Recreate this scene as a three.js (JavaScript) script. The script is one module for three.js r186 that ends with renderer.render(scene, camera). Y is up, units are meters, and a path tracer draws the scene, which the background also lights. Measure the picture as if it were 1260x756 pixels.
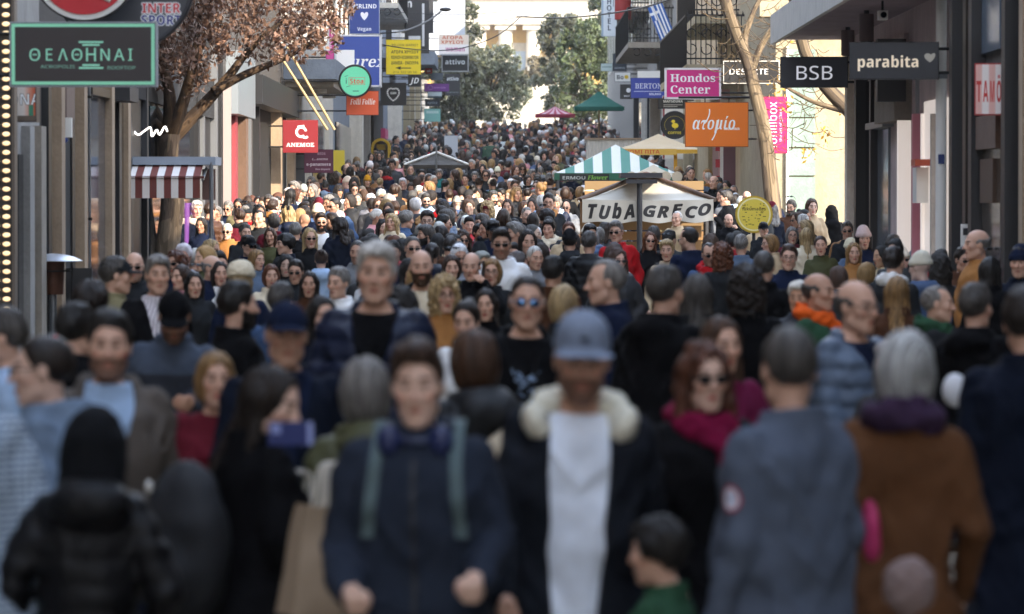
import * as THREE from 'three';
import { mergeGeometries } from 'three/addons/utils/BufferGeometryUtils.js';

// ---------------------------------------------------------------- camera, sky, sun, exposure
const F = 5500, HORIZON = 246, CX = 630, EYE = 2.12;        // focal length in photo pixels, horizon row, centre column, eye height
const scene = new THREE.Scene();
const camera = new THREE.PerspectiveCamera(2 * Math.atan(378 / F) * 180 / Math.PI, 1260 / 756, 0.5, 2500);
camera.position.set(0, EYE, 0);
camera.rotation.x = -Math.atan((378 - HORIZON) / F);
camera.focus = 74;
camera.userData.fStop = 4.1;
const renderer = new THREE.WebGLRenderer({ antialias: true });
renderer.toneMapping = THREE.LinearToneMapping;
renderer.toneMappingExposure = 5.3;
renderer.shadowMap.enabled = true;
const SUN_AZ = 38, SUN_EL = 27;                              // degrees right of straight behind the camera, above the horizon
const sunDir = new THREE.Vector3(Math.sin(SUN_AZ * Math.PI / 180) * Math.cos(SUN_EL * Math.PI / 180), Math.sin(SUN_EL * Math.PI / 180), Math.cos(SUN_AZ * Math.PI / 180) * Math.cos(SUN_EL * Math.PI / 180));
{
  const W = 256, H = 128, data = new Float32Array(W * H * 4);
  for (let j = 0; j < H; j++) for (let i = 0; i < W; i++) {
    const el = ((j + 0.5) / H - 0.5) * Math.PI, az = ((i + 0.5) / W - 0.5) * 2 * Math.PI;
    const x = Math.cos(az) * Math.cos(el), y = Math.sin(el), z = Math.sin(az) * Math.cos(el);
    const c = Math.max(0, x * sunDir.x + y * sunDir.y + z * sunDir.z), up = Math.max(0, y), t = Math.pow(1 - up, 2.1), glow = 0.9 * Math.pow(c, 10);
    const k = (j * W + i) * 4, low = y < 0 ? 0.35 : 1;
    data[k] = (0.42 + 0.60 * t + glow) * low; data[k + 1] = (0.54 + 0.48 * t + 0.9 * glow) * low; data[k + 2] = (0.76 + 0.24 * t + 0.72 * glow) * low; data[k + 3] = 1;
  }
  const sky = new THREE.DataTexture(data, W, H, THREE.RGBAFormat, THREE.FloatType);
  sky.mapping = THREE.EquirectangularReflectionMapping; sky.magFilter = THREE.LinearFilter; sky.needsUpdate = true;
  scene.background = sky; scene.environment = sky;
  scene.backgroundIntensity = 0.88; scene.environmentIntensity = 0.88;
}
const sun = new THREE.DirectionalLight(new THREE.Color(1, 0.86, 0.68), 2.3);
sun.position.copy(sunDir).multiplyScalar(150).add(new THREE.Vector3(0, 0, -80));
sun.target.position.set(0, 0, -80);
sun.castShadow = true;
scene.fog = new THREE.FogExp2(new THREE.Color(1.0, 0.97, 0.93), 0.00024);
Object.assign(sun.shadow.camera, { left: -120, right: 120, top: 120, bottom: -120, near: 1, far: 500 });
sun.shadow.mapSize.set(4096, 4096);
scene.add(sun, sun.target);

// ---------------------------------------------------------------- small helpers
let seed_ = 20231;
const rnd = () => { seed_ = (seed_ + 0x6d2b79f5) | 0; let t = Math.imul(seed_ ^ (seed_ >>> 15), 1 | seed_); t = (t + Math.imul(t ^ (t >>> 7), 61 | t)) ^ t; return ((t ^ (t >>> 14)) >>> 0) / 4294967296; };
const ran = (a, b) => a + (b - a) * rnd();
const pick = (list) => list[Math.min(list.length - 1, Math.floor(rnd() * list.length))];
const lerp = (a, b, t) => a + (b - a) * t, clamp = (x, a, b) => (x < a ? a : x > b ? b : x), sstep = (a, b, x) => { const t = clamp((x - a) / (b - a), 0, 1); return t * t * (3 - 2 * t); };
const R = (deg) => deg * Math.PI / 180;
const gy = (d) => { const u = d - 45; return u <= 0 ? 0 : u < 155 ? 0.016 * u + 6e-5 * u * u : 3.92 + 0.038 * (u - 155); };    // the street climbs towards the square
const wx = (px, s) => (px - CX) / s, wy = (py, s) => EYE + (HORIZON - py) / s;
const at = (px, py, d) => new THREE.Vector3(wx(px, F / d), wy(py, F / d), -d);
const depthAt = (px, X) => F * X / (px - CX);                 // where a facade at sideways distance X shows at column px
const used = new Map();
const numbered = (name) => { const n = used.get(name) ?? 0; used.set(name, n + 1); return n ? name + '_' + String(n).padStart(3, '0') : name; };
function tag(o, label, category, group, kind) {
  if (label) o.userData.label = label;
  if (category) o.userData.category = category;
  if (group) o.userData.group = group;
  if (kind) o.userData.kind = kind;
  return o;
}
function thing(name, label, category, p = [0, 0, 0], turn = 0, group) {
  const o = new THREE.Group(); o.name = numbered(name); o.position.set(p[0], p[1], p[2]); o.rotation.y = turn;
  scene.add(o); return tag(o, label, category, group);
}
function part(name, geometry, material, parent) {
  const m = new THREE.Mesh(geometry, material); m.name = name; m.castShadow = m.receiveShadow = true; parent.add(m); return m;
}
function struct(name, geometry, material) { const m = part(numbered(name), geometry, material, scene); m.userData.kind = 'structure'; return m; }
const merge = (list) => mergeGeometries(list.map((g) => { const h = g.index ? g.toNonIndexed() : g; for (const k of Object.keys(h.attributes)) if (!['position', 'normal', 'uv'].includes(k)) h.deleteAttribute(k); if (!h.attributes.uv) h.setAttribute('uv', new THREE.BufferAttribute(new Float32Array(h.attributes.position.count * 2), 2)); return h; }), false);
function box(x0, x1, y0, y1, z0, z1) {
  const g = new THREE.BoxGeometry(Math.abs(x1 - x0), Math.abs(y1 - y0), Math.abs(z1 - z0));
  const p = g.attributes.position, n = g.attributes.normal, uv = g.attributes.uv;
  g.translate((x0 + x1) / 2, (y0 + y1) / 2, (z0 + z1) / 2);
  for (let i = 0; i < p.count; i++) { const ax = Math.abs(n.getX(i)), ay = Math.abs(n.getY(i)); uv.setXY(i, ax > 0.5 ? p.getZ(i) : p.getX(i), ay > 0.5 ? p.getZ(i) : p.getY(i)); }
  return g;
}
function rod(a, b, r0, r1 = r0, seg = 8) {
  const A = new THREE.Vector3(...a), B = new THREE.Vector3(...b), L = A.distanceTo(B), g = new THREE.CylinderGeometry(r1, r0, L, seg, 1);
  g.translate(0, L / 2, 0); g.applyQuaternion(new THREE.Quaternion().setFromUnitVectors(new THREE.Vector3(0, 1, 0), B.sub(A).normalize())); g.translate(...a); return g;
}
function tube(points, r, seg = 24, rad = 6) { return new THREE.TubeGeometry(new THREE.CatmullRomCurve3(points.map((p) => (p.isVector3 ? p : new THREE.Vector3(...p)))), seg, r, rad, false); }

// value noise
const hash = (x, y, z) => { let h = Math.imul(x, 374761393) + Math.imul(y, 668265263) + Math.imul(z, 2147483647 ^ 0x5bd1e995); h = Math.imul(h ^ (h >>> 13), 1274126177); return ((h ^ (h >>> 16)) >>> 0) / 2147483648 - 1; };
function vn(x, y, z) {
  const i = Math.floor(x), j = Math.floor(y), k = Math.floor(z); let u = x - i, v = y - j, w = z - k;
  u = u * u * (3 - 2 * u); v = v * v * (3 - 2 * v); w = w * w * (3 - 2 * w);
  const a = lerp(lerp(hash(i, j, k), hash(i + 1, j, k), u), lerp(hash(i, j + 1, k), hash(i + 1, j + 1, k), u), v);
  return lerp(a, lerp(lerp(hash(i, j, k + 1), hash(i + 1, j, k + 1), u), lerp(hash(i, j + 1, k + 1), hash(i + 1, j + 1, k + 1), u), v), w);
}

// ---------------------------------------------------------------- materials
const COLORS = { black: '#141518', jet: '#0d0d10', navy: '#151d33', ink: '#101624', charcoal: '#242629', grey: '#74777c', ash: '#9a9c9e', slate: '#566478', steel: '#4a5870', brown: '#4a3022', suede: '#94501c', beige: '#b59f80', cream: '#d8cbb2', white: '#e6e7e8', tee: '#dfe6f2', red: '#a81c22', maroon: '#5c1a26', blue: '#2c4c8a', sky: '#9cb3d0', denim: '#3c5070', green: '#2d4c38', olive: '#47482f', mustard: '#c48a1c', pink: '#d63c76', magenta: '#c4145e', teal: '#1f6a6a', orange: '#dc5c22', camel: '#9c6c3e', purple: '#54365c', khaki: '#7d7558', rose: '#c98c92', lilac: '#8a80a4' };
const col = (c) => new THREE.Color(COLORS[c] ?? c);
const mats = new Map();
function mat(c, roughness = 0.85, extra = {}, key = '') {
  const id = c + roughness + key;
  if (!mats.has(id)) { const m = new THREE.MeshStandardMaterial({ color: col(c), roughness, ...extra }); m.name = String(c); mats.set(id, m); }
  return mats.get(id);
}
function canvas(w, h, draw, srgb = true) {
  const c = document.createElement('canvas'); c.width = w; c.height = h; const g = c.getContext('2d'); draw(g, w, h);
  const t = new THREE.CanvasTexture(c); if (srgb) t.colorSpace = THREE.SRGBColorSpace; t.magFilter = THREE.LinearFilter; t.anisotropy = 8; return t;
}
function noiseTex(n, draw) {
  const d = new Uint8Array(n * n * 4);
  for (let j = 0; j < n; j++) for (let i = 0; i < n; i++) { const v = draw(i / n, j / n), k = (j * n + i) * 4; d[k] = clamp(v[0], 0, 255); d[k + 1] = clamp(v[1], 0, 255); d[k + 2] = clamp(v[2], 0, 255); d[k + 3] = 255; }
  const t = new THREE.DataTexture(d, n, n); t.wrapS = t.wrapT = THREE.RepeatWrapping; t.magFilter = THREE.LinearFilter; t.colorSpace = THREE.SRGBColorSpace; t.needsUpdate = true; return t;
}
const wallTex = noiseTex(512, (u, v) => { const p = vn(u * 9, v * 9, 3) * 9 + vn(u * 34, v * 26, 8) * 7 + vn(u * 130, v * 110, 5) * 7 + 8 * Math.min(0, vn(u * 30, v * 2.5, 9)); return [232 + p, 230 + p, 227 + p]; });
const wallBump = noiseTex(512, (u, v) => { const p = vn(u * 120, v * 120, 7) * 50 + vn(u * 26, v * 26, 4) * 50; return [128 + p, 128 + p, 128 + p]; });
wallBump.colorSpace = THREE.NoColorSpace;
for (const t of [wallTex, wallBump]) t.repeat.set(0.35, 0.35);
const plaster = (c, rough = 0.88) => mat(c, rough, { map: wallTex, bumpMap: wallBump, bumpScale: 0.006 }, 'wall');
const M = {
  black: mat('#1d1d20', 0.45), dark: mat('#2a2a2d', 0.6), steel: mat('#8d9196', 0.35, { metalness: 0.85 }), alu: mat('#8b8e92', 0.4, { metalness: 0.7 }), white: mat('#e8e6e0', 0.6), bronze: mat('#34302c', 0.4, { metalness: 0.5 }),
  glass: new THREE.MeshPhysicalMaterial({ color: '#cfdbe2', roughness: 0.04, transmission: 0.75, thickness: 0, ior: 1.5, metalness: 0 }), darkglass: mat('#1c242c', 0.06, { metalness: 0.2 }), blueglass: mat('#33475c', 0.08, { metalness: 0.35 }),
  beigeStone: plaster('#b09a82'), cream: plaster('#ada38a'), greyStone: plaster('#aaa8a5'), whitewall: plaster('#dedbd4'), brownStone: plaster('#6d5444'), dimwall: plaster('#4a4644'), pinkwall: plaster('#d6c4c4'), bluegrey: plaster('#8b97a8'), warmgrey: plaster('#a59c90'),
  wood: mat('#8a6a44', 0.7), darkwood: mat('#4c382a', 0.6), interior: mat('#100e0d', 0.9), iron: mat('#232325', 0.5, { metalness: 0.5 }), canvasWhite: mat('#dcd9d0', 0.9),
};
M.glass.name = 'window glass';

// ---------------------------------------------------------------- shapes as distance fields, meshed by surface nets
function net(sdf, lo, hi, h, tint) {
  const nx = Math.ceil((hi[0] - lo[0]) / h) + 1, ny = Math.ceil((hi[1] - lo[1]) / h) + 1, nz = Math.ceil((hi[2] - lo[2]) / h) + 1, sx = 1, sy = nx, sz = nx * ny, f = new Float32Array(nx * ny * nz), B = 4, far = B * h * 1.5;
  for (let k = 0; k < nz; k += B) for (let j = 0; j < ny; j += B) for (let i = 0; i < nx; i += B) {
    const k1 = Math.min(k + B, nz), j1 = Math.min(j + B, ny), i1 = Math.min(i + B, nx);
    const c = sdf(lo[0] + (i + B / 2) * h, lo[1] + (j + B / 2) * h, lo[2] + (k + B / 2) * h), skip = Math.abs(c) > far;
    for (let c3 = k; c3 < k1; c3++) for (let b = j; b < j1; b++) for (let a = i; a < i1; a++) f[a + b * sy + c3 * sz] = skip ? c : sdf(lo[0] + a * h, lo[1] + b * h, lo[2] + c3 * h);
  }
  const id = new Int32Array(nx * ny * nz).fill(-1), P = [], T = [], C = [0, sx, sy, sx + sy, sz, sz + sx, sz + sy, sz + sx + sy];
  const E = [[0, 1], [2, 3], [4, 5], [6, 7], [0, 2], [1, 3], [4, 6], [5, 7], [0, 4], [1, 5], [2, 6], [3, 7]];
  for (let k = 0; k < nz - 1; k++) for (let j = 0; j < ny - 1; j++) for (let i = 0; i < nx - 1; i++) {
    const o = i + j * sy + k * sz; let m = 0;
    for (let q = 0; q < 8; q++) if (f[o + C[q]] < 0) m |= 1 << q;
    if (m === 0 || m === 255) continue;
    let x = 0, y = 0, z = 0, n = 0;
    for (const [a, b] of E) {
      if (((m >> a) & 1) === ((m >> b) & 1)) continue;
      const t = f[o + C[a]] / (f[o + C[a]] - f[o + C[b]]);
      x += lerp(a & 1, b & 1, t); y += lerp((a >> 1) & 1, (b >> 1) & 1, t); z += lerp((a >> 2) & 1, (b >> 2) & 1, t); n++;
    }
    id[o] = P.length / 3; P.push(lo[0] + (i + x / n) * h, lo[1] + (j + y / n) * h, lo[2] + (k + z / n) * h);
  }
  const quad = (a, b, c, d, flip) => { if (a < 0 || b < 0 || c < 0 || d < 0) return; if (flip) T.push(a, c, b, a, d, c); else T.push(a, b, c, a, c, d); };
  for (let k = 1; k < nz - 1; k++) for (let j = 1; j < ny - 1; j++) for (let i = 1; i < nx - 1; i++) {
    const o = i + j * sy + k * sz, s = f[o] < 0;
    if (s !== f[o + sx] < 0) quad(id[o - sy - sz], id[o - sz], id[o], id[o - sy], !s);
    if (s !== f[o + sy] < 0) quad(id[o - sx - sz], id[o - sx], id[o], id[o - sz], !s);
    if (s !== f[o + sz] < 0) quad(id[o - sx - sy], id[o - sy], id[o], id[o - sx], !s);
  }
  const g = new THREE.BufferGeometry(), n = P.length / 3, uv = new Float32Array(n * 2), c = new Float32Array(n * 3).fill(1), out = [1, 1, 1];
  for (let i = 0; i < n; i++) { const x = P[i * 3], y = P[i * 3 + 1], z = P[i * 3 + 2]; uv[i * 2] = x + z * 0.8; uv[i * 2 + 1] = y; if (tint) { tint(x, y, z, out); c[i * 3] = out[0]; c[i * 3 + 1] = out[1]; c[i * 3 + 2] = out[2]; } }
  g.setAttribute('position', new THREE.BufferAttribute(new Float32Array(P), 3)); g.setAttribute('uv', new THREE.BufferAttribute(uv, 2)); g.setAttribute('color', new THREE.BufferAttribute(c, 3));
  g.setIndex(T); g.computeVertexNormals(); return g;
}
const smin = (a, b, k) => { const h = Math.max(k - Math.abs(a - b), 0) / k; return Math.min(a, b) - h * h * k * 0.25; };
const smax = (a, b, k) => -smin(-a, -b, k);
const ell = (x, y, z, rx, ry, rz) => { const a = x / rx, b = y / ry, c = z / rz, k0 = Math.sqrt(a * a + b * b + c * c); if (k0 < 1e-6) return -Math.min(rx, ry, rz); const a2 = a / rx, b2 = b / ry, c2 = c / rz; return k0 * (k0 - 1) / Math.sqrt(a2 * a2 + b2 * b2 + c2 * c2); };
const bone = (x, y, z, a, b, ra, rb) => { const dx = b[0] - a[0], dy = b[1] - a[1], dz = b[2] - a[2], px = x - a[0], py = y - a[1], pz = z - a[2], t = clamp((px * dx + py * dy + pz * dz) / (dx * dx + dy * dy + dz * dz + 1e-9), 0, 1); return Math.hypot(px - dx * t, py - dy * t, pz - dz * t) - (ra + (rb - ra) * t); };

// the head, about its own centre: y up, the face towards +z
const FACES = {
  m0: { w: 1, jaw: 1, nose: 1, brow: 1 }, m1: { w: 1.02, jaw: 1.05, nose: 1.15, brow: 1 }, m2: { w: 0.96, jaw: 0.94, nose: 1.2, brow: 1.1 },
  f0: { w: 0.95, jaw: 0.82, nose: 0.8, brow: 0.4 }, f1: { w: 0.99, jaw: 0.92, nose: 0.9, brow: 0.5 }, c0: { w: 0.95, jaw: 0.74, nose: 0.6, brow: 0.3 },
};
function headSdf(f) {
  return (x, y, z) => {
    const ax = Math.abs(x) / f.w;
    let d = ell(ax, y - 0.032, z + 0.012, 0.075, 0.086, 0.097);
    d = smin(d, ell(ax, y + 0.03, z - 0.02, 0.0565, 0.084, 0.068), 0.03);
    d = smin(d, bone(ax, y, z, [0.046 * f.jaw, -0.062, 0.004], [0.012, -0.097, 0.062], 0.02 * f.jaw, 0.02 * f.jaw), 0.03);
    d = smin(d, bone(ax, y, z, [0, 0.027, 0.08], [0.036, 0.024, 0.069], 0.0115 * (0.7 + 0.3 * f.brow), 0.010), 0.02);
    d = smin(d, Math.hypot(ax - 0.043, y + 0.014, z - 0.058) - 0.022, 0.025);
    d = smax(d, -(Math.hypot(ax - 0.031, y - 0.004, z - 0.1) - 0.0185), 0.014);
    d = smin(d, Math.hypot(ax - 0.031, y - 0.003, z - 0.0735) - 0.0125, 0.005);
    d = smin(d, bone(ax, y, z, [0, 0.016, 0.086], [0, -0.026, 0.099 + 0.008 * f.nose], 0.0075, 0.011), 0.014);
    d = smin(d, Math.hypot(ax - 0.011 * f.nose, y + 0.03, z - 0.092) - 0.0085, 0.008);
    d = smin(d, bone(ax, y, z, [0, -0.0565, 0.087], [0.02, -0.06, 0.077], 0.0075, 0.004), 0.008);
    d = smin(d, bone(ax, y, z, [0, -0.0685, 0.0855], [0.018, -0.0655, 0.077], 0.0085, 0.004), 0.008);
    d = smin(d, ell(ax - 0.0755 - 0.1 * (-z), y, z + 0.008, 0.008, 0.030, 0.019), 0.008);
    d = smin(d, bone(x, y, z, [0, -0.06, -0.022], [0, -0.19, -0.04], 0.045 * (0.5 + 0.5 * f.jaw), 0.052 * (0.6 + 0.4 * f.jaw)), 0.025);
    return d;
  };
}
function faceTint(kind, beard) {
  const fem = kind[0] === 'f';
  return (x, y, z, o) => {
    const ax = Math.abs(x); let r = 1, g = 1, b = 1;
    const mul = (k, a, c, e) => { r *= lerp(1, a, k); g *= lerp(1, c, k); b *= lerp(1, e, k); };
    if (z > 0.02) {
      mul(sstep(0.03, 0.0, Math.hypot(ax - 0.045, y + 0.025)), 1.04, 0.86, 0.84);                                         // cheeks
      mul(sstep(0.02, 0.0, Math.hypot(ax, y + 0.022) ) * (z > 0.09 ? 1 : 0), 1.02, 0.86, 0.84);
      const brow = sstep(0.0075, 0.003, Math.abs(y - 0.0275 - 0.1 * (0.03 - Math.abs(ax - 0.034)) * 0.5)) * sstep(0.055, 0.048, ax) * sstep(0.009, 0.014, ax);
      mul(brow, 0.2, 0.17, 0.16);
      const e = Math.hypot((ax - 0.031) / 1.5, y - 0.0035);
      if (z > 0.06) { mul(sstep(0.0125, 0.009, e) * sstep(-0.004, 0.003, y - 0.0035), 0.3, 0.24, 0.22); mul(sstep(0.009, 0.006, e), 1.6, 1.9, 2.1); mul(sstep(0.0075, 0.005, Math.hypot(ax - 0.031, y - 0.003)), 0.09, 0.07, 0.06); }
      const lip = sstep(1, 0.75, Math.hypot(ax / 0.025, (y + 0.0625) / 0.012));
      if (z > 0.055) { mul(lip, fem ? 0.86 : 0.85, fem ? 0.42 : 0.6, fem ? 0.45 : 0.6); mul(lip * sstep(0.0035, 0.001, Math.abs(y + 0.0625)), 0.35, 0.3, 0.3); }
    }
    if (beard) { const k = sstep(-0.03, -0.048, y - 0.25 * Math.max(0, 0.04 - z)) * sstep(-0.02, 0.01, z) * sstep(-0.135, -0.115, y) * (1 - sstep(1.05, 0.8, Math.hypot(ax / 0.023, (y + 0.0635) / 0.0115))), m = sstep(0.009, 0.005, Math.abs(y + 0.0455)) * sstep(0.034, 0.028, ax) * (z > 0.05 ? 1 : 0); mul(Math.max(k, m) * beard, 0.24, 0.2, 0.19); }
    o[0] = r; o[1] = g; o[2] = b;
  };
}
const HEADS = new Map();
function headGeo(kind, beard, h) {
  const id = kind + beard + h;
  if (!HEADS.has(id)) HEADS.set(id, net(headSdf(FACES[kind]), [-0.105, -0.17, -0.135], [0.105, 0.135, 0.135], h, faceTint(kind, beard)));
  return HEADS.get(id);
}

// hair and hats, in the head's frame
const shell = (x, y, z, t) => ell(x, y - 0.032, z + 0.012, 0.076 + t, 0.087 + t, 0.098 + t);
const lineOf = (front, ear, back) => (z) => (z > 0 ? lerp(ear, front, sstep(0.015, 0.075, z)) : lerp(ear, back, sstep(0, -0.06, z)));
const LINES = { short: lineOf(0.072, 0.0, -0.06), thin: lineOf(0.085, 0.01, -0.055), bob: lineOf(0.07, -0.1, -0.105) };
// a strand field: ridges that run down the hair
const strand = (x, y, z, k = 1) => { const a = Math.atan2(x, z + 0.012); return k * (0.0032 * vn(a * 17, y * 9, 5) + 0.0022 * vn(a * 38, y * 16, 9)); };
const thick = (y, line, lo, hi, span = 0.07) => lo + (hi - lo) * sstep(0, span, y - line);
const parting = (x, y, z, off = 0.018) => 0.007 * Math.exp(-Math.pow((x - off) / 0.008, 2)) * sstep(0.085, 0.105, y) * sstep(-0.05, 0.0, z);
// the bare face: a tall oval whose top is the hairline
const faceCut = (x, y, z, w = 0.058, top = 0.082) => { const yy = y > -0.02 ? (y + 0.02) / (top + 0.02) : (y + 0.02) / 0.13; return (Math.sqrt(x * x / (w * w) + yy * yy + Math.pow((z - 0.1) / 0.085, 2)) - 1) * 0.055; };
const HAIR = {
  short: (x, y, z) => { const l = LINES.short(z) + 0.006 * vn(x * 90, 0, z * 90); return smax(shell(x, y, z, thick(y, l, 0.002, 0.015 + 0.008 * sstep(0.08, 0.12, y)) + strand(x, y, z, 1.3) + 0.004 * vn(x * 45, y * 30, z * 45)), l - y, 0.008); },
  crop: (x, y, z) => { const l = LINES.thin(z) + 0.004 * vn(x * 90, 0, z * 90); return smax(shell(x, y, z, thick(y, l, 0.001, 0.007) + 0.0016 * vn(x * 120, y * 90, z * 120)), l - y, 0.005); },
  quiff: (x, y, z) => { const l = LINES.short(z) + 0.005 * vn(x * 80, 0, z * 80); let s = shell(x, y, z, thick(y, l, 0.002, 0.009)); s = smin(s, ell(x + 0.008, y - 0.098, z - 0.028, 0.062, 0.042, 0.072), 0.03) - strand(x * 0.3 + z, y, x, 1.4) + 0.005 * vn(x * 60, y * 30, z * 34); return smax(s, l - y, 0.01); },
  mop: (x, y, z) => { const l = lineOf(0.055, -0.03, -0.08)(z) + 0.014 * vn(x * 50, 0, z * 50); return smax(shell(x, y, z, thick(y, l, 0.008, 0.026) + 0.010 * vn(x * 34, y * 26, z * 34) + strand(x, y, z, 1.6)), l - y, 0.012); },
  fringe: (x, y, z) => { const l = lineOf(0.075, -0.005, -0.065)(z); let s = smax(shell(x, y, z, thick(y, l, 0.001, 0.009, 0.03) + strand(x, y, z)), l - y, 0.008); return smax(s, y - 0.048 + 0.35 * Math.max(0, z) - 0.3 * Math.max(0, -z - 0.06) + 0.006 * vn(x * 60, z * 60, 2), 0.02); },
  receding: (x, y, z) => { const l = LINES.short(z), s = shell(x, y, z, thick(y, l, 0.001, 0.010) + strand(x, y, z)); return smax(smax(s, l - y, 0.01), z - 0.035 - 0.03 * Math.cos(x * 60) + 0.006 * vn(x * 70, y * 40, 1), 0.02); },
  bob: (x, y, z) => { let s = smin(shell(x, y, z, 0.013), ell(x, y + 0.03, z + 0.03, 0.092, 0.098, 0.094), 0.04) - strand(x, y, z, 1.6) + 0.004 * vn(x * 40, y * 12, z * 40) + parting(x, y, z); s = smax(s, LINES.bob(z) - y + 0.012 * vn(x * 60, 3, z * 60), 0.02); return smax(s, -faceCut(x, y, z) - strand(x, y, z, 2), 0.014); },
  long: (x, y, z) => { let s = shell(x, y, z, 0.010), ax = Math.abs(x); s = smin(s, bone(x * 0.66, y, z, [0, 0.0, -0.05], [0, -0.27, -0.12], 0.05, 0.04), 0.05); s = smin(s, bone(ax, y, z, [0.068, 0.02, -0.01], [0.082, -0.19, 0.0], 0.022, 0.024), 0.03) - strand(x, y, z, 1.8) + 0.005 * vn(x * 42, y * 7, z * 42) + parting(x, y, z); s = smax(s, lineOf(0.075, -0.27, -0.32)(z) + 0.03 * vn(x * 40, 2, z * 40) - y, 0.02); return smax(s, -faceCut(x, y, z, 0.059, 0.086) - strand(x, y, z, 2), 0.014); },
  wavy: (x, y, z) => { let s = shell(x, y, z, 0.016), ax = Math.abs(x); s = smin(s, bone(x * 0.62, y, z, [0, 0.0, -0.05], [0, -0.22, -0.11], 0.062, 0.054), 0.05); s = smin(s, bone(ax, y, z, [0.072, 0.02, 0], [0.096, -0.17, 0.008], 0.026, 0.032), 0.03) + 0.011 * vn(x * 30, y * 24, z * 30) - strand(x, y, z, 2) + parting(x, y, z, -0.02); s = smax(s, -0.27 - y + 0.02 * vn(x * 40, 2, z * 40), 0.02); return smax(s, -faceCut(x, y, z, 0.058, 0.08) - strand(x, y, z, 2.5), 0.014); },
  curly: (x, y, z) => { let s = smin(shell(x, y, z, 0.03), ell(x, y + 0.07, z + 0.035, 0.115, 0.13, 0.1), 0.05) + 0.016 * vn(x * 46, y * 46, z * 46) + 0.010 * vn(x * 100, y * 100, z * 100); return smax(s, -faceCut(x, y, z, 0.057, 0.07), 0.014); },
  tail: (x, y, z) => { const l = lineOf(0.078, -0.02, -0.06)(z); let s = smax(shell(x, y, z, thick(y, l, 0.001, 0.010) + strand(z * 1.4, y, x)), l - y, 0.01); s = smin(s, Math.hypot(x, y - 0.035, z + 0.118) - 0.022, 0.02); return smin(s, bone(x, y, z, [0, 0.02, -0.13], [0, -0.18, -0.15], 0.024, 0.014) + strand(x * 3, y, z, 2), 0.02); },
  bun: (x, y, z) => { const l = lineOf(0.078, -0.02, -0.06)(z); let s = smax(shell(x, y, z, thick(y, l, 0.001, 0.010) + strand(z * 1.4, y, x)), l - y, 0.01); return smin(s, Math.hypot(x, y - 0.09, z + 0.1) - 0.038 + 0.007 * vn(x * 70, y * 70, z * 70), 0.014); },
  swept: (x, y, z) => { const l = lineOf(0.076, -0.015, -0.072)(z) + 0.005 * vn(x * 70, 0, z * 70); let s = shell(x, y, z, thick(y, l, 0.003, 0.013)); s = smin(s, ell(x, y - 0.085, z - 0.01, 0.074, 0.048, 0.09), 0.03) - strand(x + z * 0.6, y, z, 1.6) + 0.004 * vn(x * 50, y * 26, z * 30); s = smin(s, ell(x, y + 0.01, z + 0.055, 0.075, 0.06, 0.06), 0.03); return smax(s, l - y, 0.01); },
};
const HATS = {
  cap: (x, y, z) => { let s = smax(shell(x, y, z, 0.013), 0.038 - 0.1 * z - y, 0.004); s = smin(s, Math.hypot(x, y - 0.139, z + 0.01) - 0.007, 0.004); return smin(s, smax(ell(x, y - 0.034 + 0.1 * (z - 0.1) + 2.2 * x * x, z - 0.095, 0.078, 0.0065, 0.088), 0.055 - z, 0.01), 0.008); },
  flatbrim: (x, y, z) => { let s = smax(smin(shell(x, y, z, 0.012), ell(x, y - 0.088, z, 0.072, 0.056, 0.092), 0.03), 0.034 - 0.05 * z - y, 0.004); return smin(s, smax(ell(x, y - 0.036 + 0.03 * (z - 0.1) + 0.8 * x * x, z - 0.095, 0.092, 0.007, 0.088), 0.05 - z, 0.01), 0.008); },
  beanie: (x, y, z) => { const a = Math.atan2(x, z); let s = smax(smin(shell(x, y, z, 0.013), ell(x, y - 0.1, z + 0.03, 0.062, 0.056, 0.07), 0.04) + 0.0018 * Math.sin(a * 46), 0.03 - y, 0.006); return smin(s, smax(shell(x, y, z, 0.018) + 0.002 * Math.sin(a * 46), Math.abs(y - 0.046) - 0.026, 0.014), 0.006); },
  pompom: (x, y, z) => smin(HATS.beanie(x, y, z), Math.hypot(x, y - 0.175, z + 0.04) - 0.036 + 0.008 * vn(x * 90, y * 90, z * 90), 0.01),
  fluffy: (x, y, z) => { const s = smin(shell(x, y, z, 0.035), ell(x, y - 0.09, z + 0.02, 0.1, 0.07, 0.105), 0.04) + 0.008 * vn(x * 80, y * 80, z * 80); return smax(s, 0.03 - 0.15 * z - y, 0.02); },
  hood: (x, y, z) => { let s = smin(shell(x, y, z, 0.034), bone(x * 0.82, y, z, [0, -0.02, -0.035], [0, -0.2, -0.05], 0.095, 0.11), 0.05) + 0.006 * vn(x * 22, y * 26, z * 22); s = smax(s, -0.23 - y, 0.02); return smax(s, -ell(x, y + 0.015, z - 0.11, 0.066, 0.1, 0.13), 0.016); },
};
const hairTint = (x, y, z, o) => { const v = 1 + 0.3 * vn(x * 150, y * 16 + 3, z * 150) + 0.16 * vn(x * 40, y * 9, z * 40); o[0] = o[1] = o[2] = v; };
const flatTint = (x, y, z, o) => { const v = 1 + 0.07 * vn(x * 14, y * 14, z * 14); o[0] = o[1] = o[2] = v; };
const TOPS = new Map();
function headwear(style, h) {
  const id = style + h, hat = HATS[style];
  if (!TOPS.has(id)) TOPS.set(id, net(hat ?? HAIR[style], [-0.17, -0.36, -0.22], [0.17, 0.23, 0.2], h, hat ? flatTint : hairTint));
  return TOPS.get(id);
}
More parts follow.
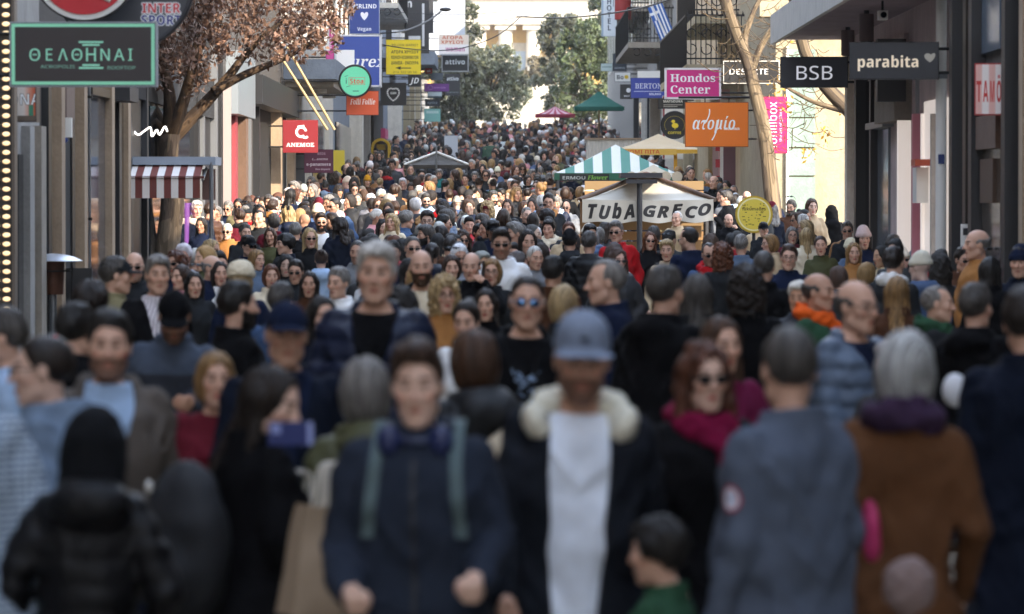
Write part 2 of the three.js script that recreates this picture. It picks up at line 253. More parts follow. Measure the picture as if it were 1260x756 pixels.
function beardGeo(h) {
  const head = headSdf(FACES.m0), id = 'beard' + h;
  if (!TOPS.has(id)) TOPS.set(id, net((x, y, z) => { let s = head(x, y, z) - 0.007 + 0.004 * vn(x * 110, y * 70, z * 110); s = smax(s, y + 0.034 - 0.55 * Math.max(0, 0.05 - z), 0.006); s = smax(s, -z - 0.005, 0.01); s = smax(s, -0.132 - y, 0.01); return smax(s, -ell(x, y + 0.062, z - 0.095, 0.024, 0.0115, 0.04), 0.004); }, [-0.1, -0.15, -0.03], [0.1, 0.03, 0.14], h, hairTint));
  return TOPS.get(id);
}
// eyewear
const lens = (s, r) => { const g = new THREE.SphereGeometry(1, 16, 10), p = g.attributes.position; for (let i = 0; i < p.count; i++) { const f = (v, e) => Math.sign(v) * Math.pow(Math.abs(v), e), x = f(p.getX(i), 0.55), y = f(p.getY(i), 0.6); p.setXYZ(i, x * 0.0235 * r + s * 0.0315 + s * 0.0015 * y, y * (0.0155 + 0.0015 * x * s) * r + 0.002, p.getZ(i) * 0.005 + 0.098 - 0.011 * x * s * (x * s > 0 ? x * s : 0)); } g.computeVertexNormals(); return g; };
const sunglassesGeo = merge([lens(-1, 1), lens(1, 1), box(-0.012, 0.012, 0.006, 0.011, 0.099, 0.103), ...[-1, 1].flatMap((s) => [box(s * 0.055, s * 0.077, 0.006, 0.012, 0.088, 0.094), rod([s * 0.076, 0.009, 0.092], [s * 0.084, 0.012, 0.0], 0.003, 0.003, 5)])]);
const glassesGeo = merge([...[-1, 1].flatMap((s) => [new THREE.TorusGeometry(0.0215, 0.0024, 5, 18).scale(1.1, 0.85, 1).translate(s * 0.0325, 0.002, 0.101), rod([s * 0.056, 0.008, 0.1], [s * 0.083, 0.012, 0.0], 0.0024, 0.0024, 5)]), rod([-0.01, 0.006, 0.103], [0.01, 0.006, 0.103], 0.0022, 0.0022, 5)]);

// torso profiles: height, half width, half depth, forward shift
const PROFILE = {
  m: [[0.8, 0.16, 0.105, 0], [0.92, 0.172, 0.115, -0.01], [1.06, 0.158, 0.108, 0.004], [1.2, 0.17, 0.118, 0.006], [1.32, 0.188, 0.12, 0], [1.4, 0.186, 0.104, -0.012], [1.455, 0.13, 0.078, -0.022], [1.5, 0.066, 0.06, -0.026], [1.56, 0.056, 0.056, -0.02]],
  h: [[0.8, 0.175, 0.12, 0], [0.92, 0.19, 0.135, 0], [1.06, 0.196, 0.15, 0.02], [1.2, 0.195, 0.142, 0.014], [1.32, 0.2, 0.13, 0], [1.4, 0.194, 0.11, -0.012], [1.455, 0.138, 0.084, -0.022], [1.5, 0.074, 0.066, -0.026], [1.56, 0.06, 0.058, -0.02]],
  f: [[0.8, 0.165, 0.112, 0], [0.92, 0.174, 0.118, -0.01], [1.06, 0.134, 0.096, 0], [1.2, 0.148, 0.108, 0.01], [1.29, 0.158, 0.122, 0.018], [1.39, 0.158, 0.094, -0.008], [1.445, 0.11, 0.072, -0.02], [1.49, 0.056, 0.054, -0.026], [1.56, 0.049, 0.05, -0.02]],
};
const LUT = {};
for (const k in PROFILE) {
  const p = PROFILE[k], n = 160, a = [];
  for (let i = 0; i <= n; i++) { const y = 0.8 + 0.76 * i / n; let j = 0; while (j < p.length - 2 && p[j + 1][0] < y) j++; const t = clamp((y - p[j][0]) / (p[j + 1][0] - p[j][0]), 0, 1); a.push([1, 2, 3].map((c) => lerp(p[j][c], p[j + 1][c], t))); }
  for (let r = 0; r < 16; r++) for (let i = 1; i < n; i++) for (let c = 0; c < 3; c++) a[i][c] = 0.5 * a[i][c] + 0.25 * (a[i - 1][c] + a[i + 1][c]);
  for (const q of a) q[0] *= k === 'f' ? 0.97 : 0.92;
  LUT[k] = a;
}
const torso = (k, x, y, z, t) => {
  const a = LUT[k], u = clamp((y - 0.8) / 0.76, 0, 1) * 160, i = Math.min(159, u | 0), f = u - i, p = a[i], q = a[i + 1];
  const w = lerp(p[0], q[0], f) + t, dz = lerp(p[1], q[1], f) + t, zz = z - lerp(p[2], q[2], f), m = Math.pow(Math.pow(Math.abs(x) / w, 2.3) + Math.pow(Math.abs(zz) / dz, 2.3), 1 / 2.3);
  return (m - 1) * Math.min(w, dz);
};
// poses: elbow and wrist of the figure's two arms (x > 0 first), feet, and how the hands close
const POSES = {
  down: { r: [[0.235, 1.16, -0.03], [0.25, 0.91, 0.05]], l: [[-0.235, 1.16, -0.03], [-0.25, 0.91, 0.05]], curl: 0.5, walk: 0.12 },
  walk: { r: [[0.235, 1.16, -0.09], [0.24, 0.93, 0.0]], l: [[-0.235, 1.16, 0.05], [-0.22, 0.96, 0.19]], curl: 0.55, walk: 0.22 },
  phone: { r: [[0.24, 1.16, 0.03], [0.1, 1.2, 0.27]], l: [[-0.235, 1.16, -0.03], [-0.22, 0.93, 0.1]], curl: 0.8, walk: 0.1 },
  pocket: { r: [[0.285, 1.17, -0.05], [0.2, 0.95, 0.1]], l: [[-0.285, 1.17, -0.05], [-0.2, 0.95, 0.1]], curl: 0.9, walk: 0.14 },
  strap: { r: [[0.25, 1.17, 0.05], [0.1, 1.31, 0.19]], l: [[-0.235, 1.16, -0.02], [-0.24, 0.92, 0.08]], curl: 0.9, walk: 0.18 },
  front: { r: [[0.25, 1.15, 0.04], [0.08, 1.07, 0.24]], l: [[-0.25, 1.15, 0.04], [-0.09, 1.1, 0.23]], curl: 0.8, walk: 0.08 },
  call: { r: [[0.29, 1.27, 0.13], [0.135, 1.49, 0.13]], l: [[-0.235, 1.16, -0.03], [-0.25, 0.92, 0.06]], curl: 0.85, walk: 0.1 },
  fist: { r: [[0.24, 1.17, 0.0], [0.21, 1.08, 0.24]], l: [[-0.245, 1.15, 0.02], [-0.185, 1.05, 0.235]], curl: 1, walk: 0.2 },
  akimbo: { r: [[0.34, 1.19, -0.08], [0.27, 0.99, 0.1]], l: [[-0.26, 1.16, -0.02], [-0.2, 0.95, 0.12]], curl: 0.9, walk: 0.16 },
};
const SHOULDER = { m: 0.158, h: 0.168, f: 0.138 };
for (const p of Object.values(POSES)) for (const a of [p.r, p.l]) { a[0][0] *= 0.9; a[1][0] *= 0.94; }
const legs = (p) => [1, -1].map((s) => ({ hip: [s * 0.088, 0.9, 0], knee: [s * 0.095, 0.49, 0.03 + s * p.walk * 0.55], ankle: [s * 0.098, 0.085 + (s < 0 ? 0.04 : 0), -0.03 + s * p.walk], toe: [s * 0.112, 0.035 + (s < 0 ? 0.012 : 0), 0.11 + s * p.walk] }));
function arms(k, p, grow, upto = 1) {
  const out = [];
  for (const [s, a] of [[1, p.r], [-1, p.l]]) { const S = [s * SHOULDER[k], 1.415, -0.012]; out.push([S, a[0], 0.052 + grow, 0.042 + grow], [a[0], a[1].map((v, i) => lerp(a[0][i], v, upto)), 0.041 + grow, 0.031 + grow * 0.8]); }
  return out;
}
function bodySdf(k, p) {
  const A = arms(k, p, -0.008), L = legs(p);
  return (x, y, z) => {
    let d = Math.max(torso(k, x, y, z, -0.012), 0.82 - y, y - 1.53);
    for (const b of A) d = smin(d, bone(x, y, z, ...b), 0.03);
    for (const l of L) { d = smin(d, bone(x, y, z, l.hip, l.knee, 0.075, 0.052), 0.03); d = smin(d, bone(x, y, z, l.knee, l.ankle, 0.05, 0.035), 0.02); d = smin(d, bone(x, y, z, l.ankle, l.toe, 0.035, 0.026), 0.02); }
    return d;
  };
}
const HANDS = new Map();
function handGeo(curl, h) {                                   // fingers along -y, palm facing +z, thumb on +x
  const id = curl + '|' + h;
  if (!HANDS.has(id)) {
    const B = [[[0, -0.01, 0], [0, -0.03, 0], 0.024, 0.022]];
    [[0.027, 0.072], [0.009, 0.08], [-0.009, 0.075], [-0.026, 0.06]].forEach(([x, len], i) => {
      let p = [x * 0.85, -0.082 + Math.abs(x) * 0.12, 0.002], a = 0.12 + 0.08 * i * 0.3;
      B.push([[x * 0.5, -0.025, 0], p, 0.0135, 0.0105]);
      for (const [f, r0, r1] of [[0.46, 0.0098, 0.0092], [0.31, 0.0092, 0.0084], [0.23, 0.0084, 0.0072]]) { a += curl * 1.15; const q = [p[0] + x * 0.06 * (1 - curl), p[1] - Math.cos(a) * len * f, p[2] + Math.sin(a) * len * f]; B.push([p, q, r0, r1]); p = q; }
    });
    B.push([[0.016, -0.02, 0.004], [0.04, -0.052, 0.016], 0.014, 0.0115], [[0.04, -0.052, 0.016], [0.04 - curl * 0.01, -0.082, 0.024 + curl * 0.012], 0.0112, 0.0095], [[0.04 - curl * 0.01, -0.082, 0.024 + curl * 0.012], [0.034 - curl * 0.016, -0.104, 0.03 + curl * 0.014], 0.0095, 0.0078]);
    HANDS.set(id, net((x, y, z) => { let d = smin(ell(x * 0.98, y + 0.048, z, 0.042, 0.046, 0.017), bone(x, y, z, [0, 0.03, 0], [0, -0.02, 0], 0.026, 0.025), 0.02); for (const b of B) d = smin(d, bone(x, y, z, ...b), 0.005); return d; }, [-0.07, -0.2, -0.06], [0.08, 0.06, 0.12], h, (x, y, z, o) => { const k = y < -0.1 ? 0.94 : 1; o[0] = 1; o[1] = k; o[2] = k; }));
  }
  return HANDS.get(id);
}
const headMatrix = (yaw, pitch, roll = 0, size = 1) => new THREE.Matrix4().makeTranslation(0, 1.495, -0.022).multiply(new THREE.Matrix4().makeRotationFromEuler(new THREE.Euler(R(pitch), R(yaw), R(roll), 'YXZ'))).multiply(new THREE.Matrix4().makeScale(size * 0.93, size, size)).multiply(new THREE.Matrix4().makeTranslation(0, 0.13, 0.03));
const joined = (list) => mergeGeometries(list, false);
const BODIES = new Map();
function bodyGeo(k, face, pose, yaw, pitch, beard, near, size = 1) {
  const id = [k, face, pose, yaw, pitch, beard, near, size].join();
  if (!BODIES.has(id)) {
    const p = POSES[pose], list = [net(bodySdf(k, p), [-0.45, 0, -0.4], [0.45, 1.57, 0.45], near ? 0.022 : 0.034)];
    const head = headGeo(face, beard, near ? 0.0045 : 0.0062).clone(); head.applyMatrix4(headMatrix(yaw, pitch, 0, size)); list.push(head);
    for (const [s, a] of [[1, p.r], [-1, p.l]]) {
      const e = new THREE.Vector3(...a[0]), w = new THREE.Vector3(...a[1]), y = e.clone().sub(w).normalize(), inward = new THREE.Vector3(-s, 0.15, -0.25), x = new THREE.Vector3().crossVectors(y, inward).normalize(), z = new THREE.Vector3().crossVectors(x, y);
      const m = new THREE.Matrix4().makeBasis(x, y, z).setPosition(w.addScaledVector(y, 0.012));
      const g = handGeo(p.curl, near ? 0.005 : 0.009).clone();
      if (x.z < 0) { g.scale(-1, 1, 1); const t = g.index.array; for (let i = 0; i < t.length; i += 3) { const q = t[i]; t[i] = t[i + 1]; t[i + 1] = q; } g.computeVertexNormals(); }
      g.applyMatrix4(m); list.push(g);
    }
    BODIES.set(id, joined(list));
  }
  return BODIES.get(id);
}

// clothing for the upper body
const KINDS = {
  jacket: { t: 0.022, hem: 0.8, collar: 1 }, puffer: { t: 0.036, hem: 0.78, collar: 1, quilt: 0.010 }, coat: { t: 0.026, hem: 0.46, collar: 1, flare: 0.14 }, parka: { t: 0.032, hem: 0.64, collar: 0.6, hood: 1, flare: 0.06 }, hoodie: { t: 0.022, hem: 0.84, hood: 1 },
  sweater: { t: 0.014, hem: 0.86, knit: 1 }, shirt: { t: 0.008, hem: 0.84, collar: 0.6 }, tee: { t: 0.008, hem: 0.84 }, vest: { t: 0.034, hem: 0.82, collar: 1, quilt: 0.008, bare: 1 }, blazer: { t: 0.022, hem: 0.74 }, hoodcoat: { t: 0.036, hem: 0.6, hood: 1.1, quilt: 0.008, flare: 0.05 },
};
function garmentSdf(kind, k, pose, open, f = 0) {
  const q = KINDS[kind], p = POSES[pose], A = q.bare ? [] : arms(k, p, q.t * 0.42 + 0.003, 0.97), base = LUT[k][16];
  const foot = { w: base[0], d: base[1] };
  return (x, y, z) => {
    let d;
    if (y < 0.86) { const g = q.flare ? q.flare * (0.86 - y) : 0, w = foot.w + q.t + g, dz = foot.d + q.t + g * 0.9; d = (Math.pow(Math.pow(Math.abs(x) / w, 2.2) + Math.pow(Math.abs(z) / dz, 2.2), 1 / 2.2) - 1) * dz; } else d = torso(k, x, y, z, q.t);
    const fold = 0.014 * vn(x * 7 + f, y * 8, z * 7) + 0.009 * vn(x * 15 + y * 9, y * 13 + f, z * 15 - y * 5) + 0.0035 * vn(x * 34 - y * 22, y * 20, z * 30 + f);
    const rg = 1 - Math.abs(vn(x * 5.5 + Math.abs(x) * y * 5 + f, y * 7.5 - Math.abs(x) * 9, z * 5)), ridge = 0.017 * rg * rg * rg * sstep(1.46, 1.36, y) - 0.005;
    d += fold - ridge;
    if (q.quilt) d += q.quilt * (Math.pow(Math.abs(Math.cos(y * Math.PI / 0.085)), 5) - 0.3);
    d = smax(d, y - 1.488 + 0.3 * Math.max(0, z + 0.02), 0.012);
    if (q.hood) { d = smin(d, ell(x, y - 1.452, z + 0.125, 0.128 * q.hood, 0.068 * q.hood, 0.074 * q.hood) + fold, 0.035); d = smin(d, Math.abs(Math.hypot(x, z + 0.03) - 0.092) - 0.022 + Math.max(0, Math.abs(y - 1.475 - 0.25 * Math.min(0, z + 0.03) * -1 + 0.14 * Math.max(0, z)) - 0.03), 0.03); d = smax(d, -ell(x, y - 1.53, z + 0.055, 0.078, 0.075, 0.075), 0.015); }
    if (q.collar) { const dr = Math.abs(Math.hypot(x, (z + 0.024)) - 0.079) - 0.009, dy = Math.abs(y - 1.478 + 0.12 * z) - 0.032 * q.collar; d = smin(d, Math.hypot(Math.max(dr, 0), Math.max(dy, 0)) + Math.min(0, Math.max(dr, dy)) - 0.006, 0.02); }
    if (open) { const half = open === 2 ? 0.088 - 0.05 * (1.3 - y) * (y < 1.3 ? 1 : 0) : 0.03 + 0.06 * sstep(1.15, 1.48, y) + 0.05 * sstep(1.12, 0.8, y); d = smax(d, -Math.max(Math.abs(x) - half - 0.008 * vn(0, y * 12, f), -z), 0.012); }
    d = smax(d, q.hem + 0.008 * vn(x * 9, 0, z * 9) - y, 0.012);
    for (const b of A) { const a = bone(x, y, z, ...b) + fold * 0.9 - 0.9 * ridge + (q.quilt ? q.quilt * 0.8 * (Math.pow(Math.abs(Math.cos(y * Math.PI / 0.08)), 5) - 0.3) : 0); d = smin(d, a, 0.014); }
    if (q.bare) d = smax(d, -(Math.hypot((Math.abs(x) - SHOULDER[k] - 0.055) * 0.9, (y - 1.36) * 0.62, z * 0.7) - 0.07), 0.015);
    return d;
  };
}
const GARMENTS = new Map();
const clothTint = (x, y, z, o) => { const v = 1 + 0.10 * vn(x * 11, y * 11, z * 11) + 0.06 * vn(x * 46, y * 46, z * 46); o[0] = o[1] = o[2] = v; };
function garment(kind, k, pose, open, near, f = 0) {
  const id = [kind, k, pose, open, near, f].join();
  if (!GARMENTS.has(id)) { const sdf = garmentSdf(kind, k, pose, open, f); GARMENTS.set(id, net(sdf, [-0.48, KINDS[kind].hem - 0.05, -0.4], [0.48, 1.6, 0.45], near ? 0.0125 : 0.02, clothTint)); }
  return GARMENTS.get(id);
}
function trousers(k, pose, near) {
  const id = ['t', k, pose, near].join();
  if (!GARMENTS.has(id)) {
    const L = legs(POSES[pose]);
    GARMENTS.set(id, net((x, y, z) => { let d = Math.max(torso(k, x, y, z, 0.004), 0.8 - y); for (const l of L) { d = smin(d, bone(x, y, z, l.hip, l.knee, 0.092, 0.068), 0.03); d = smin(d, bone(x, y, z, l.knee, l.ankle, 0.066, 0.055), 0.02); } return smax(smax(d + 0.006 * vn(x * 10, y * 16, z * 10), y - 0.99, 0.01), 0.075 - y, 0.01); }, [-0.3, 0, -0.42], [0.3, 1.04, 0.42], near ? 0.02 : 0.03, clothTint));
  }
  return GARMENTS.get(id);
}
function shoes(pose) {
  const id = 's' + pose;
  if (!GARMENTS.has(id)) { const L = legs(POSES[pose]); GARMENTS.set(id, net((x, y, z) => { let d = 9; for (const l of L) d = Math.min(d, smin(bone(x, y, z, l.ankle, l.toe, 0.05, 0.038), bone(x, y, z, [l.ankle[0], l.ankle[1] - 0.04, l.ankle[2] - 0.03], l.toe, 0.045, 0.036), 0.02)); return d; }, [-0.25, -0.03, -0.4], [0.25, 0.2, 0.5], 0.02)); }
  return GARMENTS.get(id);
}
function scarfGeo(near, fur) {
  const id = 'scarf' + near + fur;
  if (!GARMENTS.has(id)) GARMENTS.set(id, net((x, y, z) => { const r = Math.hypot(x, (z + 0.018) * 0.95); let d = Math.hypot(r - 0.094, (y - 1.478 + 0.28 * (z + 0.02)) * 0.72) - 0.038; d = smin(d, bone(x, y, z, [0.02, 1.42, 0.12], [0.035, 1.3, 0.168], 0.032, 0.03), 0.03); return d + 0.011 * vn(x * 26, y * 30, z * 26) + 0.004 * vn(x * 60, y * 60, z * 60); }, [-0.2, 1.22, -0.2], [0.2, 1.6, 0.25], near ? 0.009 : 0.013, clothTint));
  return GARMENTS.get(id);
}
function patch(sdf, x0, x1, y0, y1, dir, n = 14) {            // a thin piece of print laid on the cloth
  const P = [], UV = [], T = [];
  for (let j = 0; j <= n; j++) for (let i = 0; i <= n; i++) {
    const a = lerp(x0, x1, i / n), y = lerp(y0, y1, j / n); let t = 0.55;
    const p = () => (dir === 'z' ? [a, y, t] : dir === 'x-' ? [-t, y, a] : dir === 'x' ? [t, y, a] : [a, y, -t]);
    for (let q = 0; q < 200 && sdf(...p()) > 0.004; q++) t -= Math.max(0.002, sdf(...p()) * 0.5);
    P.push(...p()); UV.push(i / n, j / n);
  }
  for (let j = 0; j < n; j++) for (let i = 0; i < n; i++) { const o = j * (n + 1) + i; if (dir === 'z' || dir === 'x') T.push(o, o + 1, o + n + 2, o, o + n + 2, o + n + 1); else T.push(o, o + n + 2, o + 1, o, o + n + 1, o + n + 2); }
  const g = new THREE.BufferGeometry(); g.setAttribute('position', new THREE.Float32BufferAttribute(P, 3)); g.setAttribute('uv', new THREE.Float32BufferAttribute(UV, 2)); g.setIndex(T); g.computeVertexNormals(); return g;
}
const SKINS = { a: [0.60, 0.36, 0.26], b: [0.52, 0.30, 0.21], c: [0.42, 0.23, 0.15], d: [0.30, 0.155, 0.095], e: [0.66, 0.43, 0.33] };
const HAIRCOL = { black: '#171311', dark: '#221914', brown: '#3c2a1f', chestnut: '#48301f', ginger: '#62381f', auburn: '#55301e', blond: '#8f7048', fair: '#b29a70', grey: '#7d7b79', salt: '#4a4745', white: '#c9c8c5', silver: '#b4b8ba' };
const clothBump = noiseTex(256, (u, v) => { const p = 60 * vn(u * 128, v * 128, 3) + 40 * vn(u * 40, v * 40, 5) + 30 * Math.sin(u * 402) * Math.sin(v * 402); return [128 + p, 128 + p, 128 + p]; }); clothBump.colorSpace = THREE.NoColorSpace; clothBump.repeat.set(3, 3);
const cloth = (c, kind) => { const shiny = kind === 'puffer' || kind === 'vest' || kind === 'hoodcoat', id = 'cloth' + c + shiny; if (!mats.has(id)) { const m = new THREE.MeshPhysicalMaterial({ color: col(c), roughness: shiny ? 0.5 : 0.9, specularIntensity: shiny ? 0.45 : 0.22, vertexColors: true, bumpMap: clothBump, bumpScale: 0.002 }); m.name = String(c); mats.set(id, m); } return mats.get(id); };
const skinMat = (s) => { const id = 'skin' + s; if (!mats.has(id)) { const m = new THREE.MeshPhysicalMaterial({ roughness: 0.52, vertexColors: true, specularIntensity: 0.6 }); m.color.setRGB(...SKINS[s]); m.name = 'skin'; mats.set(id, m); } return mats.get(id); };
const streaks = noiseTex(256, (u, v) => { const p = vn(u * 60, v * 12, 1) * 46 + vn(u * 128, v * 22, 2) * 40 + vn(u * 22, v * 10, 3) * 26; return [190 + p, 186 + p, 182 + p]; }); streaks.repeat.set(5, 1.1); streaks.offset.set(0.3, 0.5);
const streakBump = streaks.clone(); streakBump.colorSpace = THREE.NoColorSpace; streakBump.needsUpdate = true;
const hairMat = (c) => { const id = 'hair' + c; if (!mats.has(id)) { const m = new THREE.MeshPhysicalMaterial({ color: col(HAIRCOL[c]).multiplyScalar(1.55), roughness: 0.48, specularIntensity: 0.75, vertexColors: true, map: streaks, bumpMap: streakBump, bumpScale: 0.004 }); m.name = 'hair'; mats.set(id, m); } return mats.get(id); };
const lensMat = mat('#121316', 0.08, { metalness: 0.3 }, 'lens'), frameMat = mat('#1a1616', 0.35, {}, 'frame');
const bluLens = mat('#5a7ea8', 0.05, { metalness: 0.9 }, 'lens');

const people = [];                                            // for spacing and for labels
function person(o) {
  const s = o.s, d = o.d ?? F / s, H = o.H ?? clamp(wy(o.y, F / d) - gy(d), o.child ? 0.9 : 1.42, 1.99), X = o.X ?? wx(o.x, F / d), near = d < 33;
  const fem = o.sex === 'f', k = fem ? 'f' : o.sex === 'h' ? 'h' : 'm', pose = o.pose ?? 'down', hat = o.hat;
  const yaw = o.hy ?? 0, pitch = o.hp ?? 0, size = o.child ? 1.16 : 1, face = o.face ?? (o.child ? 'c0' : fem ? 'f0' : 'm0'), beard = o.stubble ?? 0;
  const g = thing('person', o.label ?? 'person', 'person', [X, gy(d), -d], R(o.yaw ?? 0), o.group ?? 'people filling the street');
  const scale = H / (1.75 + (hat && hat !== 'cap' ? 0.03 : 0.012)); g.scale.set(scale, scale, scale); g.rotation.order = 'YXZ'; g.rotation.x = o.lean ?? ran(-0.015, 0.045); const tilt = ran(-0.045, 0.045); g.rotation.z = tilt; g.position.x += Math.sin(tilt) * H * 0.93 * Math.cos(R(o.yaw ?? 0));
  part('body', bodyGeo(k, face, pose, yaw, pitch, beard, near, size), skinMat(o.skin ?? 'a'), g);
  const hm = headMatrix(yaw, pitch, 0, size), onHead = (name, geo, m, off) => { const p = part(name, geo, m, g); (off ? hm.clone().multiply(off) : hm).decompose(p.position, p.quaternion, p.scale); return p; };
  const hr = near ? 0.0065 : 0.0085;
  if (o.hair && o.hair !== 'bald' && !(hat === 'hood')) onHead('hair', headwear(o.hair, hr), hairMat(o.hc ?? 'dark'));
  if (hat) { const p = onHead(hat === 'hood' ? 'hood' : 'hat', headwear(hat, hr), cloth(o.hatc ?? 'black', hat)); if (hat !== 'hood' && o.hair) p.scale.multiplyScalar(1.015); }
  if (o.beard) onHead('beard', beardGeo(near ? 0.005 : 0.0075), hairMat(o.beard));
  if (o.sun) onHead('sunglasses', sunglassesGeo, o.sun === 2 ? bluLens : lensMat, o.sun === 3 ? new THREE.Matrix4().makeTranslation(0, 0.118, -0.03).multiply(new THREE.Matrix4().makeRotationX(-0.75)).multiply(new THREE.Matrix4().makeTranslation(0, -0.01, 0.02)) : undefined);
  if (o.glasses) onHead('glasses', glassesGeo, frameMat);
  const inner = o.inner ?? (o.open || o.top === 'vest' ? 'sweater' : null), f = near ? Math.round(X * 10) % 7 : 0;
  if (inner && (o.open || o.top === 'vest')) part(inner === 'tee' ? 't_shirt' : inner, garment(inner, k, pose, 0, near, f), o.imap ?? cloth(o.ic ?? 'white', inner), g);
  const TOPNAME = { puffer: 'padded_jacket', hoodcoat: 'padded_coat', tee: 't_shirt', vest: 'padded_vest' };
  const tm = o.map ?? cloth(o.tc, o.top);
  const top = part(TOPNAME[o.top] ?? o.top, garment(o.top, k, pose, o.open ?? 0, near, f), tm, g);
  if (o.scarf) part('scarf', scarfGeo(near, 0), cloth(o.scarf, 'scarf'), g);
  part('trousers', trousers(k, pose, near), cloth(o.bc ?? 'ink', 'trousers'), g);
  part('shoes', shoes(pose), mat(o.sc ?? '#1e1c1b', 0.6), g);
  people.push({ o, g, X, d, H, s: F / d, scale, k, pose, near, f, top });
  return people[people.length - 1];
}

// ---------------------------------------------------------------- the ground
{
  const rows = [], X = [-260, -40, -9, -5, 0, 5, 9, 40, 260], D = [-90, -30, 0, 20, 45, 60, 75, 90, 110, 130, 150, 175, 200, 230, 300, 420, 700, 1500];
  const P = [], UV = [], T = [];
  for (const d of D) for (const x of X) { P.push(x, Math.min(gy(d), 13.2), -d); UV.push(x, d); }
  const n = X.length;
  for (let j = 0; j < D.length - 1; j++) for (let i = 0; i < n - 1; i++) { const o = j * n + i; T.push(o, o + 1, o + n, o + 1, o + n + 1, o + n); }
  const g = new THREE.BufferGeometry(); g.setAttribute('position', new THREE.Float32BufferAttribute(P, 3)); g.setAttribute('uv', new THREE.Float32BufferAttribute(UV, 2)); g.setIndex(T); g.computeVertexNormals();
  const paving = noiseTex(512, (u, v) => { const gx = Math.min((u * 4) % 1, 1 - (u * 4) % 1), gz = Math.min((v * 4) % 1, 1 - (v * 4) % 1), k = Math.min(gx, gz) < 0.02 ? -45 : 12 * hash(Math.floor(u * 4), Math.floor(v * 4), 2), p = k + vn(u * 30, v * 30, 1) * 10 + vn(u * 110, v * 110, 2) * 8; return [168 + p, 162 + p, 152 + p]; });
  paving.repeat.set(0.5, 0.5);
  struct('pavement', g, mat('#d6d0c4', 0.8, { map: paving }, 'paving'));
}

// ---------------------------------------------------------------- buildings along both sides: their fronts stand about 4.6 m from the middle
const world = (g, b) => g.translate(-b.position.x, -b.position.y, -b.position.z);
const bp = (name, g, m, b) => part(name, world(g, b), m, b);
function building(name, label, d0, d1, X, m, top = 15, dep = 9) {
  const s = Math.sign(X), b = thing(name, label, 'building', [X, gy((d0 + d1) / 2), -(d0 + d1) / 2], 0, 'buildings along the shopping street');
  bp('wall', box(X, X + s * dep, -1, top, -d1, -d0), m, b);
  return b;
}
// a pier that stands out from the front at column px: the side that faces down the street runs from the front to pin
function pier(b, name, px, pin, X, m, y0, y1, len = 0.5) {
  const d = depthAt(px, X), s = F / d, xi = wx(pin, s);
  return bp(name, box(X + Math.sign(X) * 0.05, xi, wy(y1, s), wy(y0, s), -d - len, -d), m, b);
}
function bay(b, name, pa, pb, X, m, y0, y1, out = 0.02, ref = null) {   // a flat panel on the front between two columns of the picture, rows taken at its near end
  const da = depthAt(pa, X), db = depthAt(pb, X), near = Math.min(da, db), s = F / near, o = Math.sign(X) * out;
  return bp(name, box(X + Math.sign(X) * 0.06, X - o, wy(y1, s), wy(y0, s), -Math.max(da, db), -near), m, b);
}
const LX = -4.6, RX = 4.6;
const upperWindows = (b, X, d0, d1, ys, w = 1.3, step = 3.2, m = M.darkglass) => { for (const y of ys) for (let d = d0 + 1.2; d < d1 - 1; d += step) { const o = Math.sign(X), f = bp('window', box(X + o * 0.05, X - o * 0.05, y, y + 1.9, -d - w, -d), M.white, b); part('pane', world(box(X + o * 0.02, X - o * 0.062, y + 0.1, y + 1.8, -d - w + 0.1, -d - 0.1), b), m, f); } };
function balcony(b, X, d0, d1, y, out, slabM, railM = M.iron, bars = true) {
  const s = Math.sign(X), xo = X - s * out, sl = bp('balcony', box(X, xo, y - 0.16, y, -d1, -d0), slabM, b), list = [];
  if (bars) {
    list.push(box(X, xo + 0.02, y + 0.95, y + 0.99, -d0 - 0.04, -d0), box(xo - 0.02, xo + 0.02, y + 0.95, y + 0.99, -d1, -d0), box(X, xo, y + 0.1, y + 0.13, -d0 - 0.03, -d0));
    for (let t = 0.06; t < out; t += 0.1) list.push(rod([X - s * t, y, -d0 - 0.02], [X - s * t, y + 0.97, -d0 - 0.02], 0.011, 0.011, 5));
    for (let d = d0; d < d1; d += 0.14) list.push(rod([xo, y, -d], [xo, y + 0.97, -d], 0.011, 0.011, 5));
    for (let q = 0.15; q < out; q += 0.3) for (const [dy, r] of [[0.3, 0.1], [0.62, 0.085], [-0.28, 0.1]]) list.push(new THREE.TorusGeometry(r, 0.012, 5, 18, 5.2).rotateZ(dy * 9).translate(X - s * q, y + dy, -d0 - 0.02));
    for (let t = 0.03; t < out; t += 0.1) list.push(new THREE.ConeGeometry(0.02, 0.09, 5).translate(X - s * t, y + 1.03, -d0 - 0.02));
    part('railing', world(merge(list), b), railM, sl);
  }
  return sl;
}

// near the camera, on both sides: plain fronts that shade the people in front
for (const [s, d1, h, label] of [[-1, 36, 22, 'tall pale building on the side of the bulb lit sign, nearer than the frame'], [1, 33.5, 24, 'tall grey building on the side of the drainpipe, nearer than the frame']]) {
  const b = building('street_building', label, -46, d1, s * 5.4, s < 0 ? M.beigeStone : M.greyStone, h);
  upperWindows(b, s * 5.4, -32, d1, [4.6, 8, 11.4], 1.4, 3.4);
  for (let d = -30; d < d1 - 3; d += 4.2) bp('shop_window', box(s * 5.36, s * 5.45, 0.3, 2.9, -d - 3.2, -d), M.darkglass, b);
}

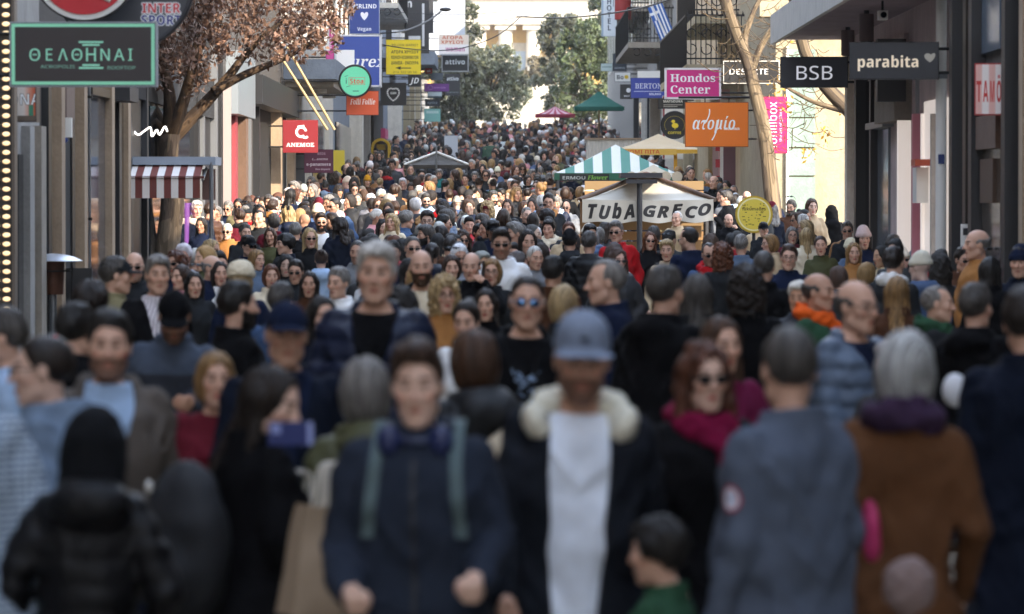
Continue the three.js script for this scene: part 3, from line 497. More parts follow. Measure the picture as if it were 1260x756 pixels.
// side of the bulbs: grey stone shop with a bulb-lit sign column
const bulbM = mat('#fff0cc', 0.4, { emissive: col('#ffd8a0'), emissiveIntensity: 0.25 }, 'lit');
{
  const b = building('corner_shop', 'grey stone shop behind the column of round bulbs', 36, 43.5, LX, M.greyStone, 13);
  pier(b, 'column', 26, 37, LX, M.greyStone, 155, 420, 0.4); pier(b, 'column', 38, 51, LX, M.warmgrey, 155, 420, 0.45);
  bay(b, 'shop_window', 20, 40, LX, M.darkglass, 190, 400);
  const c = thing('bulb_sign', 'tall narrow sign column lined with rows of warm lit bulbs', 'sign', [-4.6, 0, -40]);
  const s = F / 40; part('housing', box(-0.35, 0.125, 0, 5.6, -0.2, 0), M.dark, c); part('edge', box(0.125, 0.15, 0, 5.6, -0.22, 0.02), mat('#6e6258', 0.5), c);
  const bulb = new THREE.SphereGeometry(0.026, 10, 8).scale(1.35, 0.8, 0.7);
  for (let r = 0; r < 50; r++) for (const x of [-0.02, 0.075]) { const m = part('bulb', bulb, bulbM, c); m.position.set(x, 1.15 + r * 0.082, 0.015); }
}
// dark shopfront with beige piers
{
  const b = building('dark_shopfront', 'dark shopfront with beige stone piers beyond the bulb column', 43.5, 54, LX, M.dimwall, 13);
  for (const [a, c] of [[62, 76], [91, 104], [126, 138], [149, 158]]) pier(b, 'pier', a, c, LX, M.beigeStone, 100, 420, 0.35);
  for (const [a, c] of [[51, 62], [84, 91], [139, 149]]) pier(b, 'mullion', a, c - 2, LX, M.black, 105, 420, 0.3);
  bay(b, 'door_panel', 78, 84, LX, M.interior, 150, 420); bay(b, 'over_door_panel', 76, 86, LX, mat('#6c5a54', 0.6), 104, 145, 0.05);
  const w = bay(b, 'shop_window', 104, 126, LX, M.blueglass, 112, 420, 0.03); bay(b, 'window_head', 104, 126, LX, M.bronze, 105, 116, 0.09);
  bay(b, 'shop_window', 138, 150, LX, M.darkglass, 125, 420, 0.03);
  pier(b, 'lintel', 132, 160, LX, M.dark, 106, 124, 1.2);
  bp('cornice', box(LX, LX + 0.35, 5.2, 5.5, -54, -43.5), M.greyStone, b);
}
{ // small fittings on the near fronts
  const fit = (label, cat, name, p, parts) => { const o = thing(name, label, cat, p); for (const [n, g, m] of parts) part(n, g, m, o); return o; };
  const p1 = at(140, 300, 47.6); fit('thin grey cable conduit climbing the dark shopfront', 'conduit', 'conduit', [-4.5, 0, -47.6], [['tube', rod([0, 0, 0], [0, 4.6, 0], 0.016, 0.016, 8), M.steel], ['clip', box(-0.03, 0.03, 1.9, 1.93, -0.03, 0.02), M.iron], ['clip', box(-0.03, 0.03, 3.2, 3.23, -0.03, 0.02), M.iron]]);
  fit('small white alarm box on the beige pier under the mint bordered sign', 'alarm box', 'alarm_box', [-4.52, 2.75, -45.2], [['box', box(-0.07, 0.07, 0, 0.2, -0.05, 0.05), M.white], ['lamp_dome', new THREE.SphereGeometry(0.035, 12, 8).translate(0, -0.02, 0.02), mat('#2d4c9c', 0.3)]]);
  fit('white intercom plate by the black window frames', 'intercom', 'intercom', [4.5, 1.62, -44.2], [['plate', box(-0.06, 0.06, 0, 0.26, -0.02, 0.02), M.white], ['grille', box(-0.04, 0.04, 0.15, 0.22, 0.02, 0.026), M.dark]]);
  fit('black security camera under the pale slab', 'security camera', 'security_camera', [4.1, 4.16, -49.5], [['body', box(-0.05, 0.05, -0.05, 0.05, -0.1, 0.14), M.white], ['lens', rod([0, 0, 0.14], [0, 0, 0.17], 0.035, 0.035, 12), M.darkglass], ['arm', rod([0, 0.05, 0], [0, 0.17, 0], 0.015, 0.015, 6), M.iron]]);
}
// black glass front behind the brown tree with a neon word
{
  const b = building('black_glass_shop', 'black glass shop with a white neon squiggle behind the brown tree', 54, 68.5, LX, M.black, 13);
  for (const [a, c, m] of [[174, 181, M.dark], [236, 244, M.black], [246, 251, M.alu], [259, 267, M.alu]]) pier(b, 'post', a, c, LX, m, 60, 420, 0.25);
  bay(b, 'shop_window', 182, 236, LX, M.darkglass, 130, 420, 0.03); bay(b, 'fascia', 160, 262, LX, M.interior, 60, 120, 0.06);
  bay(b, 'violet_display', 226, 232, LX, mat('#6a3a86', 0.5), 250, 330, 0.05);
  const n = thing('neon_sign', 'white neon squiggle glowing in the black shopfront behind the tree', 'neon sign', [LX, 3, -54.5]);
  const P = [[157, 157], [163, 160], [170, 166], [178, 161], [185, 157], [187, 168], [193, 160], [196, 166], [203, 156], [206, 162]].map(([x, y]) => at(x, y, 54.5).sub(n.position));
  part('tube', tube(P, 0.012, 60, 6), mat('#ffffff', 0.3, { emissive: col('#fff4e6'), emissiveIntensity: 0.6 }, 'neon'), n);
}
{
  const b = building('poster_shop', 'shopfront with a bright white and pink poster strip past the brown tree', 68.5, 90, LX, M.dimwall, 14);
  pier(b, 'pier', 268, 272, LX, M.black, 40, 330); const p = pier(b, 'poster', 273, 284, LX, mat('#9c8f8c', 0.5), 100, 330, 0.12); pier(b, 'red_strip', 285, 290, LX, mat('#8f3c44', 0.5), 138, 300, 0.6).position.z += 0.01;
  pier(b, 'column', 291, 303, LX, M.brownStone, 140, 330, 0.6); pier(b, 'post', 303, 309, LX, M.alu, 88, 330, 0.2); pier(b, 'post', 311, 319, LX, M.black, 88, 330, 0.3);
  pier(b, 'column', 332, 345, LX, M.beigeStone, 138, 330, 0.7); bay(b, 'doorway', 319, 332, LX, M.interior, 120, 330); bay(b, 'doorway', 345, 351, LX, M.interior, 95, 330);
  bay(b, 'white_panel', 278, 300, LX, mat('#7d848a', 0.3), 62, 140, 0.2); bay(b, 'fascia', 302, 350, LX, M.black, 92, 128, 0.3);
  upperWindows(b, LX, 69, 90, [6.2, 9.4]);
  for (let k = 0; k < 8; k++) bp('shutter_slat', box(LX + 0.05, LX + 0.95, 5.2 + k * 0.13, 5.28 + k * 0.13, -88.2, -88.1), M.whitewall, b);
}
{
  const b = building('marquee_building', 'pale building with a projecting grey marquee above the red square sign', 90, 115, LX, M.whitewall, 15);
  bp('marquee', box(LX, -3.55, 4.55, 4.95, -98, -90), M.bluegrey, b); bp('marquee_soffit', box(LX, -3.6, 4.4, 4.55, -97.8, -90.3), M.warmgrey, b);
  for (let k = 0; k < 2; k++) bp('downlight', new THREE.CylinderGeometry(0.14, 0.14, 0.1, 16).translate(-3.95, 4.36, -92 - k * 4.5), M.white, b);
  pier(b, 'column', 353, 362, LX, M.beigeStone, 140, 330, 0.7); bay(b, 'doorway', 363, 374, LX, M.interior, 150, 330); pier(b, 'column', 376, 382, LX, M.whitewall, 140, 330, 0.7);
  bay(b, 'shop_window', 383, 398, LX, M.blueglass, 150, 330, 0.03); pier(b, 'column', 400, 405, LX, M.whitewall, 140, 330, 0.7);
  pier(b, 'poster', 404, 424, LX, mat('#d8c23c', 0.6), 185, 232, 0.08);
  upperWindows(b, LX, 90, 115, [6.4, 9.6]); balcony(b, LX, 96, 113, 8.6, 1, M.whitewall);
  for (const o of [0, 0.22]) { const r = rod(at(338 + o * 70, 58, 88).toArray(), at(403 + o * 40, 160, 88).toArray(), 0.026, 0.026, 8); bp('pale_awning_arm', r, mat('#a58f68', 0.6), b); }
  const ac = bp('air_conditioner', box(-4.6, -3.9, 5.3, 5.95, -95.4, -95), M.white, b); for (let k = 0; k < 6; k++) part('grille_bar', world(box(-4.5, -4.0, 5.36 + k * 0.09, 5.4 + k * 0.09, -94.99, -94.97), b), M.greyStone, ac);
}
{
  const b = building('white_column_building', 'building with white columns and dark shop doors by the yellow niche', 115, 158, LX, M.bluegrey, 16);
  pier(b, 'column', 430, 446, LX, M.whitewall, 140, 260, 1); pier(b, 'column', 446, 455, LX, M.greyStone, 140, 260, 1); bay(b, 'doorway', 456, 468, LX, M.interior, 120, 260, 0.1); bay(b, 'pink_light', 465, 469, LX, mat('#d0487e', 0.5), 158, 170, 0.25);
  bay(b, 'shop_window', 412, 430, LX, M.darkglass, 150, 260, 0.04); bp('canopy', box(LX, -3.3, 6.4, 6.55, -150, -135), M.bluegrey, b);
  upperWindows(b, LX, 116, 158, [6, 9.2, 12.4]); balcony(b, LX, 118, 134, 8.4, 1.1, M.whitewall); balcony(b, LX, 138, 156, 8.2, 1.1, M.whitewall);
  pier(b, 'banner', 475, 482, LX, mat('#26282e', 0.6), -60, 60, 0.1);
}
{
  const b = building('cream_column_building', 'building with cream fluted columns and dark glass at the far end of the row', 158, 222, LX, M.bluegrey, 18);
  pier(b, 'column', 477, 494, LX, M.whitewall, 130, 215, 1); pier(b, 'column', 496, 504, LX, M.cream, 118, 200, 1); pier(b, 'column', 504, 510, LX, M.cream, 100, 200, 1); pier(b, 'column', 511, 517, LX, M.cream, 100, 200, 1);
  bay(b, 'shop_window', 516, 524, LX, M.blueglass, 90, 190, 0.1); bp('canopy', box(LX, -2.9, 7.2, 7.7, -176, -168), M.bluegrey, b);
  upperWindows(b, LX, 160, 220, [9.6, 12.8]); balcony(b, LX, 184, 206, 11.4, 1.2, M.whitewall);
  bp('dark_banner', box(LX + 0.1, -3.2, 8.9, 13, -182.2, -182), mat('#2b2d33', 0.7), b);
  bp('pale_banner', box(LX + 0.2, -2.3, 9.2, 14.5, -219, -218.8), mat('#a9b0bc', 0.6), b);
}

// the other side
const LIT = mat('#e4dcd8', 0.5, { emissive: col('#fff1e6'), emissiveIntensity: 0.09 }, 'litshop');
{
  const b = building('dark_framed_shop', 'shop with tall black window frames past the white drainpipe', 34, 47, RX, M.dimwall, 9);
  for (const [a, c, m] of [[1186, 1171, M.black], [1194, 1188, M.bronze], [1213, 1195, M.black], [1257, 1236, M.black], [1275, 1258, M.beigeStone]]) pier(b, 'window_frame', a, c, RX, m, -200, 460, 0.3);
  bay(b, 'shop_window', 1214, 1236, RX, mat('#5a5048', 0.1), 150, 420, 0.04); bay(b, 'shop_window', 1186, 1195, RX, mat('#857a70', 0.15), -100, 420, 0.02); bay(b, 'window_head', 1212, 1238, RX, M.brownStone, 140, 182, 0.1); bay(b, 'brown_display', 1216, 1232, RX, M.darkwood, 195, 250, 0.08); bay(b, 'upper_window', 1214, 1236, RX, mat('#5d6c7c', 0.15), -160, 60, 0.05);
  bay(b, 'shop_window', 1275, 1330, RX, M.darkglass, -100, 420, 0.04);
  const p = thing('drainpipe', 'white painted drainpipe on the wall beside the black framed shop', 'drainpipe', [RX - 0.06, 0, -47.3]); part('pipe', rod([0, 0, 0], [0, 7, 0], 0.058, 0.058, 14), M.white, p); for (const y of [1.2, 3.4, 5.6]) part('clamp', rod([0, y, 0], [0, y + 0.05, 0], 0.07, 0.07, 14), M.alu, p); part('sticker', box(-0.035, 0.03, 2.5, 2.6, 0.055, 0.063), mat('#3c4a7a', 0.6), p);
}
{
  const b = building('display_shop', 'pale shop with bright displays under the projecting slab', 47.6, 61, RX, M.pinkwall, 7.6);
  bp('slab', box(RX, 3.62, 4.32, 4.62, -61.5, -46.5), plaster('#9a8a90'), b); bp('slab_edge', box(3.56, 3.62, 4.26, 4.66, -61.6, -46.4), M.whitewall, b);
  pier(b, 'end_pier', 1052, 1042, RX, plaster('#efe7d6'), 22, 380, 0.4); pier(b, 'door_frame', 1068, 1053, RX, M.black, 92, 380, 0.3); pier(b, 'door_frame', 1082, 1071, RX, M.black, 95, 380, 0.2); bay(b, 'door_glass', 1072, 1058, RX, M.darkglass, 100, 380, 0.03);
  bay(b, 'shop_window', 1096, 1083, RX, mat('#7c8288', 0.1), 145, 380, 0.03); bay(b, 'metal_band', 1100, 1078, RX, M.alu, 148, 156, 0.14); bay(b, 'wooden_box', 1122, 1096, RX, plaster('#8d8378'), 92, 148, 0.2);
  for (const [a, c, m] of [[1121, 1105, LIT], [1133, 1123, mat('#d98a98', 0.6)], [1141, 1134, LIT], [1158, 1146, plaster('#bfb8b2')]]) pier(b, 'display_panel', a, c, RX, m, 140, 380, 0.14);
  bay(b, 'display_window', 1164, 1140, RX, LIT, 120, 330, 0.03); pier(b, 'white_shelf', 1146, 1128, RX, M.white, 206, 250, 0.5); pier(b, 'red_shelf_edge', 1150, 1126, RX, mat('#b7543c', 0.6), 196, 204, 0.5);
  pier(b, 'window_post', 1131, 1127, RX, M.alu, 60, 380, 0.1);
  for (const [px, y] of [[1043, 37], [1066, 21]]) { const l = thing('ceiling_spotlight', px < 1050 ? 'grey brown cylinder spotlight under the slab, the one above the pale end pier' : 'grey brown cylinder spotlight under the slab, the one over the doors', 'spotlight', [wx(px, F / (px < 1050 ? 57 : 52)), 4.32, px < 1050 ? -57 : -52]); part('cylinder', rod([0, -0.36, 0], [0, -0.04, 0], 0.085, 0.085, 16), mat('#6a5a58', 0.6), l); part('stem', rod([0, -0.04, 0], [0, 0, 0], 0.03, 0.03, 8), M.dark, l); part('lens', rod([0, -0.37, 0], [0, -0.36, 0], 0.07, 0.07, 16), M.darkglass, l); }
}
{
  const b = building('cream_building', 'cream side wall with pale mint shutters past the side street', 78, 90, RX, M.cream, 14);
  const mint = plaster('#8ea69d'), s = F / 78;
  const rows = [60, 90, 145, 182, 217, 300];
  for (let i = 0; i < 5; i++) bp('mint_panel', box(wx(970, s), wx(1003, s), wy(rows[i + 1] - 1, s), wy(rows[i] + 1, s), -78.05, -77.95), mint, b);
  bp('mint_frame', box(wx(967, s), wx(970, s), 0, wy(58, s), -78.05, -77.92), M.white, b); bp('plinth', box(RX - 0.05, RX + 2.4, -0.5, 0.9, -78.1, -77.85), M.warmgrey, b);
  bp('cornice', box(RX - 0.3, RX + 3, 5.3, 5.6, -78.4, -77.6), M.cream, b); upperWindows(b, RX, 78, 90, [6.3, 9.4]);
}
{
  const b = building('balcony_building', 'cream building with ornate iron balconies behind the orange sign', 90, 125, RX, plaster('#bfae94'), 14);
  balcony(b, RX, 88.5, 104, 4.8, 1.15, M.cream); balcony(b, RX, 90.5, 100, 5.85, 0.9, M.cream);
  pier(b, 'red_striped_post', 898, 884, RX, mat('#c9a0a2', 0.6), 110, 330, 0.1); bay(b, 'mauve_display', 897, 880, RX, mat('#8a6a72', 0.4), 120, 330, 0.06); bay(b, 'cream_door', 878, 862, RX, M.cream, 150, 300, 0.12); bay(b, 'dark_door', 860, 850, RX, M.darkglass, 150, 300, 0.05);
  for (const [a, c] of [[862, 856], [850, 842], [840, 832]]) pier(b, 'column', a, c, RX, M.cream, 120, 260, 0.8);
  upperWindows(b, RX, 92, 125, [9, 12]);
  const d = thing('display_kiosk', 'mauve advertising panel with pale lamps and red stripes behind the plane tree', 'advertising panel', [4.65, gy(92), -92]);
  part('frame', box(-0.36, 0.42, 0, 3.3, -0.16, 0), M.white, d); part('poster', box(-0.3, 0.36, 0.4, 3.22, -0.02, 0.012), new THREE.MeshStandardMaterial({ roughness: 0.4, map: canvas(128, 512, (g, w, h) => { g.fillStyle = '#8a626a'; g.fillRect(0, 0, w, h); g.fillStyle = '#6f4a52'; g.fillRect(0, 0, w, 150); g.fillStyle = '#e8d8d4'; for (const x of [40, 95]) { g.beginPath(); g.moveTo(x - 8, 210); g.lineTo(x + 8, 210); g.lineTo(x + 16, 250); g.lineTo(x - 16, 250); g.fill(); } g.fillStyle = '#b98a88'; for (const x of [10, 60]) { g.beginPath(); g.ellipse(x + 30, 330, 26, 60, 0, 0, 7); g.fill(); } g.fillStyle = '#f0e6e2'; g.font = 'italic 46px serif'; g.fillText('M', 60, 460); }) }), d);
  for (let k = 0; k < 9; k++) part('red_stripe', box(-0.46, -0.37, 0.2 + k * 0.34, 0.37 + k * 0.34, -0.06, 0.0), mat('#b8303c', 0.6), d);
}
{
  const b = building('far_side_building', 'pale grey building behind the blue and black hanging signs', 125, 215, RX, M.greyStone, 16);
  for (const [a, c, m] of [[829, 815, M.whitewall], [812, 800, M.warmgrey], [798, 790, M.whitewall], [786, 780, M.dark]]) pier(b, 'column', a, c, RX, m, 100, 230, 1);
  bay(b, 'shop_window', 800, 790, RX, M.darkglass, 120, 230, 0.1); upperWindows(b, RX, 128, 212, [8, 11.2, 14.4]);
  balcony(b, RX, 127, 142, 6.6, 1.3, M.warmgrey); balcony(b, RX, 128, 142, 9.0, 1.3, M.warmgrey); balcony(b, RX, 150, 170, 8.6, 1.2, M.warmgrey);
  bp('red_column', new THREE.CylinderGeometry(0.27, 0.27, 3.2, 18).translate(3.62, 9.6, -146), mat('#9c2f2c', 0.6), b);
  bp('white_box', box(3.55, 4.6, 5.2, 5.75, -126.5, -126), M.white, b);
}

// the palace at the top of the square, seen between the trees
{
  const D = 430, y0 = 11, b = thing('palace', 'pale yellow palace with white columns at the head of the square', 'building', [0, y0, -D]);
  const yel = plaster('#c9a45c'), wht = plaster('#c4beb2'), X = (px) => wx(px, F / D);
  part('wall', box(-30, 30, -2, 19, -14, 0), yel, b);
  for (const px of [556, 590, 622, 656, 690]) { const x = X(px); part('column', new THREE.CylinderGeometry(0.66, 0.76, 7.4, 18).translate(x, 3.7, 1.4), wht, b); part('capital', box(x - 1, x + 1, 7.4, 7.9, 0.5, 2.3), wht, b); part('column_base', box(x - 1, x + 1, -0.1, 0.3, 0.5, 2.4), wht, b); }
  part('entablature', box(-14, 14, 7.9, 10.4, -0.2, 2.6), wht, b); part('cornice', box(-14.5, 14.5, 10.4, 10.8, -0.3, 3.2), wht, b); part('attic', box(-14, 14, 10.8, 15, -0.2, 1.8), wht, b); part('steps', box(-14, 14, -2, -0.1, -0.5, 5), wht, b);
  for (const [px, q] of [[606, 0], [573, 0], [673, 0], [639, 1]]) { const x = X(px), f = part('window', box(x - 0.8, x + 0.8, q ? 0 : 1.2, q ? 6.2 : 6, -0.1, 0.1), q ? wht : yel, b); part('pane', box(x - 0.6, x + 0.6, q ? 0.1 : 1.5, q ? 5.4 : 5.6, -0.05, q ? 0.13 : 0.05), mat('#8da0b4', 0.3), f); }
  for (const px of [592, 612, 645]) { const x = X(px); part('window', box(x - 0.5, x + 0.5, 12, 14, 1.7, 1.85), mat('#9fb4c4', 0.3), b); }
  const st = thing('marble_steps', 'wide pale marble steps climbing to the palace between the trees', 'steps', [wx(662, F / 262), gy(255), -255]); for (let k = 0; k < 16; k++) part('step', box(-4, 4, k * 0.19 - 0.4, (k + 1) * 0.19, -20, -k * 0.9), wht, st);
}

// ---------------------------------------------------------------- trees
const leafTex = (c) => mat(c, 0.7, { side: THREE.DoubleSide }, 'leaf');
function leaves(n, place, size, flat = 0.5) {
  const P = new Float32Array(n * 12), N = new Float32Array(n * 12), C = new Float32Array(n * 12), T = [], q = new THREE.Quaternion(), e = new THREE.Euler(), v = new THREE.Vector3(), nn = new THREE.Vector3();
  for (let i = 0; i < n; i++) {
    const [x, y, z, tone] = place(i), s = size * ran(0.6, 1.3); e.set(ran(-1.6, 1.6) * flat * 2, ran(0, 6.3), ran(-1.6, 1.6)); q.setFromEuler(e); nn.set(0, 0, 1).applyQuaternion(q);
    [[0, -s], [s * 0.42, 0], [0, s], [-s * 0.42, 0]].forEach(([a, b], k) => { v.set(a, b, k & 1 ? s * 0.12 : 0).applyQuaternion(q); const o = i * 12 + k * 3; P[o] = x + v.x; P[o + 1] = y + v.y; P[o + 2] = z + v.z; N[o] = nn.x; N[o + 1] = nn.y; N[o + 2] = nn.z; C[o] = C[o + 1] = C[o + 2] = tone; });
    T.push(i * 4, i * 4 + 1, i * 4 + 2, i * 4, i * 4 + 2, i * 4 + 3);
  }
  const g = new THREE.BufferGeometry(); g.setAttribute('position', new THREE.BufferAttribute(P, 3)); g.setAttribute('normal', new THREE.BufferAttribute(N, 3)); g.setAttribute('color', new THREE.BufferAttribute(C, 3)); g.setIndex(T); return g;
}
const leafMat = (c) => { const m = new THREE.MeshPhysicalMaterial({ color: col(c), roughness: 0.75, vertexColors: true, transmission: 0.42, thickness: 0 }); m.name = 'leaf'; return m; };
const barkTex = noiseTex(256, (u, v) => { const p = vn(u * 14, v * 7, 1) > 0.1 ? 30 : -12, q = vn(u * 40, v * 25, 4) * 16; const m = vn(u * 9, v * 4, 7) > 0.22 ? -48 : 0; return [180 + p + q + m, 172 + p + q + m, 156 + p + q + m * 0.8]; }); barkTex.repeat.set(1, 3);
const bark = (c) => mat(c, 0.9, { map: barkTex, bumpMap: barkTex, bumpScale: 0.012 }, 'bark');
function limb(points, r0, r1, seg = 20) {
  const c = new THREE.CatmullRomCurve3(points), g = new THREE.TubeGeometry(c, seg, 1, 10, false), p = g.attributes.position, o = new THREE.Vector3(), v = new THREE.Vector3();
  for (let i = 0; i < p.count; i++) { const t = Math.floor(i / 11) / seg; c.getPointAt(t, o); v.fromBufferAttribute(p, i).sub(o).multiplyScalar(lerp(r0, r1, t) * (1 + 0.12 * vn(v.x * 3 + i % 11, v.y * 3, t * 9))); p.setXYZ(i, o.x + v.x, o.y + v.y, o.z + v.z); }
  g.computeVertexNormals(); return g;
}
{
  // the dry brown tree
  const d = 57.5, t = thing('brown_tree', 'street tree hung with dry brown leaves over the striped awning', 'tree', [wx(212, F / d), 0, -d]), L = (px, py, dz = 0) => at(px, py, d).sub(t.position).add(new THREE.Vector3(0, 0, dz));
  const tr = part('trunk', limb([new THREE.Vector3(0.02, 0, 0), L(207, 300), L(213, 250), L(206, 200), L(208, 165)], 0.17, 0.15), bark('#9a8c80'), t);
  const tips = [[[208, 170], [185, 130], [165, 95], [150, 60]], [[208, 170], [210, 120], [200, 70], [190, 10]], [[209, 172], [240, 140], [275, 100], [310, 55], [350, 20]], [[209, 172], [225, 130], [240, 80], [250, 20]], [[262, 113], [300, 92], [350, 70], [400, 40]], [[209, 168], [180, 140], [150, 120], [120, 80]]];
  tips.forEach((q, i) => part('limb', limb(q.map(([x, y], k) => L(x, y, (k / q.length) * (i % 2 ? 0.7 : -0.6))), i < 4 ? 0.10 : 0.06, 0.025), bark('#63503f'), t));
  const clumps = []; for (let i = 0; i < 330; i++) { const a = ran(0, 6.28), r = Math.sqrt(rnd()), c = [260 + Math.cos(a) * r * 170, 12 + Math.sin(a) * r * 92]; if (c[1] > 62 + (c[0] > 250 ? -((c[0] - 250) * 0.04) : 40) + ran(-15, 22)) continue; clumps.push([L(c[0], c[1], ran(-1.3, 1.3)), ran(0.08, 0.2), ran(0.7, 1.25)]); }
  const lf = leaves(15000, () => { const [c, r, k] = pick(clumps), a = ran(0, 6.28), u = rnd() * r, h = ran(-1, 1); return [c.x + Math.cos(a) * u, c.y + h * r * 1.3 - 0.05, c.z + Math.sin(a) * u, k * ran(0.7, 1.3)]; }, 0.05);
  part('crown', lf, leafMat('#856450'), t).userData.kind = 'stuff';
  const tw = clumps.filter((c, i) => i % 2 === 0).map(([c]) => rod([c.x, c.y + 0.25, c.z], [c.x + ran(-0.3, 0.3), c.y - 0.2, c.z + ran(-0.2, 0.2)], 0.008, 0.003, 4)); const twm = part('twigs', merge(tw), bark('#5c4a3c'), t); twm.userData.kind = 'stuff';
}
{
  // the bare plane tree
  const d = 72, t = thing('plane_tree', 'bare plane tree with mottled trunk in front of the magenta vertical sign', 'tree', [wx(951, F / d), gy(d), -d]), L = (px, py, dz = 0) => at(px, py, d).sub(t.position).add(new THREE.Vector3(0, 0, dz)), bk = bark('#9c8e7c');
  part('trunk', limb([new THREE.Vector3(0.05, -0.05, 0), L(953, 280), L(948, 225), L(944, 185), L(940, 160), L(928, 110), L(920, 75), L(905, 40), L(890, -8), L(880, -60)], 0.15, 0.085, 36), bk, t);
  for (const q of [[[922, 80], [916, 50], [925, 20], [942, -15]], [[924, 90], [935, 60], [955, 30], [990, 8]], [[893, 5], [880, -10], [850, -30]]]) part('limb', limb(q.map(([x, y]) => L(x, y)), 0.07, 0.03), bk, t);
  const tw = []; for (let i = 0; i < 230; i++) { const x = ran(880, 1015), y = ran(0, 190), a = L(x, y, ran(-0.9, 0.9)), b = a.clone().add(new THREE.Vector3(ran(-0.5, 0.5), ran(-0.35, 0.35), ran(-0.3, 0.3))), m = a.clone().lerp(b, 0.5).add(new THREE.Vector3(0, -0.06, 0)); if (y > 100 && x < 935) continue; tw.push(tube([a, m, b], ran(0.003, 0.008), 6, 4)); }
  part('twigs', merge(tw), bark('#9c8a70'), t).userData.kind = 'stuff';
  const spots = [[962, 105], [985, 38], [1042, 40], [968, 128], [1010, 160], [1020, 168], [980, 45], [955, 110], [995, 190], [1035, 130]];
  part('crown', leaves(170, () => { const [x, y] = pick(spots), p = L(x + ran(-9, 9), y + ran(-12, 12), ran(-0.4, 0.4)); return [p.x, p.y, p.z, ran(0.7, 1.3)]; }, 0.045), leafMat('#c89a2c'), t).userData.kind = 'stuff';
  const d2 = 69, t2 = thing('side_street_tree', 'leaning plane tree limb rising from the side street behind the black hanging sign', 'tree', [6.6, 0, -d2]), L2 = (px, py, dz = 0) => at(px, py, d2).sub(t2.position).add(new THREE.Vector3(0, 0, dz));
  part('trunk', limb([new THREE.Vector3(0, -0.1, 0), new THREE.Vector3(0.0, 1.6, 0), L2(1100, 190), L2(1045, 136), L2(1015, 105), L2(993, 70), L2(982, 30), L2(972, -40)], 0.17, 0.08, 30), bk, t2);
  part('limb', limb([L2(1050, 140), L2(1000, 125), L2(975, 112), L2(955, 100)], 0.05, 0.02), bk, t2);
}
// evergreens round the square
function cityTree(name, label, px, d, top, width, tone, n, trunkX = px) {
  const s = F / d, g0 = gy(d), t = thing(name, label, 'tree', [wx(px, s), g0, -d], 0, 'trees round the square'), h = wy(top, s) - g0, w = width / s;
  part('trunk', limb([new THREE.Vector3(0, -0.3, 0), new THREE.Vector3(0.15, h * 0.3, 0), new THREE.Vector3(-0.1, h * 0.6, 0.1), new THREE.Vector3(0.1, h * 0.85, 0)], w * 0.05, w * 0.012), bark('#5d5044'), t);
  const clumps = []; for (let i = 0; i < 120; i++) { const a = ran(0, 6.28), r = Math.sqrt(rnd()) * w * 0.5, y = lerp(0.16, 1, Math.pow(rnd(), 0.8)), e = Math.sqrt(Math.max(0.05, 1 - Math.pow((y - 0.5) / 0.56, 2))); clumps.push([Math.cos(a) * r * e, y * h, Math.sin(a) * r * e * 0.8, ran(0.05, 0.14) * w, ran(0.65, 1.3)]); }
  for (let k = 0; k < 6; k++) { const c = pick(clumps); part('limb', limb([new THREE.Vector3(0, h * 0.35, 0), new THREE.Vector3(c[0] * 0.5, lerp(h * 0.35, c[1], 0.6), c[2] * 0.5), new THREE.Vector3(c[0], c[1], c[2])], w * 0.018, w * 0.006, 8), bark('#5d5044'), t); }
  part('crown', leaves(Math.round(n * 1.5), () => { const c = pick(clumps), a = ran(0, 6.28), p = Math.acos(ran(-1, 1)), r = c[3] * Math.pow(rnd(), 0.45); return [c[0] + r * Math.sin(p) * Math.cos(a), c[1] + r * Math.cos(p), c[2] + r * Math.sin(p) * Math.sin(a), c[4] * ran(0.75, 1.25)]; }, 0.15 * Math.min(1.6, d / 230)), leafMat(tone), t).userData.kind = 'stuff';
}
cityTree('evergreen_tree', 'dark grey green tree rising behind the tall dark banner', 556, 235, -30, 70, '#4a5038', 6000);
cityTree('evergreen_tree', 'rounded grey green tree hiding the lower palace front', 600, 250, 62, 100, '#5c6246', 7000);
cityTree('evergreen_tree', 'dull olive tree above the teal box at the end of the row', 565, 226, 70, 66, '#55583e', 5000);
cityTree('evergreen_tree', 'tall grey green tree beside the palace gap', 690, 245, 20, 70, '#565a42', 5500);
cityTree('evergreen_tree', 'broad bright green tree above the green parasol', 722, 232, 25, 82, '#56643a', 7500);
cityTree('evergreen_tree', 'dense green tree tight against the blue hotel sign', 752, 238, -10, 72, '#4c5836', 6500);
cityTree('evergreen_tree', 'sparse tree with thin brown crown near the white gap', 668, 285, 72, 60, '#7a7056', 3200);
cityTree('evergreen_tree', 'low tree at the foot of the palace steps', 640, 330, 108, 50, '#6a6c50', 2500);

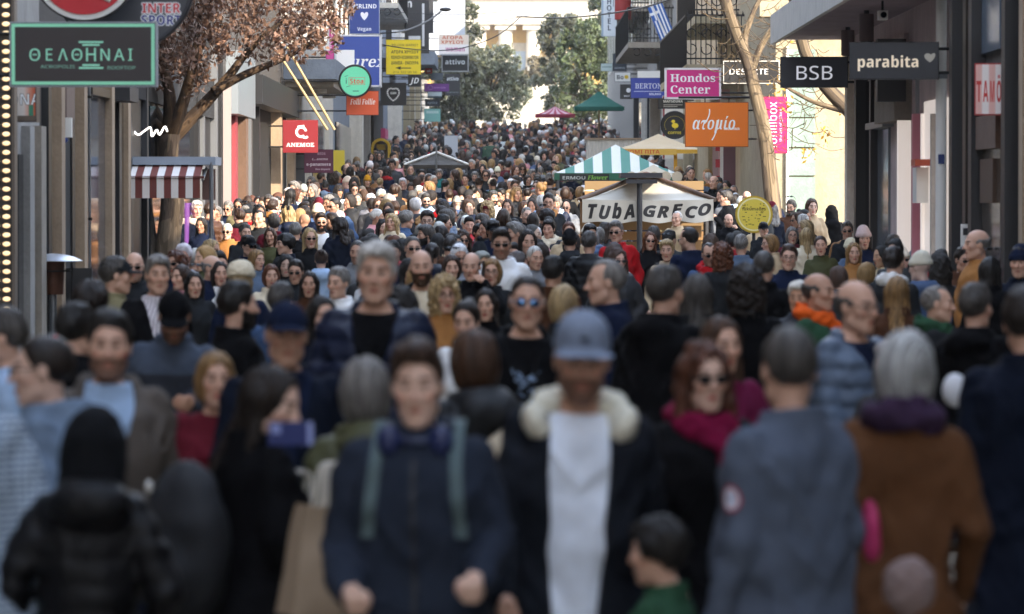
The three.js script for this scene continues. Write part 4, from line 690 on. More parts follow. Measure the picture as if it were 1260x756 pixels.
// ---------------------------------------------------------------- hanging signs
function faceMat(draw, w, h, glow) {
  const long = Math.min(768, Math.max(160, Math.round(Math.max(w, h) * 420))), cw = Math.max(16, Math.round(long * w / Math.max(w, h))), ch = Math.max(16, Math.round(long * h / Math.max(w, h)));
  const t = canvas(cw, ch, (g) => { g.textAlign = 'center'; g.textBaseline = 'middle'; draw(g, cw, ch); });
  const m = new THREE.MeshStandardMaterial({ map: t, roughness: 0.45 }); if (glow) { m.emissive.set('#ffffff'); m.emissiveMap = t; m.emissiveIntensity = glow; } return m;
}
const text = (g, s, x, y, px, color, font = 'sans-serif', weight = 'bold', stretch) => { g.fillStyle = color; g.font = weight + ' ' + Math.round(px) + 'px ' + font; const w = g.measureText(s).width; g.save(); g.translate(x, y); if (stretch) g.scale(stretch / w, 1); g.fillText(s, 0, 0); g.restore(); };
function sign(name, label, r, d, o) {
  const s = F / d, w = (r[2] - r[0]) / s, h = (r[3] - r[1]) / s, xc = wx((r[0] + r[2]) / 2, s), y0 = wy(r[3], s), th = o.th ?? 0.12, b = thing(name, label, 'sign', [xc, y0, -d], R(o.turn ?? 0), 'hanging shop signs'), em = mat(o.edge ?? '#2a2b2e', 0.5), fm = faceMat(o.draw, w, h, o.glow);
  if (o.round) {
    const disc = (rr, t, z) => new THREE.CylinderGeometry(rr, rr, t, 40).rotateX(Math.PI / 2).translate(0, h / 2, z);
    part('body', disc(w / 2, th, -th / 2), em, b);
    const f = new THREE.CircleGeometry(w / 2 - (o.rim ?? 0.03), 40).translate(0, h / 2, 0.006); part('face', f, fm, b);
    part('rim', new THREE.TorusGeometry(w / 2 - 0.012, 0.022, 8, 40).translate(0, h / 2, 0), mat(o.rimc ?? '#1c1d20', 0.5), b);
  } else {
    part('body', box(-w / 2, w / 2, 0, h, -th, 0), em, b);
    const m = o.inset ?? 0.012, f = new THREE.PlaneGeometry(w - 2 * m, h - 2 * m).translate(0, h / 2, 0.004); part('face', f, fm, b);
    if (o.frame) { const e = 0.02; for (const q of [[-w / 2 - e, -w / 2 + e, -e, h + e], [w / 2 - e, w / 2 + e, -e, h + e], [-w / 2, w / 2, h - e, h + e], [-w / 2, w / 2, -e, e]]) part('frame', box(q[0], q[1], q[2], q[3], -th - 0.01, 0.012), mat(o.frame, 0.5), b); }
  }
  if (o.side !== 0) {
    const wall = (o.side ?? Math.sign(xc)) * 4.6 - xc, e = Math.sign(wall) * w / 2 * 0.8;
    if (Math.abs(wall) > w / 2) for (const y of o.round ? [h * 0.5] : [h * 0.18, h * 0.82]) part('bracket', rod([e, y, -th / 2], [wall + Math.sign(wall) * 0.05, y, -th / 2], 0.018, 0.018, 6), M.iron, b);
  }
  return b;
}
const fill = (g, w, h, c) => { g.fillStyle = c; g.fillRect(0, 0, w, h); };
sign('hanging_sign', 'dark rectangular sign with mint border and Greek letters with a column emblem', [12, 27, 193, 107], 37, { th: 0.16, glow: 0.05, edge: '#9da3ac', draw(g, w, h) {
  fill(g, w, h, '#2b2628'); g.strokeStyle = '#86d0ae'; g.lineWidth = h * 0.055; g.strokeRect(h * 0.035, h * 0.035, w - h * 0.07, h - h * 0.07);
  const c = '#8fd8bb'; [...'ΘΕΛΘΗΝΑΙ'].forEach((ch, i) => text(g, ch, w * (0.165 + i * 0.0975 - (i > 6 ? 0.02 : 0)), h * 0.505, h * (i === 4 ? 0.3 : 0.27), c, 'sans-serif', ''));
  g.fillStyle = c; for (const [y, q] of [[0.29, 0.085], [0.335, 0.06], [0.66, 0.06], [0.705, 0.085]]) g.fillRect(w * (0.555 - q), h * y, w * q * 2, h * 0.03);
  text(g, 'ACROPOLIS', w * 0.325, h * 0.7, h * 0.075, '#7bb8a0', 'sans-serif', '', w * 0.24); text(g, 'ROOFTOP', w * 0.765, h * 0.715, h * 0.075, '#7bb8a0', 'sans-serif', '', w * 0.2);
} });
sign('disc_sign', 'big dark grey disc sign with a red circle and outlined sports lettering', [66, -112, 240, 62], 39, { round: 1, th: 0.2, edge: '#3a3a3e', rimc: '#3c3c40', draw(g, w, h) {
  fill(g, w, h, '#45464b'); g.lineJoin = 'round'; for (const [q, y, c] of [['INTER', 0.715, '#d8363a'], ['SPORT', 0.805, '#3a3d86']]) { g.font = 'bold ' + Math.round(h * 0.098) + 'px sans-serif'; g.lineWidth = h * 0.014; g.strokeStyle = '#f2f2f2'; g.strokeText(q, w * 0.775, h * y); g.fillStyle = c; g.fillText(q, w * 0.775, h * y); }
} });
{
  const d = 38.4, s = F / d, b = thing('red_disc_sign', 'red disc with white rim and swoosh overlapping the dark grey disc', 'sign', [wx(104, s), wy(27, s), -d], 0, 'hanging shop signs');
  const r = 66 / s, disc = (q, t, z) => new THREE.CylinderGeometry(q, q, t, 48).rotateX(Math.PI / 2).translate(0, r, z);
  part('body', disc(r, 0.08, -0.05), mat('#1d1d20', 0.5), b); part('white_rim', disc(r * 0.965, 0.02, 0.0), M.white, b); part('red_face', disc(r * 0.87, 0.03, 0.005), mat('#c8202c', 0.4), b);
  part('swoosh', tube([[-0.02, r + 0.02, 0.025], [0.05, r - 0.12, 0.025], [0.16, r - 0.22, 0.025], [0.24, r - 0.26, 0.025]], 0.045, 16, 8).scale(1, 1, 0.3).translate(0, 0, 0.02), M.white, b);
}
sign('letter_box', 'small orange and white box sign with outlined letters under the mint bordered sign', [14, 105, 45, 150], 41, { th: 0.3, side: -1, edge: '#5d5048', draw(g, w, h) { const q = g.createLinearGradient(0, 0, w, 0); q.addColorStop(0, '#efe6dc'); q.addColorStop(0.5, '#e8dcd2'); q.addColorStop(1, '#cf5a34'); g.fillStyle = q; g.fillRect(0, 0, w, h); g.fillStyle = '#3d8a6a'; g.fillRect(w * 0.72, h * 0.55, w * 0.2, h * 0.4); text(g, 'ONA', w * 0.5, h * 0.38, h * 0.46, '#fff'); g.strokeStyle = '#4a4038'; g.lineWidth = 2; g.font = 'bold ' + Math.round(h * 0.46) + 'px sans-serif'; g.strokeText('ONA', w * 0.5, h * 0.38); g.fillStyle = '#6b5d50'; g.fillRect(0, h * 0.86, w, h * 0.14); } });
sign('hanging_sign', 'red square sign with a white curl emblem over Greek letters', [348, 148, 391, 188], 84, { edge: '#7c1218', draw(g, w, h) { fill(g, w, h, '#74101a'); g.strokeStyle = '#f4eeee'; g.lineWidth = w * 0.07; g.beginPath(); g.arc(w * 0.53, h * 0.36, w * 0.14, 0.9, 6.1); g.stroke(); g.beginPath(); g.moveTo(w * 0.42, h * 0.2); g.lineTo(w * 0.62, h * 0.17); g.moveTo(w * 0.56, h * 0.46); g.quadraticCurveTo(w * 0.62, h * 0.6, w * 0.72, h * 0.5); g.stroke(); text(g, 'ΑΝΕΜΟΣ', w * 0.5, h * 0.77, h * 0.17, '#f4eeee', 'serif', 'bold', w * 0.84); } });
sign('hanging_sign', 'maroon sign with small pale lettering below the red square sign', [374, 184, 410, 213], 92, { edge: '#4a1430', draw(g, w, h) { fill(g, w, h, '#5e1f42'); text(g, 'BEDS', w * 0.6, h * 0.16, h * 0.15, '#b89aac'); text(g, 'c...anemo', w * 0.55, h * 0.4, h * 0.15, '#d8c6d0'); text(g, 'e-panamera', w * 0.5, h * 0.64, h * 0.19, '#e8dce4', 'sans-serif', 'bold', w * 0.88); text(g, 'live deposit', w * 0.65, h * 0.86, h * 0.12, '#cbb6c2'); } });
sign('vertical_sign', 'narrow magenta vertical sign at the edge of the brown leaves', [401, 28, 411, 80], 98, { edge: '#a02a6a', draw(g, w, h) { fill(g, w, h, '#c8448e'); g.save(); g.translate(w / 2, h / 2); g.rotate(-Math.PI / 2); text(g, 'studio', 0, 0, w * 0.6, '#f6e6f0'); g.restore(); } });
sign('hanging_sign', 'blue upright sign with a white heart and lettering above the larger blue sign', [430, -26, 467, 42], 100, { edge: '#9aa4c4', th: 0.3, draw(g, w, h) { fill(g, w, h, '#27418e'); text(g, 'BIRLIND', w * 0.5, h * 0.5, h * 0.11, '#f0f2f8', 'sans-serif', 'bold', w * 0.86); g.fillStyle = '#eef'; g.beginPath(); g.moveTo(w * 0.5, h * 0.76); g.bezierCurveTo(w * 0.25, h * 0.64, w * 0.42, h * 0.56, w * 0.5, h * 0.64); g.bezierCurveTo(w * 0.58, h * 0.56, w * 0.75, h * 0.64, w * 0.5, h * 0.76); g.fill(); text(g, 'Vegan', w * 0.5, h * 0.92, h * 0.09, '#dfe5f4'); } });
sign('hanging_sign', 'large blue box sign with white square and script lettering', [413, 44, 468, 106], 99, { edge: '#e8eaee', th: 0.5, frame: '#d9dce4', draw(g, w, h) { fill(g, w, h, '#3450a8'); g.fillStyle = '#fff'; g.fillRect(0, h * 0.28, w * 0.42, h * 0.4); text(g, 'durex', w * 0.6, h * 0.52, h * 0.3, '#fff', 'serif', 'italic bold'); } });
sign('round_sign', 'round mint green sign with black rim', [417, 80, 457, 120], 89, { round: 1, rim: 0.03, edge: '#23282a', draw(g, w, h) { fill(g, w, h, '#6fe0b2'); text(g, 'i', w * 0.2, h * 0.5, h * 0.26, '#2a3a34', 'sans-serif', ''); g.strokeStyle = '#d8553c'; g.lineWidth = 3; g.strokeRect(w * 0.29, h * 0.38, w * 0.54, h * 0.24); text(g, 'Stoa', w * 0.56, h * 0.5, h * 0.23, '#d8402c', 'sans-serif', 'bold', w * 0.48); g.strokeStyle = '#233'; g.beginPath(); g.moveTo(w * 0.14, h * 0.35); g.lineTo(w * 0.26, h * 0.31); g.moveTo(w * 0.2, h * 0.7); g.lineTo(w * 0.34, h * 0.66); g.stroke(); g.fillStyle = '#3a8a6a'; g.fillRect(w * 0.42, h * 0.82, w * 0.2, h * 0.035); } });
sign('hanging_sign', 'orange sign with white script under the round mint sign', [426, 112, 466, 142], 89.6, { edge: '#8c3a1e', draw(g, w, h) { fill(g, w, h, '#dc5a30'); text(g, 'Folli Follie', w * 0.5, h * 0.45, h * 0.32, '#fbf2ec', 'serif', 'italic bold', w * 0.8); } });
sign('hanging_sign', 'yellow sign with black Greek lines and an arrow', [475, 49, 518, 92], 132, { edge: '#b89a18', side: -1, draw(g, w, h) { fill(g, w, h, '#ecd21c'); text(g, 'BILLION MARKET', w * 0.54, h * 0.15, h * 0.1, '#8a7412', 'sans-serif', 'bold', w * 0.78); [['ΑΓΟΡΑ ΧΡΥΣΟΥ', 0.35], ['ΠΩΛΗΣΗ ΚΟΣΜΗΜΑΤΩΝ', 0.51], ['ΔΑΝΕΙΑ - ΕΝΕΧΥΡΑ', 0.67]].forEach(([s, y]) => text(g, s, w * 0.54, h * y, h * 0.13, '#3a3208', 'sans-serif', 'bold', w * 0.8)); g.fillStyle = '#2a2408'; g.beginPath(); g.moveTo(w * 0.26, h * 0.82); g.lineTo(w * 0.42, h * 0.77); g.lineTo(w * 0.42, h * 0.87); g.fill(); g.fillRect(w * 0.4, h * 0.81, w * 0.32, h * 0.025); text(g, '210 322 00 10', w * 0.54, h * 0.94, h * 0.09, '#6a5a10', 'sans-serif', '', w * 0.7); } });
sign('hanging_sign', 'black square sign with a white wreath shaped heart crest', [468, 102, 500, 130], 135, { side: -1, draw(g, w, h) { fill(g, w, h, '#1d1d20'); g.strokeStyle = '#eceae4'; g.lineWidth = w * 0.06; g.setLineDash([w * 0.05, w * 0.02]); g.beginPath(); g.moveTo(w * 0.5, h * 0.8); g.bezierCurveTo(w * 0.1, h * 0.5, w * 0.3, h * 0.12, w * 0.5, h * 0.28); g.bezierCurveTo(w * 0.7, h * 0.12, w * 0.9, h * 0.5, w * 0.5, h * 0.8); g.stroke(); g.setLineDash([]); text(g, 'GBR', w * 0.5, h * 0.46, h * 0.14, '#eceae4'); text(g, '...', w * 0.5, h * 0.92, h * 0.07, '#aaa'); } });
sign('hanging_sign', 'small black sign with two white capital letters', [502, 92, 518, 107], 142, { side: -1, draw(g, w, h) { fill(g, w, h, '#17171a'); text(g, 'JD', w * 0.5, h * 0.5, h * 0.7, '#f4f4f2', 'sans-serif', 'italic bold'); } });
sign('hanging_sign', 'white sign with orange Greek letters over a magenta word', [540, 43, 577, 67], 175, { side: -1, edge: '#b9b4ac', draw(g, w, h) { fill(g, w, h, '#efe8e6'); g.fillStyle = '#e7d6c6'; g.fillRect(0, 0, w, h * 0.5); text(g, 'ΑΓΟΡΑ', w * 0.45, h * 0.14, h * 0.25, '#c0542c', 'sans-serif', 'bold', w * 0.7); text(g, 'ΧΡΥΣΟΥ', w * 0.45, h * 0.38, h * 0.25, '#c0542c', 'sans-serif', 'bold', w * 0.78); text(g, 'woman', w * 0.55, h * 0.74, h * 0.36, '#a8347e', 'sans-serif', 'bold', w * 0.66); } });
sign('hanging_sign', 'dark framed sign with pale lettering below the magenta word sign', [544, 68, 576, 88], 176, { side: -1, frame: '#a9adb2', draw(g, w, h) { fill(g, w, h, '#24282c'); text(g, 'attivo', w * 0.5, h * 0.42, h * 0.44, '#e6ebee', 'sans-serif', 'bold', w * 0.8); } });
sign('hanging_sign', 'second dark sign with pale lettering, hanging lower by the trees', [548, 91, 566, 118], 186, { side: -1, draw(g, w, h) { fill(g, w, h, '#2a2d33'); text(g, 'attivo', w * 0.5, h * 0.22, h * 0.24, '#e6ebee', 'sans-serif', 'bold', w * 0.85); text(g, 'accessories', w * 0.5, h * 0.85, h * 0.1, '#9aa', 'sans-serif', '', w * 0.8); } });
sign('hanging_sign', 'purple sign with a pale ring emblem', [522, 103, 553, 113], 170, { side: -1, draw(g, w, h) { fill(g, w, h, '#6a2c84'); g.strokeStyle = '#c8a0d4'; g.lineWidth = 4; g.beginPath(); g.arc(w * 0.24, h * 0.5, h * 0.28, 0, 7); g.stroke(); text(g, 'piazza italia', w * 0.62, h * 0.5, h * 0.26, '#b48ac4'); } });
sign('hanging_sign', 'tiny red sign above the purple sign', [523, 84, 532, 91], 171, { side: -1, draw(g, w, h) { fill(g, w, h, '#c8302c'); text(g, 'ok', w / 2, h / 2, h * 0.6, '#fff'); } });
sign('hanging_sign', 'slate blue blank sign between the small red and purple signs', [530, 90, 545, 99], 172, { side: -1, edge: '#39424c', draw(g, w, h) { fill(g, w, h, '#4a5560'); } });
sign('hanging_sign', 'pale blue lit box sign under the purple sign', [526, 113, 544, 121], 173, { side: -1, draw(g, w, h) { fill(g, w, h, '#d3e4ea'); g.fillStyle = '#38505c'; g.fillRect(0, h * 0.7, w, h * 0.3); } });
sign('hanging_sign', 'narrow dark sign at the bottom of the sign cluster by the cream columns', [523, 122, 541, 131], 174, { side: -1, draw(g, w, h) { fill(g, w, h, '#39414a'); text(g, 'optics', w / 2, h / 2, h * 0.5, '#9fb0ba'); } });
sign('hanging_sign', 'small teal lit box at the foot of the cream columns', [522, 134, 542, 150], 178, { side: -1, edge: '#3f8a88', draw(g, w, h) { fill(g, w, h, '#8fd0c8'); g.fillStyle = '#cfeee8'; g.fillRect(w * 0.1, h * 0.15, w * 0.8, h * 0.2); } });
sign('hanging_banner', 'tall black banner with white lettering on the upper building', [498, -40, 528, 66], 150, { side: -1, th: 0.08, draw(g, w, h) { fill(g, w, h, '#2b2c31'); text(g, 'n', w * 0.18, h * 0.42, h * 0.13, '#e4e4e6'); g.fillStyle = '#d4d5d8'; g.fillRect(w * 0.72, h * 0.42, w * 0.1, h * 0.5); g.fillRect(w * 0.15, h * 0.8, w * 0.5, h * 0.05); } });

sign('hanging_sign', 'black sign with three large white capitals under the spotlights', [960, 70, 1043, 108], 59.5, { side: 1, turn: -6, glow: 0.12, draw(g, w, h) { fill(g, w, h, '#1b1c21'); text(g, 'BSB', w * 0.5, h * 0.53, h * 0.66, '#dcdde6', 'sans-serif', '', w * 0.6); } });
sign('hanging_sign', 'black sign with pale rounded lettering and a heart leaf', [1045, 52, 1155, 98], 47, { side: 1, turn: -5, glow: 0.1, draw(g, w, h) { fill(g, w, h, '#1f2127'); text(g, 'parabita', w * 0.43, h * 0.53, h * 0.44, '#ead9c0', 'sans-serif', 'bold', w * 0.72); g.fillStyle = '#8c8a84'; g.beginPath(); g.moveTo(w * 0.91, h * 0.55); g.bezierCurveTo(w * 0.78, h * 0.36, w * 0.88, h * 0.22, w * 0.92, h * 0.33); g.bezierCurveTo(w * 0.98, h * 0.2, w * 1.0, h * 0.4, w * 0.91, h * 0.55); g.fill(); } });
sign('hanging_sign', 'bright orange sign with white handwritten lettering', [843, 126, 921, 181], 84, { side: 1, edge: '#9c4e0c', draw(g, w, h) { fill(g, w, h, '#f07a10'); text(g, 'ατομίο', w * 0.44, h * 0.47, h * 0.4, '#fff', 'serif', 'italic bold', w * 0.7); g.strokeStyle = '#fff'; g.lineWidth = h * 0.028; g.beginPath(); g.moveTo(w * 0.53, h * 0.38); g.quadraticCurveTo(w * 0.5, h * 0.7, w * 0.42, h * 0.86); g.moveTo(w * 0.3, h * 0.48); g.quadraticCurveTo(w * 0.4, h * 0.3, w * 0.38, h * 0.14); g.stroke(); text(g, 'ΚΟΣΜΗΜΑ', w * 0.74, h * 0.6, h * 0.08, '#fff', 'sans-serif', 'bold', w * 0.26); } });
{ const d = 84, s = F / d, h = thing('sign_hanger', 'black rail with two hooks carrying the bright orange sign', 'bracket', [wx(884, s), wy(120, s), -d - 0.06]); part('rail', rod([-0.75, 0, 0], [0.98, 0, 0], 0.022, 0.022, 8), M.iron, h); for (const x of [-0.25, 0.2]) part('hook', rod([x, -0.12, 0], [x, 0, 0], 0.012, 0.012, 6), M.iron, h); }
sign('hanging_sign', 'hot pink rounded sign with white serif lettering', [819, 85, 886, 121], 86.5, { side: 1, edge: '#e9dfe4', frame: '#efe8ea', draw(g, w, h) { fill(g, w, h, '#d82384'); text(g, 'Hondos', w * 0.5, h * 0.31, h * 0.38, '#fff', 'serif', 'bold', w * 0.86); text(g, 'Center', w * 0.45, h * 0.72, h * 0.4, '#fff', 'serif', 'bold', w * 0.76); } });
sign('hanging_sign', 'black sign with thin white capitals partly behind the plane tree', [890, 75, 959, 103], 74.5, { side: 1, edge: '#c9c5bd', draw(g, w, h) { fill(g, w, h, '#1c1a1a'); text(g, 'DESARTE', w * 0.45, h * 0.48, h * 0.36, '#e6e2da', 'sans-serif', '', w * 0.74); } });
sign('vertical_sign', 'magenta vertical sign with sideways white lettering and an arrow', [938, 119, 969, 189], 76, { side: 1, turn: -4, edge: '#8e1c44', draw(g, w, h) { fill(g, w, h, '#cc2560'); g.save(); g.translate(w * 0.4, h * 0.5); g.rotate(Math.PI / 2); g.scale(-1, -1); text(g, 'fonillbox', 0, 0, w * 0.52, '#f6dfe6', 'sans-serif', '', h * 0.84); text(g, 'the art of gifting', 0, w * 0.34, w * 0.16, '#f0cfd8', 'sans-serif', '', h * 0.6); g.restore(); } });
sign('round_sign', 'black round coffee sign with a yellow bird emblem', [813, 135, 847, 173], 112, { round: 1, rim: 0.02, edge: '#1a1a1a', draw(g, w, h) { fill(g, w, h, '#17181a'); g.strokeStyle = '#d9c23a'; g.lineWidth = w * 0.018; g.setLineDash([w * 0.04, w * 0.03]); g.beginPath(); g.arc(w / 2, h / 2, w * 0.38, 2.6, 6.9); g.stroke(); g.setLineDash([]); g.fillStyle = '#ecd028'; g.beginPath(); g.arc(w * 0.45, h * 0.36, w * 0.07, 0, 7); g.fill(); g.beginPath(); g.ellipse(w * 0.52, h * 0.52, w * 0.13, h * 0.1, 0.2, 0, 7); g.fill(); g.fillRect(w * 0.44, h * 0.38, w * 0.06, h * 0.12); g.fillRect(w * 0.5, h * 0.6, w * 0.03, h * 0.07); g.fillRect(w * 0.36, h * 0.355, w * 0.06, h * 0.025); text(g, 'COFFEE', w * 0.5, h * 0.8, h * 0.13, '#e8d23a'); } });
sign('hanging_sign', 'black sign with small white lines above the round coffee sign', [810, 121, 846, 134], 113, { side: 1, draw(g, w, h) { fill(g, w, h, '#1c1a17'); text(g, 'MATSOUKA', w * 0.5, h * 0.28, h * 0.36, '#ece6d8'); g.fillStyle = '#a8a294'; g.fillRect(w * 0.16, h * 0.6, w * 0.68, h * 0.08); g.fillRect(w * 0.16, h * 0.78, w * 0.5, h * 0.08); } });
sign('wall_panel', 'white panel behind the round coffee sign', [815, 118, 862, 196], 116, { side: 1, th: 0.06, edge: '#cfccc4', draw(g, w, h) { fill(g, w, h, '#dcd8ce'); g.fillStyle = '#8c2c28'; g.fillRect(0, 0, w * 0.05, h); } });
sign('hanging_sign', 'blue sign with white serif capitals and a thin white line', [776, 96, 819, 121], 124, { side: 1, edge: '#1c2a66', draw(g, w, h) { fill(g, w, h, '#2c3f9c'); text(g, 'BERTONI', w * 0.55, h * 0.4, h * 0.36, '#e6eaf6', 'serif', '', w * 0.88); g.fillStyle = '#cfd6ee'; g.fillRect(w * 0.08, h * 0.66, w * 0.84, h * 0.03); text(g, 'MILANO', w * 0.7, h * 0.82, h * 0.15, '#e6eaf6'); } });
sign('hanging_sign', 'pale sign with black initials beside the blue serif sign', [756, 89, 776, 101], 150, { side: 1, draw(g, w, h) { fill(g, w, h, '#e9e8e2'); text(g, 'Bo', w * 0.34, h * 0.52, h * 0.66, '#1d1d1f'); g.fillStyle = '#d8b424'; g.beginPath(); g.arc(w * 0.75, h * 0.5, h * 0.22, 0, 7); g.fill(); } });
sign('hanging_sign', 'dark square sign with a pale crescent', [754, 66, 771, 88], 152, { side: 1, draw(g, w, h) { fill(g, w, h, '#39434e'); g.strokeStyle = '#b9c6d0'; g.lineWidth = 5; g.beginPath(); g.arc(w * 0.5, h * 0.4, w * 0.22, 0.6, 5.2); g.stroke(); text(g, 'calzedonia', w * 0.5, h * 0.82, h * 0.14, '#c9d2da', 'sans-serif', '', w * 0.8); } });
sign('hanging_sign', 'small pale teal sign next to the dark crescent sign', [739, 78, 754, 88], 165, { side: 1, draw(g, w, h) { fill(g, w, h, '#cfe0dd'); g.fillStyle = '#7a9c98'; g.fillRect(w * 0.1, h * 0.4, w * 0.8, h * 0.12); } });
sign('hanging_sign', 'black sign with white letter tucked behind the blue serif sign', [763, 104, 778, 122], 127, { side: 1, draw(g, w, h) { fill(g, w, h, '#1e2022'); g.fillStyle = '#d8dadc'; g.beginPath(); g.arc(w * 0.7, h * 0.4, w * 0.2, 0, 7); g.fill(); text(g, 'MUST', w * 0.55, h * 0.82, h * 0.16, '#d8dadc'); } });
sign('hotel_sign', 'pale vertical hotel sign with blue edge high by the trees', [740, -6, 759, 45], 150, { side: 1, th: 0.2, edge: '#b9c4d0', draw(g, w, h) { fill(g, w, h, '#dfe6ea'); g.fillStyle = '#9fb4c4'; g.fillRect(0, 0, w * 0.1, h); [...'HOTEL'].forEach((c, i) => text(g, c, w * 0.5, h * (0.16 + 0.16 * i), w * 0.5, '#3e4c5a')); } });
sign('wall_sign', 'red and white lettered box sign over the black framed shop', [1199, 78, 1235, 142], 41.4, { side: 0, turn: -12, th: 0.12, edge: '#b23a38', draw(g, w, h) { fill(g, w, h, '#f0dcd6'); ['T', 'A', 'M', 'Ö'].forEach((c, i) => { g.fillStyle = i % 2 ? '#f6ebe6' : '#eab8ae'; g.fillRect(w * i / 4, 0, w / 4 - 3, h); text(g, c, w * (0.12 + 0.25 * i), h * 0.55, h * 0.6, '#cf3430', 'sans-serif', 'bold', w * 0.2); }); } });
sign('grey_box_sign', 'plain grey box sign at the black window frames', [1238, 108, 1280, 138], 42, { side: 1, edge: '#6d7277', draw(g, w, h) { fill(g, w, h, '#84898e'); } });
{ // raised letters along the pale shop front
  const b = thing('facade_letters', 'black raised shop name along the pale front under the slab', 'sign', [RX, 3.35, -52]);
  part('board', box(-0.06, 0.02, 0, 0.7, -3.6, 0.2), M.pinkwall, b);
  const t = faceMat((g, w, h) => { fill(g, w, h, '#b9a6aa'); text(g, 'parabita', w * 0.5, h * 0.5, h * 0.62, '#16161a', 'sans-serif', 'bold', w * 0.92); }, 3.4, 0.6); part('letters', new THREE.PlaneGeometry(3.4, 0.6).rotateY(-Math.PI / 2).translate(-0.066, 0.36, -1.7), t, b);
  part('black_block', box(-0.4, -0.07, -0.1, 0.62, 0.35, 0.6), M.black, b);
}

// ---------------------------------------------------------------- overhead wires, lamp, flag
const wire = (label, pts, d0, d1, r = 0.014) => { const n = pts.length - 1, P = pts.map(([x, y], i) => at(x, y, lerp(d0, d1, i / n))), b = thing('overhead_wire', label, 'wire', P[0].toArray()); part('strand', tube(P.map((p) => p.sub(b.position)), r, 40, 5), M.iron, b); };
wire('sagging wire from the blue sign past the yellow sign up over the trees', [[395, 30], [430, 45], [500, 60], [560, 61], [610, 45], [642, 20]], 112, 118);
wire('long wire crossing from the palace gap to the iron balcony', [[636, 21], [700, 22], [780, 12], [850, -8]], 118, 100, 0.02);
wire('thin wire crossing high in front of the dark banner', [[425, 8], [500, 16], [580, 18], [640, 12]], 130, 135, 0.009);
wire('thin lower wire in front of the palace columns', [[470, 22], [540, 27], [600, 27], [660, 18]], 134, 138, 0.009);
{ const d = 128, b = thing('street_lamp', 'black lamp head on a slanting arm over the sign cluster', 'street lamp', at(515, 32, d).toArray()); const o = b.position, L = (x, y) => at(x, y, d).sub(o); part('arm', tube([L(488, 40), L(505, 36), L(530, 24), L(543, 14)], 0.03, 20, 6), M.alu, b); part('head', new THREE.SphereGeometry(1, 14, 8).scale(0.17, 0.06, 0.09).translate(...L(548, 12).toArray()), M.black, b); part('bracket', rod(L(430, 44).toArray(), L(488, 40).toArray(), 0.02, 0.02, 6), M.iron, b); }
{ const d = 120, b = thing('flag', 'blue and white striped flag hanging from a slanting pole', 'flag', at(818, 52, d).toArray()), o = b.position, L = (x, y) => at(x, y, d).sub(o); part('pole', rod(L(826, 58).toArray(), L(803, 8).toArray(), 0.022, 0.016, 6), M.white, b);
  const g = new THREE.PlaneGeometry(0.42, 1.0, 8, 14), p = g.attributes.position; for (let i = 0; i < p.count; i++) p.setZ(i, 0.05 * Math.sin(p.getX(i) * 22 + p.getY(i) * 2)); g.rotateZ(0.38); g.translate(...L(814, 28).toArray()); g.computeVertexNormals();
  part('cloth', g, new THREE.MeshStandardMaterial({ side: THREE.DoubleSide, roughness: 0.9, map: canvas(64, 128, (q, w, h) => { for (let k = 0; k < 9; k++) { q.fillStyle = k % 2 ? '#eef0f4' : '#2f5fae'; q.fillRect(w * k / 9, 0, w / 9 + 1, h); } q.fillStyle = '#2f5fae'; q.fillRect(0, 0, w * 0.55, h * 0.4); q.fillStyle = '#eef0f4'; q.fillRect(w * 0.22, 0, w * 0.11, h * 0.4); q.fillRect(0, h * 0.16, w * 0.55, h * 0.08); }) }), b); }

// ---------------------------------------------------------------- carts, canopies, kiosks in the street
function hip(w, dp, h, sag = 0.05, n = 18) {                 // four cloth slopes of a canopy, meeting at a peak
  const out = [];
  for (let k = 0; k < 4; k++) {
    const c = [[-w / 2, dp / 2], [w / 2, dp / 2], [w / 2, -dp / 2], [-w / 2, -dp / 2]], a = c[k], b = c[(k + 1) % 4], P = [], UV = [], T = [];
    for (let j = 0; j <= n; j++) for (let i = 0; i <= n; i++) { const t = j / n, u = i / n, x = lerp(lerp(a[0], b[0], u), 0, t), z = lerp(lerp(a[1], b[1], u), 0, t); P.push(x, h * t - sag * Math.sin(Math.PI * t) - sag * 0.6 * Math.sin(Math.PI * u) * (1 - t) + 0.014 * (1 - t) * vn(x * 5, k * 3, z * 5 + w) + 0.008 * Math.sin(Math.PI * t) * vn(x * 14, 2, z * 14), z); UV.push(u, t); }
    for (let j = 0; j < n; j++) for (let i = 0; i < n; i++) { const o = j * (n + 1) + i; T.push(o, o + 1, o + n + 2, o, o + n + 2, o + n + 1); }
    const g = new THREE.BufferGeometry(); g.setAttribute('position', new THREE.Float32BufferAttribute(P, 3)); g.setAttribute('uv', new THREE.Float32BufferAttribute(UV, 2)); g.setIndex(T); g.computeVertexNormals(); out.push(g);
  }
  return out;
}
const clothM = (c) => { const id = 'awn' + c; if (!mats.has(id)) { const m = new THREE.MeshPhysicalMaterial({ color: col(c), roughness: 0.85, transmission: 0.25, thickness: 0, side: THREE.DoubleSide }); m.name = 'canvas'; mats.set(id, m); } return mats.get(id); };
const stripeTex = (a, b, n) => canvas(512, 64, (g, w, h) => { for (let k = 0; k < n; k++) { g.fillStyle = k % 2 ? b : a; g.fillRect(w * k / n, 0, w / n + 1, h); } });
